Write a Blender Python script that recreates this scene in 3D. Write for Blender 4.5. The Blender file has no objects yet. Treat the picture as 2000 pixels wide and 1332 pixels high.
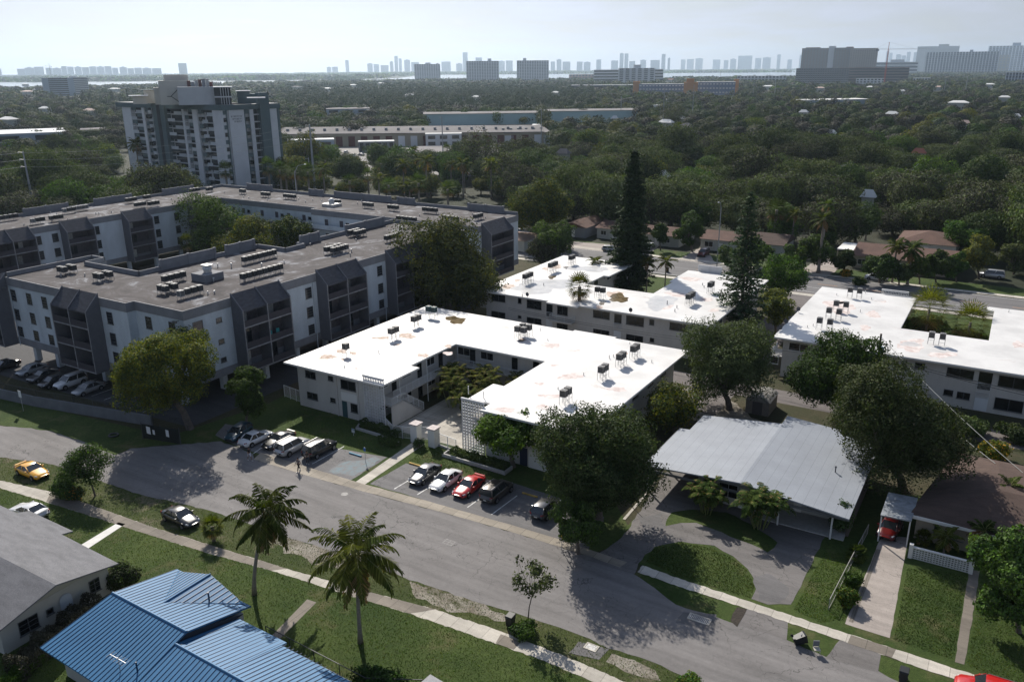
import bpy, bmesh, math, random
import numpy as np
from mathutils import Vector, Matrix
# ---------------------------------------------------------------- camera
CH = 44.0                      # camera height above the street
FPX = 1600.0                   # focal length in pixels of the 2000 px wide photograph
PIT = math.atan2(666 - 136.0, FPX)
ROL = math.radians(0.41)
scene = bpy.context.scene
C = scene.collection
cam = bpy.data.cameras.new('camera'); camo = bpy.data.objects.new('camera', cam); C.objects.link(camo)
cam.sensor_width = 36.0; cam.lens = FPX / 2000 * 36; cam.clip_start = 0.5; cam.clip_end = 60000
_f = Vector((0, math.cos(PIT), -math.sin(PIT))); _u = Vector((0, math.sin(PIT), math.cos(PIT))); _r = Vector((1, 0, 0))
_c, _s = math.cos(ROL), math.sin(ROL)
r_ = _r * _c - _u * _s; u_ = _r * _s + _u * _c
m = Matrix((r_, u_, -_f)).transposed().to_4x4(); m.translation = Vector((0, 0, CH)); camo.matrix_world = m
scene.camera = camo
# ---------------------------------------------------------------- world and sun
HZD = 5.8e-5                   # density of the air
SUN_EL = math.radians(37); SUN_AZ = math.radians(-16)      # azimuth from +Y towards +X
w = bpy.data.worlds.new('World'); scene.world = w; w.use_nodes = True
nt = w.node_tree; nt.nodes.clear()
def N(t, **k):
    n = nt.nodes.new(t)
    for a, b in k.items(): setattr(n, a, b)
    return n
tc = N('ShaderNodeTexCoord'); sep = N('ShaderNodeSeparateXYZ'); nt.links.new(tc.outputs['Generated'], sep.inputs[0])
mx = N('ShaderNodeMath', operation='MAXIMUM'); mx.inputs[1].default_value = 0.012; nt.links.new(sep.outputs[2], mx.inputs[0])
cmb = N('ShaderNodeCombineXYZ'); nt.links.new(sep.outputs[0], cmb.inputs[0]); nt.links.new(sep.outputs[1], cmb.inputs[1]); nt.links.new(mx.outputs[0], cmb.inputs[2])
sky = N('ShaderNodeTexSky', sky_type='NISHITA', sun_disc=False); sky.sun_elevation = SUN_EL; sky.sun_rotation = SUN_AZ
sky.air_density = 1.0; sky.dust_density = 1.2; sky.ozone_density = 2.0; sky.altitude = 50
nt.links.new(cmb.outputs[0], sky.inputs[0])
# thin high cloud: noise on the sky direction flattened to a plane
dv = N('ShaderNodeMath', operation='ADD'); dv.inputs[1].default_value = 0.12; nt.links.new(mx.outputs[0], dv.inputs[0])
dx = N('ShaderNodeMath', operation='DIVIDE'); dy = N('ShaderNodeMath', operation='DIVIDE')
nt.links.new(sep.outputs[0], dx.inputs[0]); nt.links.new(dv.outputs[0], dx.inputs[1]); nt.links.new(sep.outputs[1], dy.inputs[0]); nt.links.new(dv.outputs[0], dy.inputs[1])
cv = N('ShaderNodeCombineXYZ'); nt.links.new(dx.outputs[0], cv.inputs[0]); nt.links.new(dy.outputs[0], cv.inputs[1])
ns = N('ShaderNodeTexNoise'); ns.inputs['Scale'].default_value = 1.5; ns.inputs['Detail'].default_value = 7; ns.inputs['Roughness'].default_value = 0.55
ns.inputs['Distortion'].default_value = 0.6
nt.links.new(cv.outputs[0], ns.inputs['Vector'])
cr = N('ShaderNodeValToRGB'); cr.color_ramp.elements[0].position = 0.32; cr.color_ramp.elements[1].position = 0.72
cr.color_ramp.elements[0].color = (0.78, 0.78, 0.78, 1); cr.color_ramp.elements[1].color = (1, 1, 1, 1)
nt.links.new(ns.outputs[0], cr.inputs[0])
mixc = N('ShaderNodeMixRGB'); bw = N('ShaderNodeRGBToBW'); nt.links.new(sky.outputs[0], bw.inputs[0])
tint = N('ShaderNodeVectorMath', operation='SCALE'); tint.inputs[0].default_value = (0.90, 0.945, 1.12); cm = N('ShaderNodeMapRange'); cm.inputs[1].default_value = 0.35; cm.inputs[2].default_value = 0.7; cm.inputs[3].default_value = 0.34; cm.inputs[4].default_value = 0.60; nt.links.new(ns.outputs[0], cm.inputs[0])
bm_ = N('ShaderNodeMath', operation='MULTIPLY'); nt.links.new(bw.outputs[0], bm_.inputs[0]); nt.links.new(cm.outputs[0], bm_.inputs[1]); fl_ = N('ShaderNodeMath', operation='MULTIPLY_ADD'); fl_.inputs[1].default_value = 0.68; fl_.inputs[2].default_value = 1.55; nt.links.new(bm_.outputs[0], fl_.inputs[0]); nt.links.new(fl_.outputs[0], tint.inputs['Scale']); nt.links.new(tint.outputs[0], mixc.inputs[2])
fz = N('ShaderNodeMapRange'); fz.inputs[1].default_value = 0.12; fz.inputs[2].default_value = 0.45; fz.inputs[3].default_value = 1.0; fz.inputs[4].default_value = 0.35; nt.links.new(mx.outputs[0], fz.inputs[0])
fm = N('ShaderNodeMath', operation='MULTIPLY'); nt.links.new(cr.outputs[0], fm.inputs[0]); nt.links.new(fz.outputs[0], fm.inputs[1]); nt.links.new(fm.outputs[0], mixc.inputs[0]); nt.links.new(sky.outputs[0], mixc.inputs[1])
bg = N('ShaderNodeBackground'); bg.inputs[1].default_value = 0.110
nt.links.new(mixc.outputs[0], bg.inputs[0]); out = N('ShaderNodeOutputWorld'); nt.links.new(bg.outputs[0], out.inputs[0])
sl = bpy.data.lights.new('sun', 'SUN'); sl.energy = 5.0; sl.angle = math.radians(0.55); sl.color = (1.0, 0.94, 0.85)
so = bpy.data.objects.new('sun', sl); C.objects.link(so)
sd = Vector((math.sin(SUN_AZ) * math.cos(SUN_EL), math.cos(SUN_AZ) * math.cos(SUN_EL), math.sin(SUN_EL)))
so.rotation_euler = sd.to_track_quat('Z', 'Y').to_euler(); so.location = (0, 100, 300)
scene.view_settings.view_transform = 'Standard'; scene.view_settings.look = 'None'
scene.view_settings.exposure = 0.35; scene.view_settings.gamma = 1.0
# ---------------------------------------------------------------- frames: (s,t) run along and across the street
AX = math.radians(-31.5); cA, sA = math.cos(AX), math.sin(AX)
def E(s, t, z=0.0): return Vector((s * cA - t * sA, s * sA + t * cA, z))
def ST(v): return (v[0] * cA + v[1] * sA, -v[0] * sA + v[1] * cA)
def W(px, py, z=0.0):          # the place at height z seen at a pixel of the photograph
    a, b = px - 1000, 666 - py
    u = a * _c + b * _s; v = -a * _s + b * _c
    fw = FPX * math.cos(PIT) + v * math.sin(PIT); up = -FPX * math.sin(PIT) + v * math.cos(PIT)
    k = (z - CH) / up
    return Vector((u * k, fw * k, z))
def S(px, py, z=0.0): return ST(W(px, py, z))
def HT(base, py):              # height of a thing standing at ground point base whose top is seen at row py
    lo, hi = 0.0, 400.0
    for _ in range(50):
        mz = (lo + hi) / 2
        dz = mz - CH
        d = base[1] * math.cos(PIT) - dz * math.sin(PIT); v = base[1] * math.sin(PIT) + dz * math.cos(PIT)
        y = 666 - (base[0] / d * FPX * _s + v / d * FPX * _c)
        if y > py: lo = mz
        else: hi = mz
    return (lo + hi) / 2
# ---------------------------------------------------------------- helpers
class M:
    """collects faces; build() links them as one mesh object"""
    def __init__(s): s.v = []; s.f = []; s.m = []; s.cur = 0
    def add(s, vs, fs):
        b = len(s.v); s.v += [tuple(x) for x in vs]
        for f in fs: s.f.append(tuple(b + i for i in f)); s.m.append(s.cur)
        return s
    def box(s, x0, x1, y0, y1, z0, z1):
        return s.add([(x0, y0, z0), (x1, y0, z0), (x1, y1, z0), (x0, y1, z0), (x0, y0, z1), (x1, y0, z1), (x1, y1, z1), (x0, y1, z1)],
                     [(3, 2, 1, 0), (4, 5, 6, 7), (0, 1, 5, 4), (1, 2, 6, 5), (2, 3, 7, 6), (3, 0, 4, 7)])
    def prism(s, pts, z0, z1):     # pts counter-clockwise
        n = len(pts)
        a = sum(pts[i][0] * pts[(i + 1) % n][1] - pts[(i + 1) % n][0] * pts[i][1] for i in range(n))
        if a < 0: pts = pts[::-1]
        return s.add([(p[0], p[1], z0) for p in pts] + [(p[0], p[1], z1) for p in pts],
                     [tuple(range(n))[::-1], tuple(range(n, 2 * n))] + [(i, (i + 1) % n, n + (i + 1) % n, n + i) for i in range(n)])
    def tube(s, pts, rad, n=8, cap=True):
        pts = [Vector(p) for p in pts]
        if not isinstance(rad, (list, tuple)): rad = [rad] * len(pts)
        rings = []
        up = None
        for i, p in enumerate(pts):
            d = (pts[min(i + 1, len(pts) - 1)] - pts[max(i - 1, 0)]).normalized()
            a = d.orthogonal().normalized() if up is None else (up - d * up.dot(d)).normalized()
            up = a; b = d.cross(a)
            rings.append([p + (a * math.cos(2 * math.pi * k / n) + b * math.sin(2 * math.pi * k / n)) * rad[i] for k in range(n)])
        vs = [q for r in rings for q in r]; fs = []
        for i in range(len(pts) - 1):
            for k in range(n): fs.append((i * n + k, i * n + (k + 1) % n, (i + 1) * n + (k + 1) % n, (i + 1) * n + k))
        if cap: fs.append(tuple(range(n))[::-1]); fs.append(tuple((len(pts) - 1) * n + k for k in range(n)))
        return s.add(vs, fs)
    def cyl(s, x, y, z0, z1, r0, r1=None, n=12): return s.tube([(x, y, z0), (x, y, z1)], [r0, r0 if r1 is None else r1], n)
    def build(s, name, mats, parent=None, o=(0, 0, 0), smooth=False, loc=None, rz=None):
        if not s.v: return None
        me = bpy.data.meshes.new(name)
        me.from_pydata([(a - o[0], b - o[1], c - o[2]) for a, b, c in s.v], [], s.f)
        mats = mats if isinstance(mats, (list, tuple)) else [mats]
        for x in mats: me.materials.append(x)
        if len(mats) > 1: me.polygons.foreach_set('material_index', s.m)
        if smooth: me.polygons.foreach_set('use_smooth', [True] * len(s.f))
        me.update()
        ob = bpy.data.objects.new(name, me); C.objects.link(ob)
        if parent: ob.parent = parent
        if loc is not None: ob.location = loc
        if rz is not None: ob.rotation_euler = (0, 0, rz)
        return ob
def tag(o, label, cat, group=None):
    o['label'] = label; o['category'] = cat
    if group: o['group'] = group
    return o
def thing(name, label, cat, loc, rz=0.0, group=None):
    o = bpy.data.objects.new(name, None); C.objects.link(o); o.empty_display_size = 0.5
    o.location = loc; o.rotation_euler = (0, 0, rz)
    return tag(o, label, cat, group)
def struct(o): o['kind'] = 'structure'; return o
kids = {}
def dup(root, loc, rz=None, label=None, group=None, scale=None, mats=None):
    """a copy of a thing with copies of its parts and sub-parts"""
    def rec(o, par):
        c = o.copy(); C.objects.link(c)
        if par: c.parent = par
        for ch in o.children: rec(ch, c)
        return c
    r = rec(root, None); r.location = loc
    if rz is not None: r.rotation_euler = (0, 0, rz)
    if scale is not None: r.scale = (scale, scale, scale) if not isinstance(scale, tuple) else scale
    if label: r['label'] = label
    if group: r['group'] = group
    return r
# ---------------------------------------------------------------- materials
MT = {}
def mat(name, col, rough=0.8, var=0.0, vs=1.0, var2=0.0, vs2=10.0, bump=0.0, bs=20.0, metal=0.0, spec=0.35, trans=0.0, objrand=0.0, col2=None, coord='Object', emit=None, detail=5, stretch=None, huerand=0.0, coat=0.0):
    """principled surface with two scales of noise variation; col2 gives the far end of the large-scale noise"""
    if name in MT: return MT[name]
    m = bpy.data.materials.new(name); m.use_nodes = True; t = m.node_tree; L = t.links.new
    b = t.nodes['Principled BSDF']; b.inputs['Roughness'].default_value = rough; b.inputs['Metallic'].default_value = metal
    b.inputs['Specular IOR Level'].default_value = spec
    if coat: b.inputs['Coat Weight'].default_value = coat; b.inputs['Coat Roughness'].default_value = 0.06
    col = tuple(col) + (1,); b.inputs['Base Color'].default_value = col
    tcn = t.nodes.new('ShaderNodeTexCoord'); vec = tcn.outputs[coord]
    if stretch:
        mp = t.nodes.new('ShaderNodeMapping'); mp.inputs['Scale'].default_value = stretch; L(vec, mp.inputs[0]); vec = mp.outputs[0]
    cur = None
    if var or col2:
        n = t.nodes.new('ShaderNodeTexNoise'); n.inputs['Scale'].default_value = vs; n.inputs['Detail'].default_value = detail; n.inputs['Roughness'].default_value = 0.6; L(vec, n.inputs['Vector'])
        r = t.nodes.new('ShaderNodeValToRGB'); r.color_ramp.elements[0].position = 0.35; r.color_ramp.elements[1].position = 0.65
        if col2: r.color_ramp.elements[0].color = col; r.color_ramp.elements[1].color = tuple(col2) + (1,)
        else:
            r.color_ramp.elements[0].color = tuple(max(0, x * (1 - var)) for x in col[:3]) + (1,); r.color_ramp.elements[1].color = tuple(min(1, x * (1 + var)) for x in col[:3]) + (1,)
        L(n.outputs[0], r.inputs[0]); cur = r.outputs[0]
    def scaled(src, fac_out):
        v = t.nodes.new('ShaderNodeVectorMath'); v.operation = 'SCALE'
        if src is None: v.inputs[0].default_value = col[:3]
        else: L(src, v.inputs[0])
        L(fac_out, v.inputs['Scale']); return v.outputs[0]
    if var2:
        n = t.nodes.new('ShaderNodeTexNoise'); n.inputs['Scale'].default_value = vs2; n.inputs['Detail'].default_value = 6; n.inputs['Roughness'].default_value = 0.7; L(vec, n.inputs['Vector'])
        mr = t.nodes.new('ShaderNodeMapRange'); mr.inputs[1].default_value = 0.3; mr.inputs[2].default_value = 0.7; mr.inputs[3].default_value = 1 - var2; mr.inputs[4].default_value = 1 + var2
        L(n.outputs[0], mr.inputs[0]); cur = scaled(cur, mr.outputs[0])
    if objrand:
        oi = t.nodes.new('ShaderNodeObjectInfo'); mr = t.nodes.new('ShaderNodeMapRange'); mr.inputs[3].default_value = 1 - objrand; mr.inputs[4].default_value = 1 + objrand
        L(oi.outputs['Random'], mr.inputs[0]); cur = scaled(cur, mr.outputs[0])
    if huerand:
        oi = t.nodes.new('ShaderNodeObjectInfo'); hs = t.nodes.new('ShaderNodeHueSaturation'); mr = t.nodes.new('ShaderNodeMapRange')
        mu = t.nodes.new('ShaderNodeMath'); mu.operation = 'MULTIPLY'; mu.inputs[1].default_value = 7.31; fr = t.nodes.new('ShaderNodeMath'); fr.operation = 'FRACT'
        L(oi.outputs['Random'], mu.inputs[0]); L(mu.outputs[0], fr.inputs[0]); L(fr.outputs[0], mr.inputs[0])
        mr.inputs[3].default_value = 0.5 - huerand; mr.inputs[4].default_value = 0.5 + huerand
        L(mr.outputs[0], hs.inputs['Hue'])
        if cur is None: hs.inputs['Color'].default_value = col
        else: L(cur, hs.inputs['Color'])
        cur = hs.outputs[0]
    if cur is not None: L(cur, b.inputs['Base Color'])
    if bump:
        n = t.nodes.new('ShaderNodeTexNoise'); n.inputs['Scale'].default_value = bs; n.inputs['Detail'].default_value = 5; L(vec, n.inputs['Vector'])
        bp = t.nodes.new('ShaderNodeBump'); bp.inputs['Strength'].default_value = min(1, bump); bp.inputs['Distance'].default_value = 0.05 if bump <= 1 else 0.05 * bump
        L(n.outputs[0], bp.inputs['Height']); L(bp.outputs[0], b.inputs['Normal'])
    if trans:
        tr = t.nodes.new('ShaderNodeBsdfTranslucent')
        if cur is not None:
            sc = t.nodes.new('ShaderNodeVectorMath'); sc.operation = 'MULTIPLY'; sc.inputs[1].default_value = (1.5, 1.6, 0.5); L(cur, sc.inputs[0]); L(sc.outputs[0], tr.inputs[0])
        else: tr.inputs[0].default_value = (min(1, col[0] * 1.5), min(1, col[1] * 1.6), col[2] * 0.5, 1)
        mxs = t.nodes.new('ShaderNodeMixShader'); mxs.inputs[0].default_value = trans; L(b.outputs[0], mxs.inputs[1]); L(tr.outputs[0], mxs.inputs[2])
        L(mxs.outputs[0], t.nodes['Material Output'].inputs[0])
    if emit: b.inputs['Emission Color'].default_value = tuple(emit[:3]) + (1,); b.inputs['Emission Strength'].default_value = emit[3]
    MT[name] = m; return m
def ramp(t, src, stops):
    r = t.nodes.new('ShaderNodeValToRGB'); e = r.color_ramp.elements
    while len(e) < len(stops): e.new(0.5)
    for i, (p, c) in enumerate(stops): e[i].position = p; e[i].color = tuple(c) + (1,)
    t.links.new(src, r.inputs[0]); return r.outputs[0]
# ---------------------------------------------------------------- ground, road, paths
def grassmat(name, a, b, dirt=None, dthr=(0.5, 0.62), vs=0.12, vf=2.5):
    m = bpy.data.materials.new(name); m.use_nodes = True; t = m.node_tree; L = t.links.new; bs = t.nodes['Principled BSDF']
    bs.inputs['Roughness'].default_value = 0.9; bs.inputs['Specular IOR Level'].default_value = 0.15
    tcn = t.nodes.new('ShaderNodeTexCoord'); vec = tcn.outputs['Object']
    def noise(sc, det=5, r=0.6):
        n = t.nodes.new('ShaderNodeTexNoise'); n.inputs['Scale'].default_value = sc; n.inputs['Detail'].default_value = det; n.inputs['Roughness'].default_value = r; L(vec, n.inputs['Vector']); return n.outputs[0]
    base = ramp(t, noise(vs, 6, 0.65), [(0.32, a), (0.68, b)])
    fine = noise(vf, 8, 0.8); mr = t.nodes.new('ShaderNodeMapRange'); mr.inputs[1].default_value = 0.3; mr.inputs[2].default_value = 0.7; mr.inputs[3].default_value = 0.62; mr.inputs[4].default_value = 1.4; L(fine, mr.inputs[0])
    sc = t.nodes.new('ShaderNodeVectorMath'); sc.operation = 'SCALE'; L(base, sc.inputs[0]); L(mr.outputs[0], sc.inputs['Scale']); cur = sc.outputs[0]
    if dirt:
        msk = ramp(t, noise(0.22, 8, 0.72), [(dthr[0], (0, 0, 0)), (dthr[1], (1, 1, 1))]); mx = t.nodes.new('ShaderNodeMixRGB'); L(msk, mx.inputs[0]); L(cur, mx.inputs[1])
        dc = ramp(t, noise(3.0, 8, 0.85), [(0.3, tuple(x * 0.55 for x in dirt)), (0.7, dirt)]); L(dc, mx.inputs[2]); cur = mx.outputs[0]
    L(cur, bs.inputs['Base Color'])
    bp = t.nodes.new('ShaderNodeBump'); bp.inputs['Strength'].default_value = 1.0; bp.inputs['Distance'].default_value = 0.12; L(noise(9, 6, 0.8), bp.inputs['Height']); L(bp.outputs[0], bs.inputs['Normal'])
    MT[name] = m; return m
G_LUSH = grassmat('lawn', (0.030, 0.056, 0.012), (0.072, 0.100, 0.026), dirt=(0.17, 0.15, 0.075), dthr=(0.54, 0.74))
G_VERGE = grassmat('verge grass', (0.040, 0.060, 0.016), (0.085, 0.095, 0.035), dirt=(0.24, 0.20, 0.14), dthr=(0.54, 0.68))
G_RUBBLE = grassmat('rubble', (0.17, 0.145, 0.11), (0.36, 0.33, 0.28), dirt=(0.09, 0.09, 0.04), dthr=(0.55, 0.66), vs=0.5)
G_SHADE = grassmat('yard soil', (0.035, 0.045, 0.018), (0.075, 0.062, 0.038), dirt=(0.12, 0.095, 0.06), dthr=(0.55, 0.7))
G_FAR = grassmat('district ground', (0.020, 0.027, 0.013), (0.055, 0.055, 0.038), vs=0.02, vf=0.3)
def roadmat(name, col, crack=True, seam=0.0):
    m = bpy.data.materials.new(name); m.use_nodes = True; t = m.node_tree; L = t.links.new; bs = t.nodes['Principled BSDF']
    bs.inputs['Roughness'].default_value = 0.85; bs.inputs['Specular IOR Level'].default_value = 0.3
    tcn = t.nodes.new('ShaderNodeTexCoord'); rot = t.nodes.new('ShaderNodeMapping'); rot.inputs['Rotation'].default_value = (0, 0, -AX); L(tcn.outputs['Object'], rot.inputs[0]); vec = rot.outputs[0]
    def noise(sc, det, r, st=None):
        v = vec
        if st: mp = t.nodes.new('ShaderNodeMapping'); mp.inputs['Scale'].default_value = st; L(vec, mp.inputs[0]); v = mp.outputs[0]
        n = t.nodes.new('ShaderNodeTexNoise'); n.inputs['Scale'].default_value = sc; n.inputs['Detail'].default_value = det; n.inputs['Roughness'].default_value = r; L(v, n.inputs['Vector']); return n.outputs[0]
    base = ramp(t, noise(0.25, 7, 0.65, (0.45, 1.6, 1)), [(0.3, tuple(x * 0.76 for x in col)), (0.7, tuple(x * 1.16 for x in col))])
    def mul(cur, src, a, b, lo=0.3, hi=0.7):
        mr = t.nodes.new('ShaderNodeMapRange'); mr.inputs[1].default_value = lo; mr.inputs[2].default_value = hi; mr.inputs[3].default_value = a; mr.inputs[4].default_value = b; L(src, mr.inputs[0])
        sc = t.nodes.new('ShaderNodeVectorMath'); sc.operation = 'SCALE'; L(cur, sc.inputs[0]); L(mr.outputs[0], sc.inputs['Scale']); return sc.outputs[0]
    cur = mul(base, noise(14, 8, 0.8), 0.82, 1.18)
    cur = mul(cur, noise(0.7, 5, 0.6, (0.06, 1.8, 1)), 0.84, 1.12); cur = mul(cur, noise(2.2, 6, 0.75), 0.88, 1.08)
    if crack:
        for sc_, th in ((0.16, 0.006), (0.42, 0.008)):
            vo = t.nodes.new('ShaderNodeTexVoronoi'); vo.feature = 'DISTANCE_TO_EDGE'; vo.inputs['Scale'].default_value = sc_
            wv = t.nodes.new('ShaderNodeMixRGB'); wv.inputs[0].default_value = 0.35; nz = t.nodes.new('ShaderNodeTexNoise'); nz.inputs['Scale'].default_value = 0.9; nz.inputs['Detail'].default_value = 6; L(vec, nz.inputs['Vector'])
            ad = t.nodes.new('ShaderNodeVectorMath'); ad.operation = 'ADD'; L(vec, ad.inputs[0])
            s2 = t.nodes.new('ShaderNodeVectorMath'); s2.operation = 'SCALE'; s2.inputs['Scale'].default_value = 1.6; L(nz.outputs[1], s2.inputs[0]); L(s2.outputs[0], ad.inputs[1]); L(ad.outputs[0], vo.inputs['Vector'])
            gate = noise(0.09, 3, 0.5)
            a = t.nodes.new('ShaderNodeMapRange'); a.inputs[1].default_value = 0.0; a.inputs[2].default_value = th; a.inputs[3].default_value = 0.42; a.inputs[4].default_value = 1.0; L(vo.outputs['Distance'], a.inputs[0])
            g = t.nodes.new('ShaderNodeMapRange'); g.inputs[1].default_value = 0.42; g.inputs[2].default_value = 0.52; L(gate, g.inputs[0])
            mxx = t.nodes.new('ShaderNodeMixRGB'); mxx.inputs[1].default_value = (1, 1, 1, 1); L(g.outputs[0], mxx.inputs[0]); L(a.outputs[0], mxx.inputs[2])
            ml = t.nodes.new('ShaderNodeMixRGB'); ml.blend_type = 'MULTIPLY'; ml.inputs[0].default_value = 1; L(cur, ml.inputs[1]); L(mxx.outputs[0], ml.inputs[2]); cur = ml.outputs[0]
    if seam:                       # joints between slabs and old and new slabs, along s
        sx = t.nodes.new('ShaderNodeSeparateXYZ'); L(vec, sx.inputs[0])
        dvd = t.nodes.new('ShaderNodeMath'); dvd.operation = 'DIVIDE'; dvd.inputs[1].default_value = seam; L(sx.outputs[0], dvd.inputs[0])
        fr = t.nodes.new('ShaderNodeMath'); fr.operation = 'FRACT'; L(dvd.outputs[0], fr.inputs[0])
        j = t.nodes.new('ShaderNodeMath'); j.operation = 'GREATER_THAN'; j.inputs[1].default_value = 0.035; L(fr.outputs[0], j.inputs[0])
        fl = t.nodes.new('ShaderNodeMath'); fl.operation = 'FLOOR'; L(dvd.outputs[0], fl.inputs[0])
        wn = t.nodes.new('ShaderNodeTexWhiteNoise'); wn.noise_dimensions = '1D'; L(fl.outputs[0], wn.inputs['W'])
        mr = t.nodes.new('ShaderNodeMapRange'); mr.inputs[3].default_value = 0.86; mr.inputs[4].default_value = 1.1; L(wn.outputs[0], mr.inputs[0])
        mu = t.nodes.new('ShaderNodeMath'); mu.operation = 'MULTIPLY'; L(mr.outputs[0], mu.inputs[0])
        jj = t.nodes.new('ShaderNodeMapRange'); jj.inputs[3].default_value = 0.6; jj.inputs[4].default_value = 1.0; L(j.outputs[0], jj.inputs[0]); L(jj.outputs[0], mu.inputs[1])
        sc = t.nodes.new('ShaderNodeVectorMath'); sc.operation = 'SCALE'; L(cur, sc.inputs[0]); L(mu.outputs[0], sc.inputs['Scale']); cur = sc.outputs[0]
    L(cur, bs.inputs['Base Color'])
    bp = t.nodes.new('ShaderNodeBump'); bp.inputs['Strength'].default_value = 0.5; bp.inputs['Distance'].default_value = 0.02; L(noise(25, 4, 0.7), bp.inputs['Height']); L(bp.outputs[0], bs.inputs['Normal'])
    MT[name] = m; return m
M_ROAD = roadmat('worn asphalt', (0.175, 0.165, 0.160)); M_LOT = roadmat('parking asphalt', (0.145, 0.140, 0.140)); M_DRIVE = roadmat('drive asphalt', (0.150, 0.140, 0.135))
M_AVE = roadmat('avenue asphalt', (0.15, 0.145, 0.145), crack=False)
M_WALK = roadmat('pale concrete', (0.48, 0.445, 0.385), crack=False, seam=1.5); M_WALKD = roadmat('old concrete', (0.20, 0.175, 0.145), crack=False, seam=1.5); M_STRIP = roadmat('strip concrete', (0.30, 0.265, 0.215), crack=False, seam=1.6)
M_BRIGHT = mat('new concrete', (0.62, 0.61, 0.58), 0.8, var=0.08, vs=1.5); M_CONC = roadmat('drive concrete', (0.33, 0.29, 0.26), crack=True)
M_LINE = mat('road paint white', (0.55, 0.55, 0.53), 0.7, var=0.35, vs=3); M_ORANGE = mat('road paint orange', (0.55, 0.25, 0.08), 0.7, var=0.2, vs=3); M_BLUEP = mat('faded blue paint', (0.13, 0.185, 0.21), 0.8, col2=(0.145, 0.142, 0.142), vs=1.6, detail=8)
M_PATCH = roadmat('asphalt patch', (0.13, 0.125, 0.125), crack=False)
def rough_edge(p, amp, step=0.8, seed=1):
    rnd = random.Random(seed); outp = []
    for i in range(len(p)):
        a = Vector(p[i]); b = Vector(p[(i + 1) % len(p)]); n = max(1, int(min(400, (b - a).length / step)))
        for k in range(n):
            q = a.lerp(b, k / n); d = (b - a).normalized() if (b - a).length else Vector((1, 0)); q = q + Vector((-d.y, d.x)) * rnd.uniform(-amp, amp); outp.append((q.x, q.y))
    return outp
def sheet(name, pts, z, m, amp=0.0, kind='structure', px=True, seed=1, step=0.8):
    """flat sheet from photograph pixels on the ground (px) or from world points"""
    p = [(W(*q).x, W(*q).y) for q in pts] if px else [(q[0], q[1]) for q in pts]
    if amp: p = rough_edge(p, amp, step, seed)
    mb = M(); mb.add([(x, y, z) for x, y in p], [tuple(range(len(p)))])
    ob = mb.build(name, m); bm = bmesh.new(); bm.from_mesh(ob.data); bmesh.ops.triangulate(bm, faces=bm.faces[:])
    for f in bm.faces:
        if f.normal.z < 0: f.normal_flip()
    bm.to_mesh(ob.data); bm.free()
    ob['kind'] = kind; return ob
def stp(l): return [tuple(E(a, b))[:2] for a, b in l]
R_GROUND = sheet('ground', [(-9000, -200), (9000, -200), (9000, 5600), (2300, 5400), (1500, 3650), (1000, 3600), (300, 3400), (-700, 3300), (-1050, 2900), (-1200, 2250), (-9000, 2100)], -0.03, G_FAR, px=False)
M_WATER = mat('bay water', (0.10, 0.14, 0.17), 0.16, bump=0.35, bs=0.05, spec=0.6)
sheet('bay_water', [(-26000, 1900), (26000, 1900), (26000, 29000), (-26000, 29000)], -0.3, M_WATER, px=False)
# near ground (yards), lawn, verges
sheet('yard_ground', stp([(-150, 20), (60, 20), (60, 168), (-220, 168), (-220, 60), (-150, 60)]), 0.0, G_SHADE, px=False)
NWALK_N = [(-60, 925), (0, 938), (100, 960), (200, 994), (300, 1030), (430, 1070), (560, 1110), (700, 1150), (850, 1190), (980, 1233), (1100, 1280), (1200, 1322), (1300, 1365)]
NWALK_S = [(-60, 938), (0, 953), (90, 980), (185, 1010), (280, 1041), (400, 1078), (530, 1114), (670, 1159), (800, 1198), (950, 1250), (1070, 1293), (1160, 1332), (1240, 1370)]
sheet('lawn', NWALK_S + [(1240, 1500), (-300, 1500), (-300, 938)], 0.004, G_LUSH)
ROAD_S = [(-200, 872), (0, 893), (95, 905), (220, 948), (281, 968), (360, 984), (432, 1004), (548, 1044), (648, 1076), (800, 1132), (920, 1172), (1000, 1196), (1132, 1240), (1190, 1266), (1248, 1283), (1334, 1319), (1420, 1350), (1500, 1400)]
sheet('verge', NWALK_N[::-1] + [(-200, 900), (-200, 860)] + [(x, y - 4) for x, y in ROAD_S[1:]], 0.004, G_VERGE)
sheet('near_sidewalk', NWALK_N + NWALK_S[::-1], 0.012, M_WALK, amp=0.06, step=.35)
for i, (a, b) in enumerate([(2, 6), (7, 8)]):
    seg = NWALK_N[a:b + 1] + NWALK_S[a:b + 1][::-1]
    sheet('near_sidewalk_old_slabs', seg, 0.016, M_WALKD, amp=0.03)
sheet('near_sidewalk_old_slabs', [(978, 1238), (1018, 1253), (1003, 1268), (968, 1256)], 0.016, M_WALKD)
STRIP_S = [(495, 897), (600, 929), (700, 957), (870, 1002), (1000, 1039), (1150, 1086), (1210, 1108)]
STRIP_N = [(510, 884), (610, 915), (710, 945), (830, 977), (960, 1014), (1090, 1052), (1160, 1076), (1225, 1098)]
ROAD_N = [(-200, 805), (0, 832), (50, 835), (100, 843), (160, 862), (225, 889), (255, 876), (330, 870), (430, 862), (470, 875), (495, 886)] + STRIP_S
road = ROAD_N + [(1250, 1128), (1320, 1180), (1432, 1217), (1460, 1186), (1537, 1213), (1536, 1250), (1614, 1283), (1645, 1245), (1720, 1270), (1715, 1310), (1780, 1345), (1900, 1420)] + ROAD_S[::-1]
sheet('street', road, 0.016, M_ROAD, amp=0.12, seed=5)
sheet('concrete_strip', STRIP_S + STRIP_N[::-1], 0.024, M_STRIP, amp=0.03)
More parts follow.
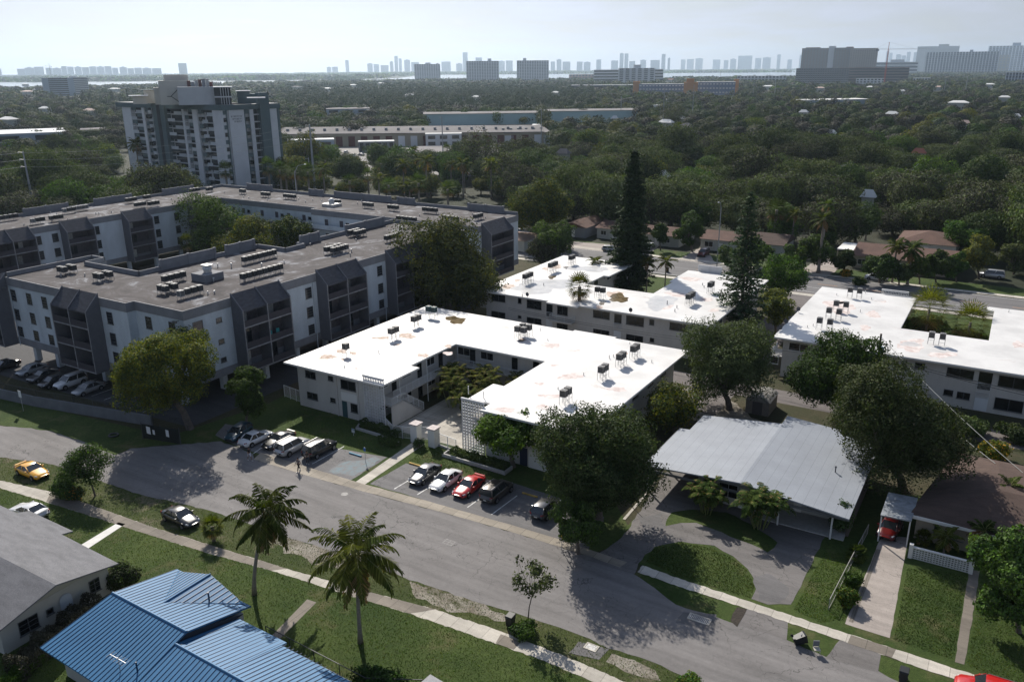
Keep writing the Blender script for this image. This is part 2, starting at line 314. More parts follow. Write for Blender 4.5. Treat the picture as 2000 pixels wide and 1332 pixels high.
# verge along the building side and lots
sheet('front_lawn', [(-100, 720), (0, 775), (330, 852), (520, 790), (560, 770), (720, 790), (900, 850), (1010, 900), (1200, 980), (1240, 1050), (1160, 1080), (510, 890), (330, 868), (255, 876), (225, 889), (100, 843), (-200, 805)], 0.008, G_LUSH)
sheet('parking_lot', [(420, 850), (440, 828), (540, 845), (668, 877), (757, 893), (683, 939), (510, 888), (470, 875)], 0.020, M_LOT, amp=0.06)
sheet('parking_lot', [(722, 945), (793, 905), (900, 930), (1000, 942), (1100, 975), (1180, 1010), (1150, 1072)], 0.020, M_LOT, amp=0.06)
sheet('lot_path', [(692, 943), (710, 948), (830, 867), (811, 860)], 0.022, M_WALK)
P2 = lambda q: W(*q)
def strip(name, a, b, wd, z, m, px=True):
    a = W(*a) if px else Vector(a); b = W(*b) if px else Vector(b); d = (b - a).normalized(); n = Vector((-d.y, d.x, 0)) * wd / 2
    return sheet(name, [a - n, b - n, b + n, a + n], z, m, px=False)
for a, b in [((540, 880), (560, 866)), ((583, 896), (640, 862)), ((610, 906), (672, 872)), ((770, 955), (812, 930)), ((815, 966), (855, 942)), ((913, 991), (948, 966)), ((960, 1005), (1010, 968)), ((495, 886), (520, 868))]:
    strip('bay_line', a, b, 0.12, 0.026, M_LINE)
sheet('faded_bay_paint', [(640, 920), (668, 903), (730, 893), (745, 897), (690, 930)], 0.024, M_BLUEP, amp=0.3, seed=3)
sheet('garage_asphalt', stp([(-150, 58.5), (-87, 61.5), (-87, 130), (-150, 130)]), 0.012, roadmat('garage asphalt shade tone', (0.055, 0.055, 0.058)), px=False)  # dark tone puts the shade under the block into the asphalt
sheet('garage_asphalt', stp([(-175, 62), (-150.01, 60), (-150.01, 143), (-175, 143)]), 0.012, roadmat('court paving sun tone', (0.22, 0.19, 0.17), crack=False), px=False)  # paler tone puts the sunlight on the court into the paving
for k in range(9):
    a = E(-120 + k * 2.9, 66); b = E(-120 + k * 2.9, 61.5); strip('bay_line', a, b, 0.1, 0.018, M_LINE, px=False)
sheet('court_paving', stp([(-64, 74.5), (-52, 74.5), (-52, 90), (-64, 90)]), 0.014, roadmat('court concrete', (0.42, 0.39, 0.34), crack=False, seam=1.2), px=False)
sheet('dirt_bare_patch', [(545, 1040), (640, 1072), (700, 1098), (690, 1120), (640, 1110), (560, 1078), (535, 1060)], 0.010, G_RUBBLE, amp=0.35, seed=8)
sheet('dirt_bare_patch', [(800, 1134), (930, 1174), (1000, 1204), (985, 1214), (880, 1192), (800, 1160)], 0.010, G_RUBBLE, amp=0.35, seed=9)
sheet('dirt_bare_patch', [(1195, 1276), (1260, 1296), (1290, 1325), (1240, 1322), (1180, 1290)], 0.010, G_RUBBLE, amp=0.35, seed=10)
sheet('dirt_bare_patch', [(1160, 760), (1400, 760), (1500, 840), (1420, 842), (1340, 812), (1270, 800)], 0.010, G_RUBBLE, amp=0.5, seed=11)
sheet('front_path', [(150, 1069), (172, 1071), (245, 1023), (231, 1020)], 0.016, M_BRIGHT)
sheet('back_path', [(520, 1252), (536, 1258), (618, 1176), (600, 1170)], 0.010, M_WALKD)
# right-hand yards
FW_N = [(1255, 1104), (1330, 1131), (1420, 1160), (1510, 1190), (1600, 1220), (1680, 1245), (1760, 1271), (1910, 1320), (2080, 1375)]
FW_S = [(1245, 1117), (1325, 1145), (1418, 1175), (1505, 1204), (1600, 1236), (1675, 1262), (1750, 1288), (1880, 1332), (2040, 1388)]
sheet('right_lawn', [(1180, 1075), (1260, 990), (1330, 930), (1720, 960), (2100, 1000), (2100, 1380)] + FW_N[::-1], 0.006, G_LUSH)
sheet('right_verge', FW_S + [(1900, 1420), (1715, 1312), (1720, 1268), (1648, 1243), (1614, 1285), (1533, 1252), (1538, 1211), (1460, 1184), (1432, 1219), (1320, 1182), (1235, 1124)], 0.008, G_LUSH, amp=0.1)
sheet('right_sidewalk', FW_N + FW_S[::-1], 0.028, M_WALK, amp=0.06, step=.35)
sheet('right_sidewalk_old_slabs', [(1662, 1240), (1750, 1268), (1742, 1284), (1655, 1256)], 0.032, M_WALKD)
drive = [(1150, 1095), (1215, 1050), (1255, 990), (1303, 920), (1420, 930), (1560, 985), (1640, 1000), (1600, 1070), (1545, 1182), (1500, 1180), (1470, 1170), (1478, 1145), (1462, 1110), (1432, 1086), (1395, 1066), (1330, 1057), (1278, 1068), (1245, 1100), (1240, 1120), (1200, 1110)]
sheet('circular_drive', drive, 0.022, M_DRIVE, amp=0.12)
sheet('drive_grass', [(1298, 1027), (1312, 1000), (1350, 995), (1420, 1000), (1480, 1032), (1520, 1060), (1500, 1078), (1462, 1062), (1410, 1040), (1360, 1022), (1330, 1022)], 0.028, G_LUSH, amp=0.12)
sheet('driveway', [(1650, 1218), (1700, 1100), (1722, 1045), (1775, 1050), (1765, 1100), (1756, 1150), (1738, 1246)], 0.022, M_CONC, amp=0.03)
sheet('dirt_bare_patch', [(1470, 1125), (1500, 1120), (1545, 1150), (1520, 1178), (1478, 1172)], 0.026, M_PATCH, amp=0.3, seed=21); sheet('dirt_bare_patch', [(1248, 1010), (1290, 1000), (1300, 1030), (1262, 1050)], 0.026, M_PATCH, amp=0.3, seed=22)
strip('driveway_edge', (1662, 1215), (1716, 1073), 0.35, 0.027, M_WALKD)
sheet('garden_path', [(1865, 1292), (1884, 1298), (1914, 1115), (1893, 1113)], 0.022, M_WALKD, amp=0.04)
sheet('driveway_apron', [(1460, 1186), (1537, 1213), (1536, 1250), (1432, 1217)], 0.020, M_DRIVE, amp=0.06)
sheet('driveway_apron', [(1645, 1245), (1722, 1270), (1715, 1312), (1612, 1286)], 0.0205, M_DRIVE, amp=0.06)
sheet('dirt_bare_patch', [(1425, 1212), (1440, 1186), (1460, 1190), (1440, 1224)], 0.034, mat('dark mulch', (0.035, 0.028, 0.022), 0.95, var=0.4, vs=5), amp=0.1)
# patches and manhole marks on the street
for pts in [[(1130, 1252), (1190, 1268), (1170, 1288), (1112, 1275)], [(1335, 1195), (1400, 1200), (1395, 1230), (1318, 1215)]]:
    sheet('road_patch', pts, 0.022, M_PATCH, amp=0.06)
for k, (a, b) in enumerate([((200, 945), (1250, 1290)), ((640, 960), (1180, 1130))]):
    pass
# avenue beyond the white roofed blocks
sheet('avenue', stp([(-260, 171), (200, 171), (200, 186.5), (-260, 186.5)]), 0.020, M_AVE, px=False)
sheet('avenue_sidewalk', stp([(-260, 187.2), (200, 187.2), (200, 189.0), (-260, 189.0)]), 0.026, M_WALK, px=False)
sheet('avenue_sidewalk', stp([(-260, 168.2), (200, 168.2), (200, 170.0), (-260, 170.0)]), 0.026, M_WALK, px=False)
for a, b, t_, wd, m_ in [(-260, 200, 186.0, .14, M_LINE), (-260, 200, 171.6, .14, M_LINE), (-45, 30, 175.6, .12, M_LINE)]:
    strip('lane_line', E(a, t_), E(b, t_), wd, 0.026, m_, px=False)
for k in range(9): strip('lane_line', E(-60 + k * 9, 179.2), E(-56 + k * 9, 179.2), 0.14, 0.026, M_ORANGE, px=False)
for p in [[(1050, 480), (1090, 470), (1200, 478), (1240, 500), (1190, 492), (1140, 490)], [(1205, 500), (1255, 470), (1290, 478), (1250, 512)], [(1310, 515), (1375, 480), (1400, 520)], [(1545, 540), (1610, 500), (1645, 520), (1590, 560)]]:
    sheet('house_driveway', p, 0.012, M_CONC, amp=0.2)
sheet('far_verge', stp([(-120, 189.02), (60, 189.02), (60, 196), (-120, 196)]), 0.006, G_LUSH, px=False)
sheet('yard_paving', [(556, 284), (985, 284), (1040, 300), (1000, 345), (556, 345)], 0.02, roadmat('yard paving', (0.20, 0.19, 0.18), crack=False), kind='structure')
sheet('court_lawn', stp([(-13.1, 130.6), (1.5, 130.6), (1.5, 168), (-13.1, 168)]), 0.016, G_LUSH, px=False); sheet('court_lawn', stp([(-66.5, 130.9), (-50, 130.9), (-50, 168), (-66.5, 168)]), 0.016, G_LUSH, px=False)
sheet('side_lane', stp([(-36, 100), (-29.5, 100), (-29.5, 171), (-36, 171)]), 0.0135, roadmat('lane asphalt', (0.14, 0.125, 0.12)), px=False)
sheet('back_lane', stp([(-90, 108.6), (20, 108.6), (20, 113.5), (-90, 113.5)]), 0.006, MT['lane asphalt'], px=False)
# ---------------------------------------------------------------- building helpers
def PT(px, py, t0):            # where the sight line of a pixel meets the upright plane t = t0: (s, z)
    s, t = S(px, py); k = t0 / t; return s * k, CH * (1 - k)
def PS(px, py, s0):
    s, t = S(px, py); k = s0 / s; return t * k, CH * (1 - k)
def offset(poly, d):
    n = len(poly); a = sum(poly[i][0] * poly[(i + 1) % n][1] - poly[(i + 1) % n][0] * poly[i][1] for i in range(n)); sg = 1 if a > 0 else -1; r = []
    for i in range(n):
        p0, p1, p2 = Vector(poly[i - 1]), Vector(poly[i]), Vector(poly[(i + 1) % n]); e1 = (p1 - p0).normalized(); e2 = (p2 - p1).normalized()
        n1 = Vector((e1.y, -e1.x)) * sg; n2 = Vector((e2.y, -e2.x)) * sg; b = n1 + n2; q = p1 + b * (d / max(0.2, b.dot(n1))); r.append((q.x, q.y))
    return r
GLASS = mat('window glass', (0.018, 0.022, 0.028), 0.12, spec=0.6); GLASSD = mat('dark window glass', (0.008, 0.010, 0.012), 0.2, spec=0.5)
FRAME = mat('window frame', (0.10, 0.105, 0.11), 0.5); FRAMEW = mat('white frame', (0.62, 0.62, 0.60), 0.5); CURT = mat('curtain', (0.30, 0.30, 0.29), 0.9, var=0.3, vs=4, objrand=0.5)
BLIND = mat('closed blinds', (0.16, 0.15, 0.14), 0.7, objrand=0.6)
# windows: mesh in local x (width) and z (height), facing -y
def win_mesh(w, h, bars=0, mull=1, fw=0.05, glass=None, frame=None, sill=True, blind=0.0):
    mb = M(); mb.cur = 0
    for x0, x1, z0, z1 in ((0, w, 0, fw), (0, w, h - fw, h), (0, fw, fw, h - fw), (w - fw, w, fw, h - fw)): mb.box(x0, x1, -0.06, 0.0, z0, z1)
    for k in range(1, mull + 1):
        x = w * k / (mull + 1); mb.box(x - fw / 2, x + fw / 2, -0.05, 0.0, fw, h - fw)
    for k in range(1, bars + 1):
        z = h * k / (bars + 1); mb.box(fw, w - fw, -0.045, 0.0, z - 0.02, z + 0.02)
    if sill: mb.box(-0.06, w + 0.06, -0.12, 0.0, -0.07, -0.002)
    mb.cur = 1; mb.add([(fw, -0.02, fw), (w - fw, -0.02, fw), (w - fw, -0.02, h - fw), (fw, -0.02, h - fw)], [(0, 1, 2, 3)])
    if blind: mb.cur = 2; z = h - fw - (h - 2 * fw) * blind; mb.add([(fw, -0.024, z), (w - fw, -0.024, z), (w - fw, -0.024, h - fw), (fw, -0.024, h - fw)], [(0, 1, 2, 3)])
    return mb
_wc = {}
FACE = {'-t': 0.0, '+s': math.pi / 2, '+t': math.pi, '-s': -math.pi / 2}
def window(root, o, face, pos, along, z, w, h, name='window', label=None, **k):
    """pos: the wall's plane coordinate, along: left end as seen from outside"""
    key = (round(w, 2), round(h, 2), tuple(sorted((a, str(b)) for a, b in k.items())))
    g = k.get('glass') or GLASS; fr = k.get('frame') or FRAME
    if key not in _wc:
        ob = win_mesh(w, h, **k).build(name, [fr, g, BLIND]); _wc[key] = ob.data; bpy.data.objects.remove(ob)
    ob = bpy.data.objects.new(name, _wc[key]); C.objects.link(ob); ob.parent = root; ob.rotation_euler = (0, 0, FACE[face])
    e = 0.004
    if face == '-t': p = (along, pos - e)
    elif face == '+s': p = (pos + e, along)
    elif face == '+t': p = (along, pos + e)
    else: p = (pos - e, along)
    ob.location = (p[0] - o[0], p[1] - o[1], z)
    if label: ob['label'] = label
    return ob
def railing(pts, z, h=1.0, step=0.14, post=1.3, thick=0.018):
    """balustrade along a polyline of (s,t) points"""
    mb = M()
    for (a, b) in zip(pts[:-1], pts[1:]):
        za, zb = (a[2] if len(a) > 2 else z), (b[2] if len(b) > 2 else z)
        A_, B_ = Vector((a[0], a[1], za)), Vector((b[0], b[1], zb)); L = (B_ - A_).length; up = Vector((0, 0, h))
        mb.tube([A_ + up, B_ + up], 0.035, 4); mb.tube([A_ + up * 0.1, B_ + up * 0.1], 0.025, 4)
        n = max(1, int(L / step))
        for k in range(n + 1):
            p = A_.lerp(B_, k / n); mb.tube([p + up * 0.1, p + up], thick, 3, cap=False)
        n = max(1, int(round(L / post)))
        for k in range(n + 1):
            p = A_.lerp(B_, k / n); mb.tube([p, p + up * 1.02], 0.04, 4)
    return mb
def broot(name, label, cat, s, t, group=None): return thing(name, label, cat, E(s, t), AX, group)
# ---------------------------------------------------------------- grey apartment complex
WHITEW = mat('grey complex stucco', (0.45, 0.50, 0.54), 0.85, var=0.10, vs=0.5, var2=0.06, vs2=8, stretch=(1, 1, 0.35))
GREYW = mat('grey complex band', (0.185, 0.19, 0.205), 0.85, var=0.10, vs=0.6, var2=0.06, vs2=8)
DARKW = mat('grey complex dark bays', (0.115, 0.118, 0.134), 0.8, var=0.08, vs=1); BAYR = mat('balcony rail panel', (0.045, 0.042, 0.05), 0.85); BAYIN = mat('balcony inner wall', (0.075, 0.07, 0.08), 0.85, var=0.2, vs=2)
SHING = mat('bay shingle', (0.055, 0.057, 0.068), 0.9, var=0.25, vs=1.2, var2=0.3, vs2=14, stretch=(1, 1, 4)); COPE = mat('coping', (0.22, 0.22, 0.23), 0.8, var=0.2, vs=2)
def greyroofmat():
    m = bpy.data.materials.new('gravel roof'); m.use_nodes = True; t = m.node_tree; L = t.links.new; b = t.nodes['Principled BSDF']; b.inputs['Roughness'].default_value = 0.95
    tcn = t.nodes.new('ShaderNodeTexCoord'); v = tcn.outputs['Object']
    def noise(sc, d=6, r=0.65, dist=0.0):
        n = t.nodes.new('ShaderNodeTexNoise'); n.inputs['Scale'].default_value = sc; n.inputs['Detail'].default_value = d; n.inputs['Roughness'].default_value = r; n.inputs['Distortion'].default_value = dist; L(v, n.inputs['Vector']); return n.outputs[0]
    c = ramp(t, noise(0.14, 8, 0.72, 1.6), [(0.38, (0.028, 0.024, 0.026)), (0.47, (0.055, 0.046, 0.045)), (0.545, (0.078, 0.070, 0.072)), (0.60, (0.17, 0.17, 0.18)), (0.68, (0.26, 0.26, 0.28))])
    f = noise(12, 6, 0.8); mr = t.nodes.new('ShaderNodeMapRange'); mr.inputs[1].default_value = 0.3; mr.inputs[2].default_value = 0.7; mr.inputs[3].default_value = 0.75; mr.inputs[4].default_value = 1.25; L(f, mr.inputs[0])
    s = t.nodes.new('ShaderNodeVectorMath'); s.operation = 'SCALE'; L(c, s.inputs[0]); L(mr.outputs[0], s.inputs['Scale']); L(s.outputs[0], b.inputs['Base Color'])
    return m
GROOF = greyroofmat()
RZ = 14.0
def wallline(pts, th, z0, z1):
    mb = M()
    for (a, b) in zip(pts[:-1], pts[1:]):
        A_, B_ = Vector(a), Vector(b); d = (B_ - A_).normalized(); n = Vector((-d.y, d.x)) * th / 2; ex = d * th / 2
        mb.prism([tuple(A_ - n - ex), tuple(B_ - n + ex), tuple(B_ + n + ex), tuple(A_ + n - ex)], z0, z1)
    return mb
def bay(root, o, face, base, a0, a1, n, dep=2.2, zb=3.15, floors=(3.15, 6.5, 9.7), ztop=RZ + 0.45, zf=12.25):
    """stack of balconies between dark walls under a sloping shingle roof. face '-t': a = s; face '+s': a = t"""
    sg = -1 if face == '-t' else 1
    def P(a, d, z): return (a, base + sg * d, z) if face == '-t' else (base + sg * d, a, z)
    def bx(mb, aa, ab, da, db, za, zb_):
        if face == '-t': mb.box(aa, ab, *sorted((base + sg * da, base + sg * db)), za, zb_)
        else: mb.box(*sorted((base + sg * da, base + sg * db)), aa, ab, za, zb_)
    mb = M(); mb.cur = 0; wall = 0.2
    step = (a1 - a0) / n
    for k in range(n + 1):         # side walls and dividers with their sloping tops
        c = a0 + k * step; l, r = c - wall / 2, c + wall / 2; up = 0.16
        q = [P(l, 0, zb), P(l, dep, zb), P(l, dep, zf + up), P(l, 0, ztop + up), P(r, 0, zb), P(r, dep, zb), P(r, dep, zf + up), P(r, 0, ztop + up)]
        mb.cur = 2; bx(mb, l + .02, r - .02, dep + .003, dep + .04, zb, zf + up - .05)
        mb.cur = 0; mb.add(q, [(0, 1, 2, 3), (7, 6, 5, 4), (0, 4, 5, 1), (1, 5, 6, 2), (2, 6, 7, 3), (3, 7, 4, 0)])
    for k in range(n):             # roof slope, slabs
        l, r = a0 + k * step + wall / 2, a0 + (k + 1) * step - wall / 2
        mb.cur = 1; mb.add([P(l, -0.05, ztop), P(r, -0.05, ztop), P(r, dep - 0.02, zf), P(l, dep - 0.02, zf), P(l, -0.05, ztop - 0.15), P(r, -0.05, ztop - 0.15), P(r, dep - 0.02, zf - 0.2), P(l, dep - 0.02, zf - 0.2)], [(0, 1, 2, 3), (4, 7, 6, 5), (2, 6, 7, 3), (0, 4, 5, 1)])
        for z in floors: mb.cur = 0; bx(mb, l, r, 0.0, dep - 0.03, z, z + 0.2); mb.cur = 2; bx(mb, l, r, dep - .029, dep + .02, z + .02, z + .2)
        mb.cur = 3; bx(mb, l, r, 0.002, 0.03, zb + 0.2, zf - 0.21)
    ob = mb.build('balcony_bay', [DARKW, SHING, COPE, BAYIN], root, o=(o[0], o[1], 0))
    tops = list(floors[1:]) + [zf]
    for k in range(n):
        l, r = a0 + k * step + wall / 2, a0 + (k + 1) * step - wall / 2
        for i, z in enumerate(floors):
            rl = M(); bx(rl, l, r, dep - 0.12, dep - 0.06, z + 0.2, z + 1.12); rl.build('railing', BAYR, ob, o=(o[0], o[1], 0)).parent = ob
            dr = M(); ww = min(1.9, (r - l) * 0.55); q0 = l + 0.35 + (0.6 if (i + k) % 2 else 0); zt = min(z + 2.35, tops[i] - 0.35)
            dr.cur = 1; bx(dr, q0, q0 + ww * 0.5, 0.031, 0.07, z + 0.22, zt); dr.cur = 2 if (k + i) % 3 != 1 else 1; bx(dr, q0 + ww * 0.5 + 0.02, q0 + ww, 0.031, 0.06, z + 0.22, zt)
            dr.cur = 0; bx(dr, q0 + ww * 0.48, q0 + ww * 0.52, 0.02, 0.09, z + 0.22, zt); bx(dr, q0 - 0.05, q0, 0.02, 0.08, z + 0.22, zt); bx(dr, q0 + ww, q0 + ww + 0.05, 0.02, 0.08, z + 0.22, zt)
            dr.build('sliding_door', [FRAME, GLASS, CURT], ob, o=(o[0], o[1], 0))
    return ob
def jal(root, o, face, pos, along, z, w=1.3, h=1.75, lab=None): window(root, o, face, pos, along, z, w, h, bars=3, mull=0, fw=0.06, glass=GLASS)
def complex_a():
    o = (-111, 65); root = broot('apartment_building', 'near wing of the pale grey apartment block on pillars, with dark balcony bays', 'apartment building', *o, group=None)
    pl = [(-131.5, 64.6), (-101.6, 64.6), (-101.6, 65.9), (-91.4, 65.9), (-91.4, 131.5), (-109, 131.5), (-109, 104), (-107, 104), (-107, 99.5), (-114, 99.5), (-114, 75.4), (-127.9, 75.4), (-127.9, 79), (-131.5, 79)]
    O = (o[0], o[1], 0)
    M().prism(pl, 3.6, 12.75).build('wall', WHITEW, root, o=O)
    M().prism(offset(pl, 0.07), 12.7, RZ).build('fascia', GREYW, root, o=O); M().prism(offset(pl, 0.06), 3.2, 4.35).build('lower_band', GREYW, root, o=O)
    M().prism(offset(pl, -0.12), RZ, RZ + 0.05).build('roof', GROOF, root, o=O)
    M().prism(offset(pl, 0.09), RZ + 0.001, RZ + 0.03).build('coping', COPE, root, o=O)
    par = wallline([(-131.4, 64.9), (-131.4, 78.9), (-128, 78.9), (-128, 75.5), (-114, 75.5), (-114, 99.4), (-107.1, 99.4), (-107.1, 104), (-109, 104), (-109, 131.3), (-96, 131.3)], 0.22, RZ + 0.05, RZ + 0.75); par.build('parapet', GREYW, root, o=O)
    for a, b in [((-114, 79.5), (-114, 90)), ((-109, 117), (-109, 128)), ((-109, 105), (-109, 109.5)), ((-114, 92.5), (-114, 98.5))]:
        mb = wallline([a, b], 0.26, RZ + 0.76, RZ + 1.75)
        mid = ((a[0] + b[0]) / 2, (a[1] + b[1]) / 2)
        for q in (a, mid, b): mb.prism([(q[0] - .22, q[1] - .22), (q[0] + .22, q[1] - .22), (q[0] + .22, q[1] + .22), (q[0] - .22, q[1] + .22)], RZ + 0.055, RZ + 1.85)
        mb.build('raised_parapet', GREYW, root, o=O)
    bay(root, O, '-t', 64.6, -116.3, -107.8, 2)
    bay(root, O, '-t', 64.6, -146.0, -131.65, 3)
    bay(root, O, '+s', -91.4, 73.9, 82.8, 2); bay(root, O, '+s', -91.4, 90.6, 99.8, 2); bay(root, O, '+s', -91.4, 107.4, 116.6, 2)
    for z in (10.4, 7.3, 4.6):
        for a in (-130.9, -126.6, -122.5, -106.4): jal(root, O, '-t', 64.6, a, z, h=1.75 if z > 5 else 1.6)
        for a in (-99.6, -94.6): jal(root, O, '-t', 65.9, a, z, h=1.75 if z > 5 else 1.6)
        jal(root, O, '+s', -91.4, 67.2, z, 1.6, 1.7); window(root, O, '+s', -91.4, 71.0, z + 0.6, 0.95, 0.7, mull=0)
        for a in (83.4, 88.0, 100.4, 105.0, 117.4, 122.0, 128): jal(root, O, '+s', -91.4, a, z, h=1.7 if z > 5 else 1.5)
        for a in (80, 85, 95): jal(root, O, '-s', -114, a + 1.2, z)
    for s in (-130.5, -124.4, -118.4, -112.4, -106.4, -100.4, -94.4):
        for t in (66.6, 73.4): 
            if s < -116 and t > 74: continue
            M().box(s - .4, s + .4, t - .4, t + .4, 0.01, 3.25).build('pillar', WHITEW, root, o=O)
    for k in range(9):
        t = 79.5 + k * 6.4
        M().box(-92.6, -91.9, t - .35, t + .35, 0.01, 3.25).build('pillar', WHITEW, root, o=O)
    M().box(-111.8, -97, 80, 130, 0.01, 3.25).build('stair_core', GREYW, root, o=O)
    # square plinth with a fan and pipes on the roof
    v = M(); v.box(-104.3, -101, 77.6, 80.9, RZ + .05, RZ + 1.15); v.build('roof_plinth', GREYW, root, o=O)
    v = M(); v.cyl(-102.6, 79.3, RZ + 1.16, RZ + 1.7, .6, .6, 14); v.cyl(-102.6, 79.3, RZ + 1.7, RZ + 2.2, .75, .55, 14); v.box(-103.3, -101.9, 78.7, 79.9, RZ + 2.2, RZ + 2.35); v.build('roof_fan', mat('galvanised', (0.45, 0.45, 0.45), 0.45, metal=0.5, var=0.2, vs=3), root, o=O)
    v = M(); rn = random.Random(4)
    for k in range(26):
        s = rn.uniform(-108, -93.5); t = rn.uniform(68, 128); h = rn.uniform(.3, .7); v.cyl(s, t, RZ + .05, RZ + .05 + h, .08, .08, 6)
        if rn.random() < .4: v.cyl(s, t, RZ + .05 + h, RZ + .2 + h, .18, .12, 6)
    for s, t in ((-124, 69), (-118, 73), (-121, 71)): v.cyl(s, t, RZ + .05, RZ + .55, .09, .09, 6)
    v.build('vent_pipe', MT['galvanised'], root, o=O)['kind'] = 'stuff'
    for s, t in ((-130.9, 64.45), (-92.2, 65.75)):
        v = M(); v.tube([(s, t, 12.6), (s, t - .5, 12.7)], .05, 5); v.box(s - .35, s - .05, t - .8, t - .5, 12.45, 12.75); v.box(s + .05, s + .35, t - .8, t - .5, 12.45, 12.75); v.build('flood_lamp', FRAME, root, o=O)
    for (s, t, f) in ((-131.0, 64.5, 0), (-91.25, 89.6, 1), (-91.25, 106.6, 1)): M().tube([(s, t, 12.7), (s, t, 1.2 if f else 3.0)], .07, 6).build('downpipe', WHITEW, root, o=O)
    return root
def complex_b():
    o = (-150, 145); root = broot('apartment_building', 'grey rear block of the apartment complex, closing the courtyard with a long stepped parapet', 'apartment building', *o)
    O = (o[0], o[1], 0)
    pl = [(-186, 60), (-170, 60), (-170, 138), (-137, 138), (-137, 136), (-91.4, 136), (-91.4, 152), (-186, 152)]
    M().prism(pl, 3.6, 12.75).build('wall', WHITEW, root, o=O); M().prism(offset(pl, 0.07), 12.7, RZ).build('fascia', GREYW, root, o=O); M().prism(offset(pl, 0.06), 3.2, 4.35).build('lower_band', GREYW, root, o=O)
    M().prism(offset(pl, -0.12), RZ, RZ + 0.05).build('roof', GROOF, root, o=O); M().prism(offset(pl, 0.09), RZ + 0.001, RZ + 0.03).build('coping', COPE, root, o=O)
    wallline([(-186 + .1, 60.2), (-185.9, 151.9), (-91.5, 151.9)], 0.22, RZ + .05, RZ + .7).build('parapet', GREYW, root, o=O)
    def seg(a, b):
        mb = wallline([a, b], 0.26, RZ + .71, RZ + 1.6); mid = ((a[0] + b[0]) / 2, (a[1] + b[1]) / 2)
        for q in (a, mid, b): mb.prism([(q[0] - .22, q[1] - .22), (q[0] + .22, q[1] - .22), (q[0] + .22, q[1] + .22), (q[0] - .22, q[1] + .22)], RZ + .055, RZ + 1.7)
        mb.build('raised_parapet', GREYW, root, o=O)
    for x0, x1, y in ((0, 77, 405), (140, 210, 388), (265, 328, 370)): seg((-185.9, S(x0, y - (x0 * .01), RZ + 1.2)[1]), (-185.9, S(x1, y - (x1 - x0) * .16, RZ + 1.2)[1]))
    for x0, x1, y in ((452, 498, 366), (583, 608, 376), (626, 733, 382), (754, 785, 393), (894, 961, 406)): seg((S(x0, y, RZ + 1.2)[0], 151.9), (S(x1, y + (x1 - x0) * .1, RZ + 1.2)[0], 151.9))
    bay(root, O, '+s', -91.4, 137.6, 146.2, 1, dep=2.4)
    for z in (10.4, 7.3, 4.6): jal(root, O, '+s', -91.4, 148.2, z, 1.3)
    # balcony bays on the court side of the left wing
    for a, b, n in ((68, 77, 2), (80.5, 89.6, 2), (96.2, 102.3, 1), (110.5, 116.5, 1), (128, 134, 1)): bay(root, O, '+s', -170, a, b, n, dep=2.4)
    for z in (10.4, 7.3, 4.6):
        for a in (90.6, 94.2, 103.5, 118.5, 124): jal(root, O, '+s', -170, a, z, 1.3)
    # galleries on the court side
    for z in (6.5, 9.7):
        M().box(-168, -137.1, 136.6, 137.9, z, z + .2).build('gallery', GREYW, root, o=O); M().box(-136.9, -92, 134.7, 135.93, z, z + .2).build('gallery', GREYW, root, o=O)
        M().box(-168, -137.1, 136.6, 136.72, z + .21, z + 1.2).build('railing', WHITEW, root, o=O); M().box(-136.9, -110, 134.7, 134.82, z + .21, z + 1.2).build('railing', WHITEW, root, o=O)
    for k, s in enumerate([-166, -162.5, -156, -151, -147, -142, -133, -128.5, -122, -117, -112]):
        for z in (9.9, 6.7):
            t = 138 if s < -137 else 136
            dmat = BAYIN; mb = M(); mb.box(s, s + 1.0, t - .06, t - .005, z, z + 2.1); mb.build('door', dmat, root, o=O)
            if k % 2: window(root, O, '-t', t, s + 1.8, z + 1.1, 1.0, 0.7, mull=0)
    for s in range(-168, -95, 9):
        M().box(s - .35, s + .35, 137.2 if s < -137 else 136.9, 138 if s < -137 else 137.6, 0.01, 3.25).build('pillar', WHITEW, root, o=O)
    for t in range(62, 134, 7): M().box(-171.0, -170.3, t - .35, t + .35, 0.01, 3.25).build('pillar', WHITEW, root, o=O)
    v = M(); v.box(-137, -133.6, 139.5, 142.5, RZ + .05, RZ + .75); v.cyl(-135.3, 141, RZ + .75, RZ + 1.5, .7, .6, 12); v.cyl(-135.3, 141, RZ + 1.5, RZ + 1.9, .8, .3, 12); v.build('roof_fan', MT['galvanised'], root, o=O)
    v = M(); rn = random.Random(5)
    for k in range(34):
        if rn.random() < .55: s = rn.uniform(-168, -94); t = rn.uniform(138.5, 150)
        else: s = rn.uniform(-184, -172); t = rn.uniform(90, 148)
        v.cyl(s, t, RZ + .05, RZ + .5, .09, .09, 6)
    v.build('vent_pipe', MT['galvanised'], root, o=O)['kind'] = 'stuff'
complex_a(); complex_b()
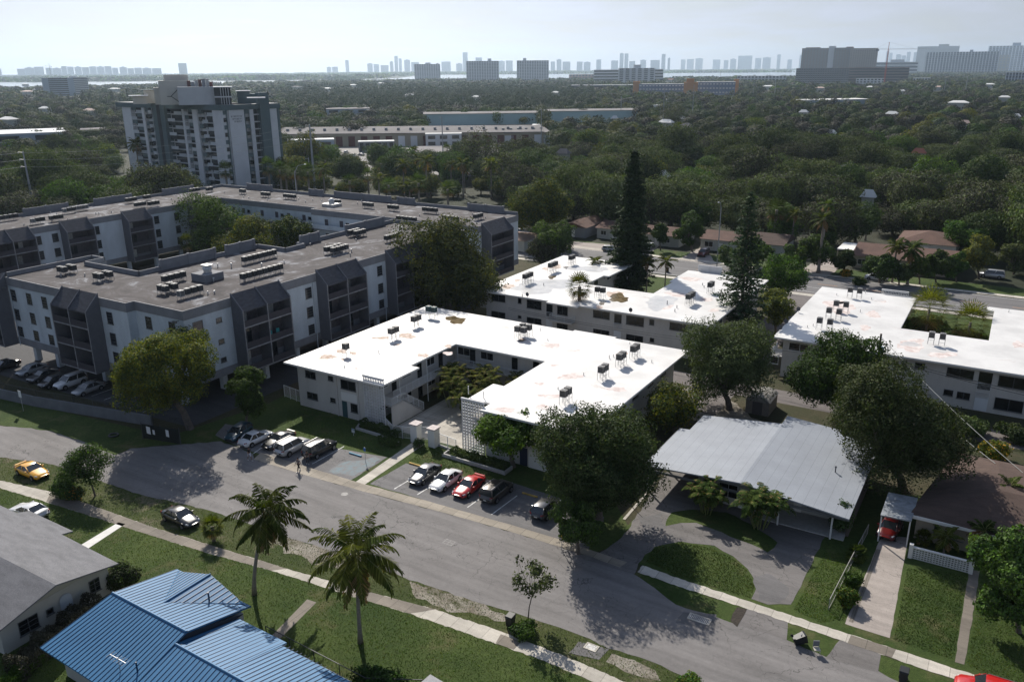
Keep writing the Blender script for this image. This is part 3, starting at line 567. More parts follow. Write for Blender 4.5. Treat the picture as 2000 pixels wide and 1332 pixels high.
# ---------------------------------------------------------------- white roofed courtyard blocks
def whiteroofmat(name, seed, puddle=0.0, stain=0.5):
    m = bpy.data.materials.new(name); m.use_nodes = True; t = m.node_tree; L = t.links.new; b = t.nodes['Principled BSDF']
    tcn = t.nodes.new('ShaderNodeTexCoord'); mp = t.nodes.new('ShaderNodeMapping'); mp.inputs['Location'].default_value = (seed * 13.1, seed * 7.7, 0); L(tcn.outputs['Object'], mp.inputs[0]); v = mp.outputs[0]
    def noise(sc, d=6, r=0.65, dist=0.0, st=None):
        vv = v
        if st: q = t.nodes.new('ShaderNodeMapping'); q.inputs['Scale'].default_value = st; L(v, q.inputs[0]); vv = q.outputs[0]
        n = t.nodes.new('ShaderNodeTexNoise'); n.inputs['Scale'].default_value = sc; n.inputs['Detail'].default_value = d; n.inputs['Roughness'].default_value = r; n.inputs['Distortion'].default_value = dist; L(vv, n.inputs['Vector']); return n.outputs[0]
    base = ramp(t, noise(0.2, 6, 0.6), [(0.3, (0.50, 0.49, 0.475)), (0.6, (0.65, 0.64, 0.62))])
    st = ramp(t, noise(0.22, 7, 0.62, 0.5, (1, 1.8, 1)), [(0.66 - 0.05 * stain, (0, 0, 0)), (0.76, (0.8, 0.8, 0.8))])
    mx = t.nodes.new('ShaderNodeMixRGB'); L(st, mx.inputs[0]); L(base, mx.inputs[1]); sc = ramp(t, noise(1.6, 6, 0.8), [(0.35, (0.22, 0.12, 0.08)), (0.6, (0.52, 0.44, 0.40))]); L(sc, mx.inputs[2]); cur = mx.outputs[0]
    L(cur, b.inputs['Base Color']); b.inputs['Roughness'].default_value = 0.55
    bp = t.nodes.new('ShaderNodeBump'); bp.inputs['Strength'].default_value = 0.3; bp.inputs['Distance'].default_value = 0.02; L(noise(6, 5, 0.7), bp.inputs['Height']); L(bp.outputs[0], b.inputs['Normal'])
    return m
STUC = mat('cream stucco', (0.50, 0.48, 0.45), 0.9, var=0.07, vs=0.5, var2=0.05, vs2=9, stretch=(1, 1, 0.3)); SOFF = mat('eave white', (0.66, 0.65, 0.62), 0.7)
TEAL = mat('teal door', (0.03, 0.075, 0.085), 0.5); RAILW = mat('white railing', (0.60, 0.62, 0.63), 0.5); STEPM = mat('stair concrete', (0.40, 0.39, 0.37), 0.9, var=0.1, vs=3)
STAIN = mat('rust stain', (0.36, 0.24, 0.17), 0.8, col2=(0.66, 0.58, 0.52), vs=1.8, detail=8); STAINP = mat('pink stain', (0.50, 0.40, 0.37), 0.8, col2=(0.72, 0.67, 0.64), vs=1.2, detail=8)
PUD = mat('roof puddle', (0.10, 0.075, 0.04), 0.08, spec=0.6, col2=(0.22, 0.17, 0.10), vs=0.9); PUDC = mat('clear puddle', (0.44, 0.44, 0.44), 0.3, spec=0.4, col2=(0.60, 0.59, 0.57), vs=0.5)
ZR = 6.3
def blob(root, O, px, py, wpx, hpx, m, name='roof_stain', z=ZR + .004, seed=1, thin=0.45):
    c = S(px, py, z); a = S(px + wpx / 2, py, z); b = S(px, py + hpx / 2, z); rn = random.Random(seed + int(px)); pts = []
    ph = [rn.uniform(0, 6.28) for _ in range(4)]
    for k in range(36):
        th = k / 36 * 2 * math.pi; r = 1 + .18 * math.sin(2 * th + ph[0]) + .14 * math.sin(3 * th + ph[1]) + .10 * math.sin(5 * th + ph[2]) + .08 * math.sin(9 * th + ph[3])
        u, v = math.cos(th) * r, math.sin(th) * r
        pts.append((c[0] + (a[0] - c[0]) * u + (b[0] - c[0]) * v, c[1] + (a[1] - c[1]) * u + (b[1] - c[1]) * v, z))
    mb = M(); mb.add(pts, [tuple(range(36))]); ob = mb.build(name, m, root, o=O)
    if ob.data.polygons[0].normal.z < 0: ob.data.flip_normals()
def roofs(root, O, roofpl, seed):
    M().prism(roofpl, ZR - .24, ZR - .02).build('eave', SOFF, root, o=O); M().prism(offset(roofpl, -.03), ZR - .019, ZR).build('roof', whiteroofmat('white roof %d' % seed, seed), root, o=O)
def pwin(root, O, t0, box, off, sc, **k):
    x0, y0, x1, y1 = box; a = PT(off[0] + x0 / sc, off[1] + y0 / sc, t0); b = PT(off[0] + x1 / sc, off[1] + y1 / sc, t0)
    b2 = PT(off[0] + x0 / sc, off[1] + (y0 + (y1 - y0) * .85) / sc, t0)
    w = max(.5, b[0] - a[0]); z0 = b2[1]; h = max(.45, a[1] - z0); k.setdefault('mull', 1 if w > 1.3 else 0); k.setdefault('glass', GLASSD)
    if 'nm' in k: nm = k.pop('nm')
    else: nm = 'window'
    return window(root, O, '-t', t0, a[0], z0, w, h, name=nm, **k)
def screen_wall(root, O, s0, s1, t0, h=6.95):
    """pierced ornamental block wall"""
    mb = M(); th = .14; y0, y1 = t0 - th / 2, t0 + th / 2; n = 8; cw = (s1 - s0) / n; rows = int(h / cw)
    for k in range(n + 1): mb.box(s0 + k * cw - .04, s0 + k * cw + .04, y0, y1, 0.0, rows * cw)
    for j in range(rows + 1): mb.box(s0, s1, y0 + .01, y1 - .01, j * cw - .04, j * cw + .04)
    for j in range(rows):
        for k in range(n):
            cx, cz = s0 + (k + .5) * cw, (j + .5) * cw; r = cw * .22
            mb.add([(cx - r, y0 + .03, cz), (cx, y0 + .03, cz - r), (cx + r, y0 + .03, cz), (cx, y0 + .03, cz + r)], [(0, 1, 2, 3)])
    mb.box(s0 - .08, s1 + .08, y0 - .04, y1 + .04, rows * cw + .041, rows * cw + .30)
    return mb.build('screen_wall', mat('white block', (0.60, 0.60, 0.60), 0.8, var=.08, vs=1), root, o=O)
def block_b():
    o = (-60, 85); O = (o[0], o[1], 0); root = broot('apartment_building', 'two storey cream courtyard block with brilliant white roof, in the middle facing the parked cars', 'apartment building', *o)
    rp = [(-81.7, 73.5), (-64.3, 73.5), (-64.3, 81.2), (-65.8, 81.2), (-65.8, 91.8), (-51, 91.8), (-51, 81.2), (-52.6, 81.2), (-52.6, 75.6), (-49.4, 75.6), (-49.4, 73.3), (-35.7, 73.3), (-35.7, 105.8), (-47, 105.8), (-47, 106.4), (-54, 106.4), (-54, 105.8), (-81.7, 105.8)]
    roofs(root, O, rp, 1)
    wp = [(-80.1, 74.4), (-67.4, 74.4), (-67.4, 93.6), (-49.4, 93.6), (-49.4, 74.4), (-37.3, 74.4), (-37.3, 104.6), (-80.1, 104.6)]
    M().prism(wp, 0, ZR - .25).build('wall', STUC, root, o=O)
    for b, lab in (((-78.6, 4.45, 1.9, 1.0), 0), ((-74.4, 4.8, .9, .65), 0), ((-72.2, 4.1, 2.6, 1.3), 0), ((-70.7, 1.05, 1.2, 1.25), 0), ((-78.6, 1.35, 1.95, 1.0), 0), ((-74.3, 1.7, .9, .65), 0),
                   ((-47.6, 4.3, 1.9, 1.1), 0), ((-47.6, 1.2, 1.9, 1.2), 0), ((-41, 4.3, 1.9, 1.1), 0), ((-41, 1.2, 1.9, 1.1), 0)):
        window(root, O, '-t', 74.4, b[0], b[1], b[2], b[3], glass=GLASSD, mull=1 if b[2] > 1.2 else 0, bars=1 if b[2] < 1.2 else 0)
    M().box(-72.25, -69.5, 74.34, 74.395, 2.45, 3.6).build('wall_panel', SOFF, root, o=O)
    M().box(-72.2, -71.35, 74.34, 74.395, 0.05, 2.3).build('door', TEAL, root, o=O); M().box(-44.6, -43.6, 74.34, 74.395, 0.05, 2.3).build('door', mat('navy door', (0.02, 0.03, 0.06), .5), root, o=O)
    M().box(-73.0, -72.85, 74.25, 74.39, 0.0, ZR - .26).build('pilaster', STUC, root, o=O); M().box(-69.3, -69.15, 74.25, 74.39, 0.0, ZR - .26).build('pilaster', STUC, root, o=O)
    mb = M(); mb.add([(-43.4, 74.3, 0), (-40.4, 74.3, 0), (-43.4, 74.3, 2.6), (-43.4, 74.38, 0), (-40.4, 74.38, 0), (-43.4, 74.38, 2.6)], [(0, 1, 2), (5, 4, 3), (0, 3, 4, 1), (1, 4, 5, 2), (2, 5, 3, 0)]); mb.build('fin_wall', SOFF, root, o=O)
    screen_wall(root, O, -68.0, -64.7, 74.2); screen_wall(root, O, -52.6, -49.5, 74.25)
    # galleries, stairs, balustrades
    M().box(-67.38, -65.5, 74.6, 93.5, 2.85, 3.0).build('gallery', STUC, root, o=O); M().box(-67.3, -49.5, 92.0, 93.55, 2.851, 3.001).build('gallery', STUC, root, o=O)
    M().box(-51.2, -49.42, 76, 91.95, 2.85, 3.0).build('gallery', STUC, root, o=O)
    railing([(-65.6, 77.2), (-65.6, 92.1), (-51.1, 92.1), (-51.1, 77)], 3.0).build('balustrade', RAILW, root, o=O)
    for p in ((-65.6, 78.5), (-65.6, 84.5), (-65.6, 91.9), (-51.1, 91.9), (-51.1, 84)): M().cyl(p[0], p[1], 0, ZR - .25, .06, .06, 8).build('post', RAILW, root, o=O)
    st = M(); st.box(-65.45, -64.2, 75.0, 77.4, 2.8, 3.0); n = 16
    for k in range(n): st.box(-65.45, -64.2, 77.4 + k * .27, 77.4 + (k + 1) * .27, 3.0 - (k + 1) * .1765 - .12, 3.0 - (k + 1) * .1765)
    st.build('staircase', STEPM, root, o=O)
    mb = M(); mb.add([(-64.18, 75, 0), (-64.18, 81.4, 0), (-64.18, 77.5, 2.75), (-64.18, 75, 2.75), (-64.3, 75, 0), (-64.3, 81.4, 0), (-64.3, 77.5, 2.75), (-64.3, 75, 2.75)], [(0, 1, 2, 3), (7, 6, 5, 4), (1, 5, 6, 2), (0, 3, 7, 4)]); mb.build('stair_wall', STUC, root, o=O)
    railing([(-65.4, 75.1, 3.0), (-64.25, 75.1, 3.0), (-64.25, 77.5, 3.0), (-64.25, 81.7, 0.15)], 3.0, h=1.0).build('balustrade', RAILW, root, o=O)
    for z in (0.05, 3.05):
        for t in (79.0, 84.6, 89.6): M().box(-67.395, -67.34, t, t + .95, z, z + 2.15).build('door', GLASSD, root, o=O)
        for t in (76.3, 81.2, 86.7): window(root, O, '+s', -67.4, t, z + 1.0, 1.9, 1.15, glass=GLASSD, frame=FRAMEW)
        for s in (-64.6, -57.4, -53.9): M().box(s, s + .95, 93.54, 93.595, z, z + 2.15).build('door', GLASSD, root, o=O)
        for s in (-66.8, -62.7, -51.6): window(root, O, '-t', 93.6, s, z + 1.0, 2.2, 1.15, glass=GLASSD, frame=FRAMEW)
        for t in (76, 80.5, 86, 90, 95, 99.5): window(root, O, '+s', -37.3, t, z + 1.0, 1.8, 1.15, glass=GLASSD)
    for q in ((668, 685, 22, 10), (690, 690, 15, 6), (640, 697, 40, 8), (673, 702, 14, 5), (745, 660, 30, 6), (775, 673, 14, 4), (795, 656, 34, 10)): blob(root, O, *q, STAIN, seed=2)
    for q in ((700, 720, 18, 4), (1075, 675, 34, 12), (1114, 735, 46, 12), (1082, 713, 26, 4), (1054, 749, 22, 5), (1120, 685, 24, 5), (1075, 773, 44, 8), (1205, 760, 36, 9), (985, 800, 46, 10), (1060, 795, 22, 12), (990, 640, 24, 4), (1024, 667, 22, 6), (875, 690, 22, 6)): blob(root, O, *q, STAINP, seed=3)
    blob(root, O, 890, 625, 36, 15, PUD, 'puddle'); blob(root, O, 827, 694, 20, 8, STAIN); blob(root, O, 875, 676, 16, 6, STAIN); blob(root, O, 1020, 664, 16, 6, STAIN); blob(root, O, 1215, 690, 22, 8, STAIN)
    v = M()
    for q in ((740, 690, .5), (673, 718, .35), (1055, 645, .4), (1070, 665, .3), (1190, 700, .5), (1198, 697, .4), (1273, 708, .4), (1140, 733, .4), (1090, 760, .3), (1027, 803, .5), (945, 778, .9), (915, 770, 1.1), (1230, 672, .3)):
        s, t = S(q[0], q[1], ZR); v.cyl(s, t, ZR + .002, ZR + q[2], .06, .06, 6)
    v.build('vent_pipe', SOFF, root, o=O)['kind'] = 'stuff'
block_b()
def block_c():
    o = (-58, 135); O = (o[0], o[1], 0); root = broot('apartment_building', 'cream block with puddled white roof and a tall pine rising from its court', 'apartment building', *o)
    rp = [(-80.2, 118.8), (-65.4, 118.8), (-65.4, 117.9), (-59.5, 117.9), (-59.5, 118.8), (-36.8, 118.8), (-36.8, 152.2), (-52.5, 152.2), (-52.5, 142), (-51.8, 142), (-51.8, 132.4), (-65, 132.4), (-65, 140), (-63.9, 140), (-63.9, 152.2), (-80.2, 152.2)]
    roofs(root, O, rp, 2)
    wp = [(-78.8, 119.8), (-38.2, 119.8), (-38.2, 151), (-49.9, 151), (-49.9, 130.8), (-66.6, 130.8), (-66.6, 151), (-78.8, 151)]
    M().prism(wp, 0, ZR - .25).build('wall', STUC, root, o=O)
    R7 = ((900, 350), 3.33)
    for b in ((200, 745, 290, 795), (372, 772, 395, 812), (430, 782, 525, 845), (628, 820, 695, 888), (862, 850, 968, 905), (1078, 885, 1190, 952), (1228, 910, 1257, 952), (1360, 930, 1478, 985), (200, 855, 290, 900), (372, 885, 395, 905), (430, 895, 525, 935), (625, 935, 695, 985), (862, 970, 965, 1018), (1076, 1005, 1185, 1060), (1230, 1030, 1257, 1060)):
        pwin(root, O, 119.8, b, *R7)
    for b in ((558, 805, 597, 880), (1000, 875, 1045, 930)):
        a = PT(900 + b[0] / 3.33, 350 + b[1] / 3.33, 119.8); c = PT(900 + b[2] / 3.33, 350 + b[3] / 3.33, 119.8)
        M().box(a[0], c[0], 119.74, 119.795, c[1] - .4, a[1]).build('stair_opening_shade', GLASSD, root, o=O)  # dark plate on the wall, stairwell shade put into its colour
        railing([(a[0], 119.68), (c[0], 119.68)], 3.0, post=9).build('balustrade', RAILW, root, o=O); M().box(a[0], c[0], 119.7, 119.79, 0.4, 2.6).build('metal_door', RAILW, root, o=O)
    a = PT(900 + 575 / 3.33, 350 + 940 / 3.33, 118.6); c = PT(900 + 722 / 3.33, 350 + 940 / 3.33, 118.6)
    M().box(a[0], c[0], 118.5, 119.79, 2.8, 3.0).build('balcony', STUC, root, o=O); railing([(a[0], 119.7), (a[0], 118.6), (c[0], 118.6), (c[0], 119.7)], 3.0).build('balustrade', RAILW, root, o=O)
    M().box(-80.5, -78.85, 120, 124, 2.8, 2.98).build('balcony', STUC, root, o=O); railing([(-78.9, 120.1), (-80.4, 120.1), (-80.4, 124)], 3.0).build('balustrade', RAILW, root, o=O)
    for z in (1.0, 4.1):
        for s in (-64, -60, -56, -52.8): window(root, O, '-t', 130.8, s, z, 1.6, 1.2, glass=GLASSD)
        for t in (122, 127, 133, 139, 145): window(root, O, '+s', -38.2, t, z, 1.8, 1.15, glass=GLASSD)
        for t in (133.5, 139, 145): window(root, O, '+s', -66.6, t, z, 1.8, 1.2, glass=GLASSD, frame=FRAMEW)
    railing([(-50.5, 151.4), (-47, 151.4)], 3, h=1).build('balustrade', RAILW, root, o=O)
    sc = wallline([(-56.0 + 5.5, 152.5), (-56 + 10, 152.5)], .2, 3.0, 7.6); sc.build('screen_wall', MT['white block'], root, o=O)
    for q in ((995, 560, 34, 8), (1010, 548, 8, 5), (1085, 521, 22, 10), (1065, 525, 10, 6), (1170, 600, 16, 6), (1200, 575, 28, 14)): blob(root, O, *q, STAIN, seed=6)
    blob(root, O, 1030, 562, 22, 12, PUD, 'puddle'); blob(root, O, 1078, 541, 16, 7, PUD, 'puddle'); blob(root, O, 1208, 582, 40, 16, PUD, 'puddle', z=ZR + .008); blob(root, O, 1177, 590, 14, 10, PUD, 'puddle'); blob(root, O, 1110, 523, 18, 6, PUD, 'puddle')
    blob(root, O, 1060, 558, 120, 28, PUDC, 'puddle', z=ZR + .006); blob(root, O, 1150, 525, 70, 12, PUDC, 'puddle', z=ZR + .006); blob(root, O, 1290, 590, 60, 26, PUDC, 'puddle', z=ZR + .006)
    for q in ((1325, 575, 46, 10), (1350, 545, 40, 8), (1300, 600, 30, 8), (1380, 585, 30, 6), (1395, 606, 22, 6)): blob(root, O, *q, STAINP, seed=7)
    v = M()
    for q in ((1020, 580, .5), (1062, 558, .5), (1303, 595, .7), (1322, 602, .5), (1318, 609, .5), (1372, 557, .4), (1375, 562, .4), (1225, 545, .4), (1180, 545, .4)):
        s, t = S(q[0], q[1], ZR); v.cyl(s, t, ZR + .002, ZR + q[2], .07, .07, 6)
    v.build('vent_pipe', GREYW, root, o=O)['kind'] = 'stuff'
block_c()
def block_d():
    o = (-10, 128); O = (o[0], o[1], 0); root = broot('apartment_building', 'cream block with white roof at the right edge, two palms in its court', 'apartment building', *o)
    rp = [(-27.2, 118.2), (22, 118.2), (22, 152), (-1.0, 152), (-1.0, 149.5), (0.1, 149.5), (0.1, 132), (-11.6, 132), (-11.6, 152), (-27.2, 152)]
    roofs(root, O, rp, 3)
    wp = [(-25.9, 119.3), (20.5, 119.3), (20.5, 150.8), (1.6, 150.8), (1.6, 130.5), (-13.2, 130.5), (-13.2, 150.8), (-25.9, 150.8)]
    M().prism(wp, 0, ZR - .25).build('wall', STUC, root, o=O)
    for b in ((330, 1145, 480, 1210), (200, 1240, 250, 1300)): pwin(root, O, 119.3, b, (1450, 350), 3.6, frame=FRAMEW)
    R5_ = ((1550, 640), 4.44)
    for b in ((940, 285, 980, 345), (1055, 298, 1135, 362), (1335, 340, 1560, 435), (1785, 410, 2040, 525), (1305, 530, 1380, 590), (1420, 550, 1525, 620), (1750, 600, 1985, 720)): pwin(root, O, 119.3, b, *R5_)
    a = PT(1550 + 1615 / 4.44, 640 + 380 / 4.44, 119.3); c = PT(1550 + 1720 / 4.44, 640 + 460 / 4.44, 119.3)
    M().box(a[0], c[0], 119.24, 119.295, 3.1, a[1]).build('stair_opening_shade', GLASSD, root, o=O); railing([(a[0], 119.18), (c[0], 119.18)], 3.0, post=9).build('balustrade', RAILW, root, o=O)  # first box is a dark plate, shade of the stair opening by colour
    railing([(a[0], 119.18), (c[0], 119.18)], 1.95, h=.8, post=9).build('balustrade', RAILW, root, o=O); M().box(a[0], c[0], 119.2, 119.29, 0.1, 1.9).build('metal_door', RAILW, root, o=O)
    M().box(-27.6, -25.93, 119.6, 123, 2.8, 2.98).build('balcony', STUC, root, o=O); railing([(-25.95, 119.7), (-27.5, 119.7), (-27.5, 123)], 3).build('balustrade', RAILW, root, o=O)
    sc = screen_wall(root, O, -17.2, -13.0, 152.3, 7.3)
    st = M()
    for k in range(14): st.box(0.3, 1.5, 134 + k * .3, 134.3 + k * .3, 3.0 - (k + 1) * .2, 3.1 - (k + 1) * .2)
    st.build('staircase', STEPM, root, o=O); railing([(0.3, 133, 3.0), (0.3, 134, 3.0), (0.3, 138.2, 0.2)], 3).build('balustrade', RAILW, root, o=O)
    M().box(0.3, 1.58, 139, 150.6, 2.85, 3.0).build('gallery', STUC, root, o=O); railing([(0.35, 139), (0.35, 150.6)], 3).build('balustrade', RAILW, root, o=O)
    for z in (1.0, 4.1):
        for t in (133, 139, 145): window(root, O, '-s', -13.2 + 14.8, t + 1.8, z, 1.8, 1.2, glass=GLASSD)
        for t in (121, 126, 132, 138, 144): window(root, O, '-s', -25.9, t + 1.8, z, 1.8, 1.15, glass=GLASSD)
    for q in ((1720, 588, 22, 6), (1705, 614, 30, 12), (1690, 640, 22, 10), (1780, 674, 60, 22), (1840, 693, 50, 12), (1990, 673, 24, 14), (1640, 590, 22, 6), (1640, 600, 60, 26)): blob(root, O, *q, STAINP, seed=9)
    blob(root, O, 1778, 672, 34, 11, mat('grey stain', (0.42, 0.41, 0.41), .6, col2=(.6, .58, .56), vs=.8), seed=12, z=ZR + .008)
    blob(root, O, 1718, 587, 18, 5, MT['grey stain'], seed=13, z=ZR + .008)
    v = M()
    for q in ((1690, 573, .5), (1702, 585, .4), (1680, 610, .5), (1634, 577, .4), (1588, 637, .4), (1577, 640, .4), (1653, 655, .4), (1970, 610, .4)):
        s, t = S(q[0], q[1], ZR); v.cyl(s, t, ZR + .002, ZR + q[2], .06, .06, 6)
    v.build('vent_pipe', SOFF, root, o=O)['kind'] = 'stuff'
block_d()
# ---------------------------------------------------------------- vegetation
def leafmat(name, a, b, trans=0.28, rough=0.75, objr=0.32, hue=0.012, spec=0.10):
    m = bpy.data.materials.new(name); m.use_nodes = True; t = m.node_tree; L = t.links.new; bs = t.nodes['Principled BSDF']
    bs.inputs['Roughness'].default_value = rough; bs.inputs['Specular IOR Level'].default_value = spec
    tcn = t.nodes.new('ShaderNodeTexCoord'); n = t.nodes.new('ShaderNodeTexNoise'); n.inputs['Scale'].default_value = 0.45; n.inputs['Detail'].default_value = 3; L(tcn.outputs['Object'], n.inputs['Vector'])
    base = ramp(t, n.outputs[0], [(0.36, a), (0.64, b)])
    at = t.nodes.new('ShaderNodeAttribute'); at.attribute_name = 'lv'
    mr = t.nodes.new('ShaderNodeMapRange'); mr.inputs[3].default_value = 0.55; mr.inputs[4].default_value = 1.5; L(at.outputs['Fac'], mr.inputs[0])
    oi = t.nodes.new('ShaderNodeObjectInfo'); m2 = t.nodes.new('ShaderNodeMapRange'); m2.inputs[3].default_value = 1 - objr; m2.inputs[4].default_value = 1 + objr; L(oi.outputs['Random'], m2.inputs[0])
    mu = t.nodes.new('ShaderNodeMath'); mu.operation = 'MULTIPLY'; L(mr.outputs[0], mu.inputs[0]); L(m2.outputs[0], mu.inputs[1])
    sc = t.nodes.new('ShaderNodeVectorMath'); sc.operation = 'SCALE'; L(base, sc.inputs[0]); L(mu.outputs[0], sc.inputs['Scale'])
    hs = t.nodes.new('ShaderNodeHueSaturation'); fr = t.nodes.new('ShaderNodeMath'); fr.operation = 'FRACT'; m3 = t.nodes.new('ShaderNodeMath'); m3.operation = 'MULTIPLY'; m3.inputs[1].default_value = 9.7; L(oi.outputs['Random'], m3.inputs[0]); L(m3.outputs[0], fr.inputs[0])
    m4 = t.nodes.new('ShaderNodeMapRange'); m4.inputs[3].default_value = 0.5 - hue; m4.inputs[4].default_value = 0.5 + hue; L(fr.outputs[0], m4.inputs[0]); L(m4.outputs[0], hs.inputs['Hue']); L(sc.outputs[0], hs.inputs['Color'])
    L(hs.outputs[0], bs.inputs['Base Color'])
    tr = t.nodes.new('ShaderNodeBsdfTranslucent'); v = t.nodes.new('ShaderNodeVectorMath'); v.operation = 'MULTIPLY'; v.inputs[1].default_value = (1.25, 1.35, 0.35); L(hs.outputs[0], v.inputs[0]); L(v.outputs[0], tr.inputs[0])
    mx = t.nodes.new('ShaderNodeMixShader'); mx.inputs[0].default_value = trans; L(bs.outputs[0], mx.inputs[1]); L(tr.outputs[0], mx.inputs[2]); L(mx.outputs[0], t.nodes['Material Output'].inputs[0])
    MT[name] = m; return m
LF = {
 'oak': leafmat('oak leaves', (0.046, 0.062, 0.024), (0.102, 0.122, 0.050), 0.18),
 'dark': leafmat('dark leaves', (0.030, 0.052, 0.017), (0.072, 0.106, 0.034), 0.18),
 'green': leafmat('green leaves', (0.034, 0.074, 0.014), (0.080, 0.138, 0.024), 0.26),
 'yellow': leafmat('yellow green leaves', (0.068, 0.080, 0.012), (0.155, 0.158, 0.024), 0.28, hue=0.02),
 'brown': leafmat('grey brown leaves', (0.040, 0.040, 0.028), (0.078, 0.074, 0.052), 0.06),
 'teal': leafmat('blue green needles', (0.022, 0.042, 0.020), (0.050, 0.080, 0.036), 0.16),
 'palm': leafmat('palm leaves', (0.044, 0.066, 0.014), (0.125, 0.130, 0.026), 0.34, rough=0.85, spec=0.04),
 'arec': leafmat('areca leaves', (0.030, 0.055, 0.012), (0.080, 0.108, 0.026), 0.28, rough=0.85, spec=0.04),
 'dry': leafmat('dry fronds', (0.16, 0.10, 0.045), (0.26, 0.17, 0.07), 0.25),
 'flower': leafmat('orange flowers', (0.45, 0.20, 0.03), (0.60, 0.30, 0.05), 0.3),
}
BARK = mat('bark', (0.12, 0.10, 0.085), 0.95, var=0.25, vs=2, var2=0.25, vs2=12, bump=0.8, bs=8); BARKP = mat('palm trunk', (0.21, 0.185, 0.16), 0.9, var=0.2, vs=3, bump=0.6, bs=14, stretch=(1, 1, 3))
def quadmesh(name, P, U, V, mats, mi=None, lv=None):
    """one quad per row: centre P, half axes U and V"""
    n = len(P); co = np.empty((n, 4, 3), np.float32)
    co[:, 0] = P - U - V * 0.55; co[:, 1] = P + U * 0.75 - V; co[:, 2] = P + U + V * 0.6; co[:, 3] = P - U * 0.7 + V
    me = bpy.data.meshes.new(name); me.vertices.add(n * 4); me.vertices.foreach_set('co', co.ravel()); me.loops.add(n * 4); me.loops.foreach_set('vertex_index', np.arange(n * 4, dtype=np.int32))
    me.polygons.add(n); me.polygons.foreach_set('loop_start', np.arange(0, n * 4, 4, dtype=np.int32)); me.polygons.foreach_set('loop_total', np.full(n, 4, np.int32))
    for m_ in (mats if isinstance(mats, (list, tuple)) else [mats]): me.materials.append(m_)
    if mi is not None: me.polygons.foreach_set('material_index', np.asarray(mi, np.int32))
    a = me.attributes.new('lv', 'FLOAT', 'FACE'); a.data.foreach_set('value', (np.random.RandomState(1).rand(n) if lv is None else lv).astype(np.float32))
    me.update(); me.validate(); return me
def unit(a): return a / np.maximum(1e-6, np.linalg.norm(a, axis=-1, keepdims=True))
def frames_from(nrm, rs):
    h = unit(rs.normal(size=nrm.shape)); u = unit(np.cross(nrm, h)); return u, np.cross(nrm, u)
def lobes_for(r, h0, h1, k, rs, lobe=0.42, flat=1.0):
    """lobe centres (in metres) filling an uneven dome of radius r between heights h0 and h1"""
    c = []; zc = (h0 + h1) / 2; hz = (h1 - h0) / 2
    for i in range(k):
        d = unit(rs.normal(size=3)); d[2] = d[2] * flat; f = rs.uniform(0.35, 0.78) * (1 if lobe < .5 else (1 - lobe) / .55)
        rad = lobe * rs.uniform(0.7, 1.25); q = np.array([d[0] * r * f, d[1] * r * f, zc + d[2] * hz * f]); c.append((q, np.array([r * rad, r * rad, min(r * rad, hz * 0.8) * rs.uniform(.7, 1)])))
    return c
def crown_arrays(lobes, n, size, rs, shell=0.62, up=0.25, nj=.58):
    w = np.array([l[1][0] ** 2 for l in lobes]); w = w / w.sum(); idx = rs.choice(len(lobes), n, p=w)
    cen = np.array([l[0] for l in lobes])[idx]; rad = np.array([l[1] for l in lobes])[idx]
    d = unit(rs.normal(size=(n, 3)) + np.array([0, 0, up])); rr = shell + (1 - shell) * rs.rand(n, 1) ** 0.6
    # uneven lobe surface: bumps keyed to direction
    ph = rs.rand(len(lobes), 3)[idx] * 6.28
    bump = 1 + 0.13 * np.sin(d[:, :1] * 6 + ph[:, :1]) + 0.13 * np.sin(d[:, 1:2] * 7 + ph[:, 1:2]) + 0.10 * np.sin(d[:, 2:3] * 8 + ph[:, 2:3])
    P = cen + d * rad * rr * bump; nr = unit(d + rs.normal(size=(n, 3)) * nj + np.array([0, 0, 0.15])); U, V = frames_from(nr, rs)
    s = size * rs.uniform(0.6, 1.35, (n, 1)); return P, U * s * 0.5, V * s * 0.5 * rs.uniform(.5, .9, (n, 1))
def trunk_mesh(h0, r, lobes, rs, lean=(0, 0), tr=None, bark=None, forks=5):
    mb = M(); tr = tr or max(0.12, r * 0.055); top = Vector((lean[0], lean[1], h0)); mb.tube([(0, 0, -0.05), (lean[0] * .3, lean[1] * .3, h0 * 0.5), top], [tr * 1.25, tr * 0.95, tr * 0.8], 9)
    for c, rd in lobes[:forks * 2]:
        c = Vector(c); mid = top.lerp(c, 0.5) + Vector((rs.uniform(-.3, .3), rs.uniform(-.3, .3), rs.uniform(-.2, .5))); mb.tube([top - Vector((0, 0, .15)), mid, c], [tr * .55, tr * .35, tr * .12], 6)
        for _ in range(2):
            e = c + Vector(rs.normal(size=3)) * rd[0] * .5; mb.tube([mid.lerp(c, .5), e], [tr * .18, tr * .05], 4)
    return mb
def tree(name, label, cat, loc, r, h, hc=None, kind='oak', n=9000, size=0.35, seed=1, k=14, lobe=0.42, group=None, mix=None, lean=(0, 0), tr=None, shell=0.62, flat=1.0, ry=None):
    """tree thing: trunk with limbs and a crown of leaf clumps; r crown radius, h height, hc underside height"""
    rs = np.random.RandomState(seed); hc = h * 0.3 if hc is None else hc; root = thing(name, label, cat, loc, 0.0, group)
    lb = lobes_for(r, hc, h, k, rs, lobe, flat)
    if ry:
        for c, rd in lb: c[1] *= ry
    if lean != (0, 0):
        for c, rd in lb: c[0] += lean[0]; c[1] += lean[1]
    trunk_mesh(hc + (h - hc) * .2, r, lb, rs, lean, tr).build('trunk', BARK, root)
    P, U, V = crown_arrays(lb, n, size, rs, shell); ms = [LF[kind]]; mi = None
    if mix: ms.append(LF[mix[0]]); mi = (rs.rand(n) < mix[1]).astype(int)
    ob = bpy.data.objects.new('crown', quadmesh('crown', P, U, V, ms, mi, rs.rand(n))); C.objects.link(ob); ob.parent = root
    return root
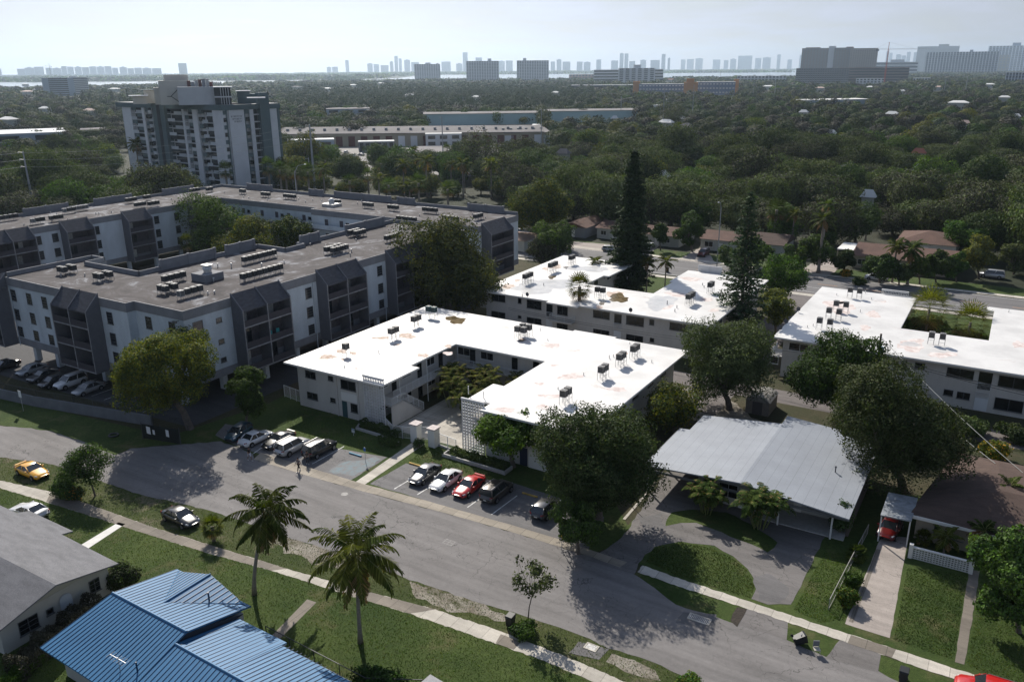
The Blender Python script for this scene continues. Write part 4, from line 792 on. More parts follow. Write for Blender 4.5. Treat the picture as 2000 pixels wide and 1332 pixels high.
def palm_fronds(nf, L, rs, base=(0, 0, 0), e0=80, e1=-35, leaf=0.75, droop=1.0, nl=34, wid=0.05, hang=0.55):
    """feather fronds as quads: returns P,U,V arrays plus the midribs as a list"""
    P, U, V, ribs, fi = [], [], [], [], []
    for f in range(nf):
        az = f * 2.39996 + rs.uniform(-.2, .2); q = (f + .5) / nf; el = math.radians(e0 + (e1 - e0) * q + rs.uniform(-8, 8)); ln = L * rs.uniform(.85, 1.1) * (0.75 + .25 * math.sin(q * 3.1))
        p = np.array(base, float); pts = [p.copy()]; seg = 12; a = el
        for i in range(seg):
            a -= math.radians(6.5 * droop) * (0.4 + i / seg * 1.3) * (1.0 if el > -0.2 else .45); a = max(a, -1.45)
            p = p + np.array([math.cos(a) * math.cos(az), math.cos(a) * math.sin(az), math.sin(a)]) * ln / seg; pts.append(p.copy())
        pts = np.array(pts); ribs.append(pts)
        for j in range(nl):
            u = 0.12 + 0.88 * (j + .5) / nl; x = u * seg; i = min(seg - 1, int(x)); c = pts[i] + (pts[i + 1] - pts[i]) * (x - i); d = unit(pts[i + 1] - pts[i]); side = unit(np.cross(d, [0, 0, 1.0])) if abs(d[2]) < .98 else np.array([math.sin(az), -math.cos(az), 0.])
            ll = leaf * (math.sin(min(1, u * 1.15) * math.pi * .86 + .28) * .8 + .2) * rs.uniform(.85, 1.1)
            for sg in (-1, 1):
                dr = unit(side * sg * (1 - hang * .5) + d * .45 + np.array([0, 0, -hang * (0.6 + rs.uniform(-.3, .4))])); c2 = c + dr * ll * .5
                nrm = unit(np.cross(dr, d)); w = unit(np.cross(dr, nrm)); P.append(c2); U.append(dr * ll * .5); V.append(w * wid * .9); fi.append(f)
    return np.array(P), np.array(U), np.array(V), ribs, np.array(fi)
def palm(name, label, loc, h, L=3.2, nf=24, seed=1, lean=(0, 0), kind='palm', group=None, dead=3, tr=0.16, leaf=0.75, e1=-40, nl=34, nuts=False, cat='palm', droop=1.0, wid=0.05, hang=.55):
    rs = np.random.RandomState(seed); root = thing(name, label, cat, loc, 0, group); mb = M(); n = 9
    pts = [(lean[0] * (k / n) ** 1.6, lean[1] * (k / n) ** 1.6, h * k / n - .03) for k in range(n + 1)]; mb.tube(pts, [tr * (1.5 if k == 0 else 1.12 if k == 1 else 1 - .25 * k / n) for k in range(n + 1)], 9); mb.build('trunk', BARKP, root, smooth=True)
    top = (lean[0], lean[1], h); P, U, V, ribs, fi = palm_fronds(nf, L, rs, top, 82, e1, leaf, droop, nl, wid, hang)
    dry = (fi >= nf - dead) | ((rs.rand(len(fi)) < .10) & (fi > nf * .6)); me = quadmesh('crown', P, U, V, [LF[kind], LF['dry']], dry.astype(int), rs.rand(len(P)))
    ob = bpy.data.objects.new('crown', me); C.objects.link(ob); ob.parent = root
    rb = M(); 
    for r in ribs: rb.tube([tuple(x) for x in r[::3]], [.035, .03, .022, .015, .008][:len(r[::3])], 4)
    rb.build('frond_ribs', mat('frond rib', (.16, .17, .05), .6), root)
    if nuts:
        nb = M()
        for k in range(10):
            a = k * .9; c = Vector((lean[0] + .32 * math.cos(a), lean[1] + .32 * math.sin(a), h - .25 - .08 * (k % 3))); nb.tube([c - Vector((0, 0, .13)), c - Vector((0, 0, .05)), c + Vector((0, 0, .06)), c + Vector((0, 0, .13))], [.03, .11, .11, .03], 7)
        nb.build('coconuts', mat('coconut', (.25, .17, .05), .6), root)
    return root
def fanpalm(name, label, loc, h, r=1.6, nf=34, seed=1, kind='palm', group=None, tr=.18, cat='palm', skirt=True, ks=(1, 1)):
    rs = np.random.RandomState(seed); root = thing(name, label, cat, loc, 0, group); M().tube([(0, 0, -.03), (0, 0, h * .5), (0, 0, h)], [tr * 1.2, tr, tr], 9).build('trunk', BARKP, root, smooth=True)
    P, U, V, dr = [], [], [], []
    for f in range(nf):
        az = f * 2.39996; q = (f + .5) / nf; el = math.radians(85 - 150 * q); d = np.array([math.cos(el) * math.cos(az), math.cos(el) * math.sin(az), math.sin(el)]); c = np.array([0, 0, h]) + d * r * .52
        side = unit(np.cross(d, [0, 0, 1.])) if abs(d[2]) < .97 else np.array([1., 0, 0]); upv = np.cross(side, d)
        P.append(np.array([0, 0, h]) + d * r * .26); U.append(d * r * .26); V.append(side * .02); dr.append(q > .86)
        for j in range(13):
            a = math.radians(-95 + 190 * j / 12); dd = unit(d * math.cos(a) + side * math.sin(a) + np.array([0, 0, -.22]) + upv * .12 * math.sin(abs(a))); ll = r * .55 * rs.uniform(.85, 1.1); P.append(c + dd * ll * .5); U.append(dd * ll * .5); V.append(unit(np.cross(dd, upv)) * .05); dr.append(q > .86)
    ob = bpy.data.objects.new('crown', quadmesh('crown', np.array(P), np.array(U), np.array(V), [LF[kind], LF['dry']], np.array(dr, int), rs.rand(len(P)))); C.objects.link(ob); ob.parent = root
    return root
def clump(name, label, loc, r, h, n=9, seed=1, kind='arec', group=None, cat='palm clump', L=None):
    """clustering feather palm with many thin stems"""
    rs = np.random.RandomState(seed); root = thing(name, label, cat, loc, 0, group); mb = M(); Ps, Us, Vs = [], [], []
    for k in range(n):
        a = k * 2.4; rr = r * .45 * math.sqrt((k + .5) / n); hh = h * rs.uniform(.35, .68); x, y = rr * math.cos(a), rr * math.sin(a); tx, ty = x * 1.5, y * 1.5; mb.tube([(x * .6, y * .6, -.02), (tx, ty, hh)], [.06, .045], 5)
        P, U, V, ribs, fi = palm_fronds(8, L or r * .85, rs, (tx, ty, hh), 82, 5, .5, 1.25, 20, .045, .35); Ps.append(P); Us.append(U); Vs.append(V)
    mb.build('stems', mat('green cane', (.14, .16, .05), .5), root); P = np.concatenate(Ps); rsn = rs.rand(len(P)); ob = bpy.data.objects.new('crown', quadmesh('crown', P, np.concatenate(Us), np.concatenate(Vs), [LF[kind], LF['dry']], (rs.rand(len(P)) < .06).astype(int), rsn)); C.objects.link(ob); ob.parent = root
    return root
def bush(name, label, loc, r, h, n=2500, size=.16, seed=1, kind='dark', group=None, mix=None, cat='bush', ry=1.0, k=9):
    rs = np.random.RandomState(seed); root = thing(name, label, cat, loc, 0, group); lb = [(np.array([rs.uniform(-.55, .55) * r, rs.uniform(-.55, .55) * r * ry, h * rs.uniform(.3, .62)]), np.array([r * .5, r * .5 * min(1, ry * 1.2), h * .38])) for _ in range(k)]
    P, U, V = crown_arrays(lb, n, size, rs, .6); P[:, 2] = np.maximum(P[:, 2], .04); ms = [LF[kind]]; mi = None
    if mix: ms.append(LF[mix[0]]); mi = (rs.rand(n) < mix[1]).astype(int)
    ob = bpy.data.objects.new('leaves', quadmesh('leaves', P, U, V, ms, mi, rs.rand(n))); C.objects.link(ob); ob.parent = root
    st = M()
    for k in range(5): st.tube([(0, 0, -.02), (rs.uniform(-.4, .4) * r, rs.uniform(-.4, .4) * r * ry, h * .5)], [.05, .02], 5)
    st.build('stems', BARK, root); return root
def hedge(name, label, a, b, wd, h, kind='dark', seed=1, size=.13, group=None, dens=260):
    rs = np.random.RandomState(seed); A_, B_ = Vector(a), Vector(b); L = (B_ - A_).length; d = (B_ - A_).normalized(); nn = Vector((-d.y, d.x, 0)); root = thing(name, label, 'hedge', A_, 0, group); n = int(dens * (L * h * 2 + L * wd)); P = np.empty((n, 3))
    u = rs.rand(n) * L; v = rs.uniform(-1, 1, n); z = rs.rand(n); f = rs.rand(n)
    v = np.where(f < .6, np.sign(v) * (1 - .25 * rs.rand(n)), v); z = np.where(f < .6, z, 1 - .2 * rs.rand(n)); wob = 1 + .12 * np.sin(u * 2.1 + 1) + .1 * np.sin(u * 4.7)
    P = np.outer(u, np.array(d)) + np.outer(v * wd / 2 * wob, np.array(nn)); P[:, 2] = z * h * wob + .02; nr = unit(rs.normal(size=(n, 3)) * .7 + np.array([0, 0, .4]) + np.outer(v, np.array(nn))); U, V = frames_from(nr, rs); s = size * rs.uniform(.6, 1.3, (n, 1))
    ob = bpy.data.objects.new('leaves', quadmesh('leaves', P, U * s / 2, V * s / 2 * .7, LF[kind], None, rs.rand(n))); C.objects.link(ob); ob.parent = root; return root
def pine(name, label, loc, h, r, seed=1, n_wh=46, dens=1.0, hb=1.0, taper=0.8):
    """tall columnar pine with tiers of drooping branches"""
    rs = np.random.RandomState(seed); root = thing(name, label, 'pine tree', loc); mb = M(); mb.tube([(0, 0, -.05), (0.05, 0, h * .5), (0, 0, h)], [.32, .2, .03], 9); P, Nn = [], []
    for w_ in range(n_wh):
        q = (w_ + rs.uniform(-.2, .2)) / n_wh; z = hb + (h - hb) * q; ln = r * (min(1, q * 5 + .55)) * (1 - q) ** taper + .35; nb = 7
        for b in range(nb):
            az = b / nb * 6.283 + w_ * .5 + rs.uniform(-.2, .2); l2 = ln * rs.uniform(.7, 1.12); tip = Vector((math.cos(az) * l2, math.sin(az) * l2, z + l2 * rs.uniform(-.12, .14))); mb.tube([(0, 0, z), tip], [.045 * (1 - q) + .01, .008], 4, cap=False); m_ = max(3, int(l2 * 17 * dens))
            for j in range(m_):
                u = .15 + .85 * (j + rs.rand()) / m_; base = np.array([0, 0, z]) * (1 - u) + np.array(tip) * u; P.append(base + rs.normal(size=3) * np.array([.13, .13, .10]) * (1.2 - .5 * u) * (r / 3)); Nn.append([rs.normal() * .6, rs.normal() * .6, 1])
    mb.build('trunk', BARK, root); P = np.array(P); nr = unit(np.array(Nn)); U, V = frames_from(nr, rs); s = rs.uniform(.22, .5, (len(P), 1)) * (r / 3) ** .5
    ob = bpy.data.objects.new('crown', quadmesh('crown', P, U * s / 2, V * s * .22, LF['teal'], None, rs.rand(len(P)))); C.objects.link(ob); ob.parent = root; return root
def Wc(px, py, h):             # base point of something whose mid-height h is seen at the pixel
    v = W(px, py, h); v.z = 0; return v
# ---------------------------------------------------------------- trees one can tell apart
def wdt(px, base): return px * math.hypot(base.y, CH) / FPX / 1.0      # pixel width to metres at a place
def T(label, crown, base=None, kind='oak', name='tree', cat='tree', top=None, n=20000, size=.24, k=16, seed=None, hc=None, mid=None, **kw):
    """crown: (centre x, top y, width, bottom y) in the photograph; base pixel or mid height gives the distance"""
    cx, ty, wpx, by = crown
    b = W(*base) if base else Wc(cx, (ty + by) / 2, mid); h = HT(b, ty); r = wdt(wpx, b) / 2; hb = max(.4, HT(b, by)) if hc is None else hc
    lean = (W(cx, (ty + by) / 2, (h + hb) / 2).x - b.x, 0) if base else (0, 0)
    return tree(name, label, cat, b, r, h * 1.0, hc=min(hb, h * .6), kind=kind, n=n, size=size, k=k, seed=seed or int(cx + ty), lean=lean, **kw)
T('big yellow-green tree with a layered crown in front of the grey block', (330, 628, 232, 812), (372, 838), 'yellow', n=56000, size=.20, k=34, mix=('dark', .40), lobe=.25, hc=2.0, flat=1.0)
T('leafy green tree between the yellow-green tree and the white roofed block', (484, 702, 92, 815), (480, 838), 'green', n=16000, size=.2, k=12, mix=('dark', .4), hc=2.0)
T('small thin tree on the verge behind the yellow car', (166, 862, 116, 945), (186, 968), 'dark', n=7000, size=.17, k=11, mix=('green', .4), lobe=.38, shell=.3, hc=1.4, tr=.09)
T('large round olive tree against the corner of the grey block', (872, 432, 196, 605), (880, 622), 'oak', n=60000, size=.32, k=24, mix=('yellow', .22), hc=1.5, lobe=.45)
T('glossy green tree beside the pierced screen and red car', (985, 806, 150, 905), (1003, 912), 'green', n=15000, size=.26, k=16, lobe=.36, hc=2.2, flat=.8)
T('huge dark evergreen oak over the parking bays at the courtyard block corner', (1168, 790, 262, 1035), (1170, 1018), 'oak', n=72000, size=.19, k=28, lobe=.38, hc=.7, mix=('dark', .4))
T('upright pale green shrubby tree at the end of the parking strip', (1128, 968, 110, 1080), (1130, 1082), 'dark', n=12000, size=.17, k=12, mix=('green', .3), hc=.5, lobe=.36)
T('dark olive tree behind the right corner of the middle white roof', (1415, 632, 205, 795), (1425, 800), 'oak', n=50000, size=.21, k=22, hc=.5, lobe=.42)
T('loose yellowish tree beside the middle block and metal roof', (1310, 750, 122, 845), (1315, 842), 'yellow', n=9000, size=.22, k=12, mix=('dark', .45), hc=1.2, shell=.3)
T('broad-leaved glossy tree behind the largest oak and shed', (1650, 650, 190, 815), (1650, 815), 'dark', n=26000, size=.26, k=16, mix=('green', .35), hc=1.5, lobe=.38)
T('largest dark oak overhanging the pale metal roof', (1752, 718, 262, 965), (1765, 958), 'oak', n=80000, size=.19, k=28, lobe=.38, hc=.7, mix=('dark', .3))
T('bright green round tree at the lane between the two right white roofs', (1533, 484, 104, 590), (1530, 600), 'green', n=14000, size=.3, k=14, hc=1.8, mix=('dark', .3))
T('pale olive small tree in the lane beside the right white roof', (1515, 548, 80, 640), (1515, 655), 'yellow', n=11000, size=.24, k=12, mix=('oak', .6), hc=1.8)
T('dark glossy tree cut by the right edge above the lawn', (1985, 1020, 150, 1225), (1990, 1235), 'green', n=26000, size=.2, k=16, hc=.6, mix=('dark', .5), lobe=.4)
T('thin sapling with sparse foliage on the near verge', (1040, 1075, 124, 1195), (1031, 1212), 'oak', n=1100, size=.2, k=14, lobe=.26, shell=.2, hc=1.6, tr=.05)
T('small tree in shade beside the brown roofed house', (1640, 985, 60, 1020), (1640, 1040), 'dark', n=4000, size=.18, hc=.5)
# court of the grey complex
T('tall dense green tree in the court of the grey complex', (402, 388, 172, 520), mid=8, kind='green', n=24000, size=.34, k=16, mix=('dark', .5), hc=2)
T('ochre-tinged tree low in the grey complex court', (480, 436, 128, 505), mid=8, kind='yellow', n=16000, size=.32, k=12, mix=('dark', .4), hc=2.5)
T('rounded olive-green tree at the right of the grey complex court', (572, 422, 90, 490), mid=8.5, kind='yellow', n=12000, size=.32, k=10, mix=('dark', .55), hc=3)
fanpalm('fan_palm', 'small fan palm in the grey complex court', Wc(365, 478, 6), 6.5, 2.2, seed=3, tr=.2)
# around and behind the white blocks
T('broad dark yellow-green tree beyond the end of the grey complex', (1048, 344, 160, 462), (1050, 478), 'yellow', n=30000, size=.38, k=22, lobe=.32, mix=('dark', .6), hc=3)
T('green tree by the avenue left of the low brown-roofed houses', (1085, 432, 100, 500), (1080, 512), 'dark', n=12000, size=.36, k=12, mix=('green', .3), hc=1)
T('silvery shrub tree at the avenue edge', (1060, 468, 66, 515), (1058, 520), 'brown', n=7000, size=.3, k=9, mix=('oak', .4), hc=.5)
T('rounded tree before the low house left of the street lamp', (1347, 408, 64, 485), (1352, 492), 'dark', n=11000, size=.34, k=12, mix=('green', .5), hc=1.5)
T('small pale-leaved tree by the avenue driveways', (1290, 430, 40, 485), (1290, 490), 'green', n=6000, size=.3, k=9, hc=1, mix=('dark', .4))
T('bushy tree by the royal palm across the avenue', (1602, 450, 72, 520), (1600, 528), 'dark', n=10000, size=.34, k=12, mix=('green', .4), hc=1)
T('pale weeping tree beyond the avenue near the right edge', (1920, 462, 70, 540), (1912, 545), 'yellow', n=10000, size=.3, k=12, mix=('oak', .6), hc=1.5)
T('wide bright green canopy near the right edge behind the brown roofs', (1890, 430, 110, 490), mid=5, kind='green', n=18000, size=.36, k=14, mix=('dark', .3), hc=2)
T('dark dome-shaped tree before the brown-roofed house', (1715, 492, 74, 545), (1718, 553), 'dark', n=11000, size=.32, k=10, mix=('green', .2), hc=.6)
T('dark conical tree left of the pale weeping tree', (1826, 488, 56, 548), (1828, 552), 'dark', n=9000, size=.32, k=10, mix=('green', .3), hc=.5)
T('dark green tree right of the conical one', (1865, 486, 50, 545), (1868, 552), 'green', n=7000, size=.32, k=10, mix=('dark', .5), hc=.8)
T('leafy tree at the left end of the row across the avenue', (1478, 458, 60, 515), (1480, 522), 'green', n=8000, size=.32, k=10, mix=('dark', .5), hc=1)
palm('royal_palm', 'tall royal palm with a pale straight trunk across the avenue', W(1598, 533), HT(W(1598, 533), 428), L=4.2, nf=18, seed=5, tr=.32, leaf=.8, e1=-50, kind='arec', nl=26, wid=.09)
palm('royal_palm', 'second royal palm head rising behind the tallest one', W(1604, 500), HT(W(1604, 500), 400), L=3.5, nf=14, seed=6, tr=.3, leaf=.8, e1=-40, kind='arec', nl=24, wid=.09)
palm('coconut_palm', 'shaggy yellowing palm in front of the brown roofs', W(1772, 556), HT(W(1772, 556), 486), L=4.0, nf=24, seed=7, tr=.24, leaf=.9, e1=-70, kind='arec', dead=5, nl=26, wid=.09)
palm('coconut_palm', 'small palm left of the shaggy yellowing palm', W(1742, 552), HT(W(1742, 552), 480), L=3.0, nf=18, seed=8, tr=.2, leaf=.8, e1=-40, nl=24, wid=.09)
pine('pine_tree', 'tallest dense dark pine rising from the court behind the middle roof', W(1228, 572), HT(W(1228, 572), 292), 5.3, seed=2, n_wh=60, dens=2.1, hb=.6, taper=.72)
pine('pine_tree', 'thin see-through pine behind the right end of the puddled roof', W(1442, 668), HT(W(1442, 668), 372), 4.8, seed=3, n_wh=42, dens=.75, hb=4, taper=.85)
fanpalm('fan_palm', 'lone fan palm with a rough trunk between two white roofs', W(1130, 655), HT(W(1130, 655), 560), 2.6, nf=40, seed=9, tr=.3)
palm('young_palm', 'feathery palm in the court left of the tallest pine', W(1162, 572), 6.5, L=2.6, nf=16, seed=10, tr=.15, leaf=.6, nl=22, wid=.07)
palm('young_palm', 'feathery palm in the court right of the tallest pine', W(1262, 578), 7.0, L=2.8, nf=18, seed=11, tr=.15, leaf=.6, nl=22, wid=.07, kind='palm')
palm('young_palm', 'drooping palm at the court mouth right of the tallest pine', W(1298, 572), 6.6, L=3.0, nf=18, seed=12, tr=.15, leaf=.6, nl=22, wid=.07)
fanpalm('fan_palm', 'left of the two palms in the right block court', W(1805, 668), 5.8, 4.2, nf=46, seed=13, tr=.2)
fanpalm('fan_palm', 'right of the two palms in the right block court', W(1885, 690), 5.2, 3.7, nf=44, seed=14, tr=.2)
T('dark leafy tree behind the gap between the avenue houses', (1528, 404, 84, 470), (1530, 480), 'green', n=9000, size=.34, k=12, mix=('dark', .5), hc=1)
T('dark tree mass left of the long brown-roofed house', (1668, 402, 96, 462), (1670, 474), 'dark', n=12000, size=.34, k=13, hc=1)
T('tall dark tree behind the street lamp house', (1455, 392, 80, 455), (1456, 466), 'oak', n=10000, size=.34, k=12, hc=1)
T('dark tree at the back of the flat white carport', (1618, 424, 60, 478), (1622, 486), 'dark', n=7000, size=.34, k=10, mix=('green', .3), hc=1)
palm('young_palm', 'feathery palm before the dark trees left of the royal palm', W(1545, 486), 9, L=3.4, nf=18, seed=15, tr=.2, leaf=.7, nl=22, wid=.09)
palm('young_palm', 'feathery palm at the back of the red-brown hipped roof', W(1690, 470), 7, L=3.0, nf=18, seed=16, tr=.2, leaf=.7, nl=22, wid=.09)
for a in [('leafy tree filling the gap left of the bushy tree', (1430, 470, 62, 520), (1430, 528), 'dark'), ('bushy green tree by the avenue between the lane and royal palm', (1548, 476, 60, 522), (1550, 530), 'green'), ('dark bush-like tree before the flat white carport', (1648, 484, 48, 528), (1650, 536), 'dark'), ('dense dark tree between the shaggy palm and dome-shaped tree', (1755, 508, 52, 550), (1756, 556), 'dark'), ('round tree right of the shaggy yellowing palm', (1795, 500, 54, 548), (1796, 555), 'green'), ('dark tree at the driveway of the silver van', (1978, 476, 64, 528), (1980, 536), 'oak'), ('small dark tree beside the white avenue house', (1240, 440, 50, 482), (1240, 488), 'dark')]:
    T(*a, n=7000, size=.32, k=10, mix=('oak', .3), hc=.6)
# the middle court
for i, (s, t, h) in enumerate([(-63.5, 88, 6.0), (-61.5, 84.5, 6.4), (-59.2, 89.5, 6.3), (-56.6, 86.2, 6.0), (-57.5, 82.5, 5.2), (-53.9, 89.8, 5.4), (-54.2, 85.5, 4.8)]):
    clump('court_palm', ['leftmost palm crown', 'front palm of the left group', 'rear middle palm', 'centre palm', 'lowest front palm', 'rear right palm', 'front right palm'][i] + ' in the planted court of the middle white block', E(s, t), 2.3, h, n=7, seed=20 + i, kind='palm', group='palms planted in the middle courtyard', cat='palm')
# front yards
palm('coconut_palm', 'left coconut palm on the near lawn with a curving trunk', W(497, 1160), 8.0, L=4.2, nf=33, seed=31, lean=(1.75, 0.6), tr=.17, leaf=.95, e1=-74, dead=5, nl=46, hang=.8, nuts=True, wid=.045)
palm('coconut_palm', 'right coconut palm on the near lawn with orange fruit stalks', W(704, 1254), 8.1, L=4.7, nf=36, seed=32, lean=(0.1, 0.5), tr=.17, leaf=1.05, e1=-78, dead=6, nl=50, hang=.8, nuts=True, wid=.045)
fanpalm('fan_palm', 'stubby young palm beside the black sedan on the verge', W(418, 1056), 1.6, 1.25, nf=26, seed=33, tr=.16)
clump('areca_palm', 'left areca palm clump under the metal roof eave', W(1380, 1002), 2.0, 4.6, n=11, seed=34)
clump('areca_palm', 'right areca palm clump against the metal-roofed house', W(1482, 1030), 2.5, 5.2, n=14, seed=35)
palm('young_palm', 'slender palm before the brown roof at the right edge', W(1958, 1022), 4.2, L=1.9, nf=14, seed=36, tr=.08, leaf=.5, nl=24, kind='arec')
palm('young_palm', 'palm with orange dry fronds at the right house corner', W(1912, 1092), 3.0, L=2.1, nf=16, seed=37, tr=.1, leaf=.5, nl=24, kind='arec', dead=7)
palm('young_palm', 'low green palm in the porch bed of the right house', W(1842, 1085), 2.0, L=1.9, nf=16, seed=38, tr=.1, leaf=.5, nl=24, dead=1)
fanpalm('yucca', 'spiky plant in the porch bed beside the carport post', W(1802, 1062), .7, .9, nf=20, seed=39, tr=.08, cat='plant')
fanpalm('yucca', 'spiky bush at the driveway fence bend', W(1672, 1092), .5, 1.1, nf=24, seed=40, tr=.08, kind='arec', cat='plant')
bush('bush', 'rounded dark bush by the blue roof and grey-roofed house', W(250, 1142), 1.75, 2.2, 7000, .16, seed=41, kind='dark', mix=('brown', .25))
bush('bush', 'spreading green bush on the verge behind the yellow car', W(132, 968), 1.7, 2.4, 7000, .15, seed=42, kind='dark', mix=('green', .35))
bush('bush', 'flower-speckled shrub at the foot of the verge tree', W(150, 975), 1.1, 1.6, 3000, .14, seed=43, kind='dark', mix=('flower', .08))
bush('bush', 'low leafy growth round the foot of the thin sapling', W(1022, 1240), 1.25, 1.0, 2600, .15, seed=44, kind='green', mix=('dark', .4))
bush('bush', 'clipped bush in front of the right gate pillar', E(-57.6, 71.9), .75, 1.3, 1800, .1, seed=45, kind='dark')
bush('bush', 'bright bush at the driveway fence', W(1655, 1180), 1.1, 1.6, 3600, .16, seed=46, kind='green', mix=('yellow', .2))
bush('bush', 'smaller bright bush further up the driveway fence', W(1668, 1145), .9, 1.3, 2500, .16, seed=47, kind='green')
bush('bush', 'golden yellow shrub behind the brown roof', W(1945, 895), 1.7, 2.4, 4200, .2, seed=48, kind='yellow', mix=('flower', .15))
bush('bush', 'dark bushes under the right block near the golden shrub', W(1895, 850), 2.6, 2.2, 5200, .22, seed=49, kind='oak', mix=('dark', .5))
bush('bush', 'low shrubs along the wall at the right edge', W(1985, 862), 2.4, 2.0, 4600, .22, seed=50, kind='dark', mix=('oak', .5))
bush('bush', 'leafy shrub at the bottom edge of the photograph', W(1345, 1345), 1.3, 1.3, 3400, .14, seed=51, kind='green', mix=('yellow', .3))
bush('bush', 'pale leafy bushes below the two coconut palms', W(745, 1345), 2.4, 1.5, 6000, .16, seed=52, kind='green', mix=('dark', .55), ry=.5)
bush('bush', 'leafy planting under the left palm of the right court', W(1808, 660), 4.2, 3.6, 8000, .3, seed=55, kind='dark', mix=('green', .3))
bush('bush', 'leafy planting under the right palm of the right court', W(1878, 684), 4.2, 3.4, 8000, .3, seed=56, kind='dark', mix=('green', .3))
bush('bush', 'orange-flowered shrub across the avenue', W(1652, 540), 1.5, 1.8, 2400, .25, seed=53, kind='green', mix=('flower', .5))
bush('bush', 'round dark bush by the avenue driveways', W(1678, 556), 1.6, 1.6, 2400, .25, seed=54, kind='dark')
hedge('hedge', 'straggly hedge of pale shrubs along the grey-roofed house', W(30, 1330), W(190, 1190), 1.5, 1.7, 'brown', seed=61)
hedge('hedge', 'low hedge between the blue roof and the grey-roofed house', W(-20, 1370), W(105, 1268), 1.2, .8, 'green', seed=62)
hedge('hedge', 'clipped dark hedge before the left pierced screen', E(-67.6, 72.9), E(-61.0, 72.7), 1.0, 1.1, 'dark', seed=63)
hedge('hedge', 'low hedge bed inside the left gate pillar', E(-62.6, 70.8), E(-59.9, 70.8), 1.2, 1.0, 'dark', seed=64)
hedge('hedge', 'clipped dark hedge in the walled bed by the right pierced screen', E(-52.9, 72.4), E(-45.2, 72.2), 1.1, .9, 'dark', seed=65)
hedge('hedge', 'row of shrubs beside the garden path at the right edge', W(1905, 1100), W(1990, 1115), 1.3, 1.4, 'dark', seed=66)
# ---------------------------------------------------------------- single houses
def quadslab(mb, q, th=.12):
    """slab whose top is the quad q (counter-clockwise from above)"""
    v = [Vector(p) for p in q]; lo = [p - Vector((0, 0, th)) for p in v]; n = len(v)
    mb.add(v + lo, [tuple(range(n)), tuple(range(2 * n - 1, n - 1, -1))] + [(i, i + n, (i + 1) % n + n, (i + 1) % n) for i in range(n)])
def ribs(mb, e0, e1, r0, r1, step, w_=.035, h_=.035):
    e0, e1, r0, r1 = map(Vector, (e0, e1, r0, r1)); n = max(2, int((e1 - e0).length / step)); d = (e1 - e0).normalized() * w_ / 2
    for k in range(n + 1):
        a = e0.lerp(e1, k / n); b = r0.lerp(r1, k / n)
        if (a - b).length < .15: continue
        up = Vector((0, 0, h_)); q = [a - d, a + d, b + d, b - d]; mb.add([p for p in q] + [p + up for p in q], [(4, 5, 6, 7), (0, 1, 5, 4), (1, 2, 6, 5), (2, 3, 7, 6), (3, 0, 4, 7)])
BLUE = mat('blue metal roof', (0.038, 0.145, 0.285), 0.55, var=.06, vs=.8, spec=.3); BLUED = mat('blue roof seam', (0.012, 0.040, 0.085), 0.45)
PALE = mat('pale house wall', (0.40, 0.40, 0.37), .9, var=.06, vs=.7); GSH = mat('grey shingles', (0.150, 0.150, 0.158), .95, var=.14, vs=.5, var2=.35, vs2=7, stretch=(1.2, 3, 3)); BSH = mat('brown shingles', (0.080, 0.054, 0.044), .95, var=.16, vs=.5, var2=.30, vs2=7, stretch=(1.2, 3, 3))
BSH2 = mat('red brown shingles', (0.105, 0.060, 0.046), .95, var=.16, vs=.4, var2=.25, vs2=4)
def metalmat():
    m = mat('grey roll roof', (0.25, 0.27, 0.30), .6, var=.07, vs=.35, var2=.08, vs2=9); t = m.node_tree; L = t.links.new; b = t.nodes['Principled BSDF']; tcn = t.nodes.new('ShaderNodeTexCoord'); sx = t.nodes.new('ShaderNodeSeparateXYZ'); L(tcn.outputs['Object'], sx.inputs[0])
    fr = t.nodes.new('ShaderNodeMath'); fr.operation = 'FRACT'; L(sx.outputs[0], fr.inputs[0]); g = t.nodes.new('ShaderNodeMath'); g.operation = 'GREATER_THAN'; g.inputs[1].default_value = .045; L(fr.outputs[0], g.inputs[0])
    mr = t.nodes.new('ShaderNodeMapRange'); mr.inputs[3].default_value = .74; mr.inputs[4].default_value = 1; L(g.outputs[0], mr.inputs[0]); s = t.nodes.new('ShaderNodeVectorMath'); s.operation = 'SCALE'; src = b.inputs['Base Color'].links[0].from_socket; L(src, s.inputs[0]); L(mr.outputs[0], s.inputs['Scale']); L(s.outputs[0], b.inputs['Base Color']); return m
ROLL = metalmat()
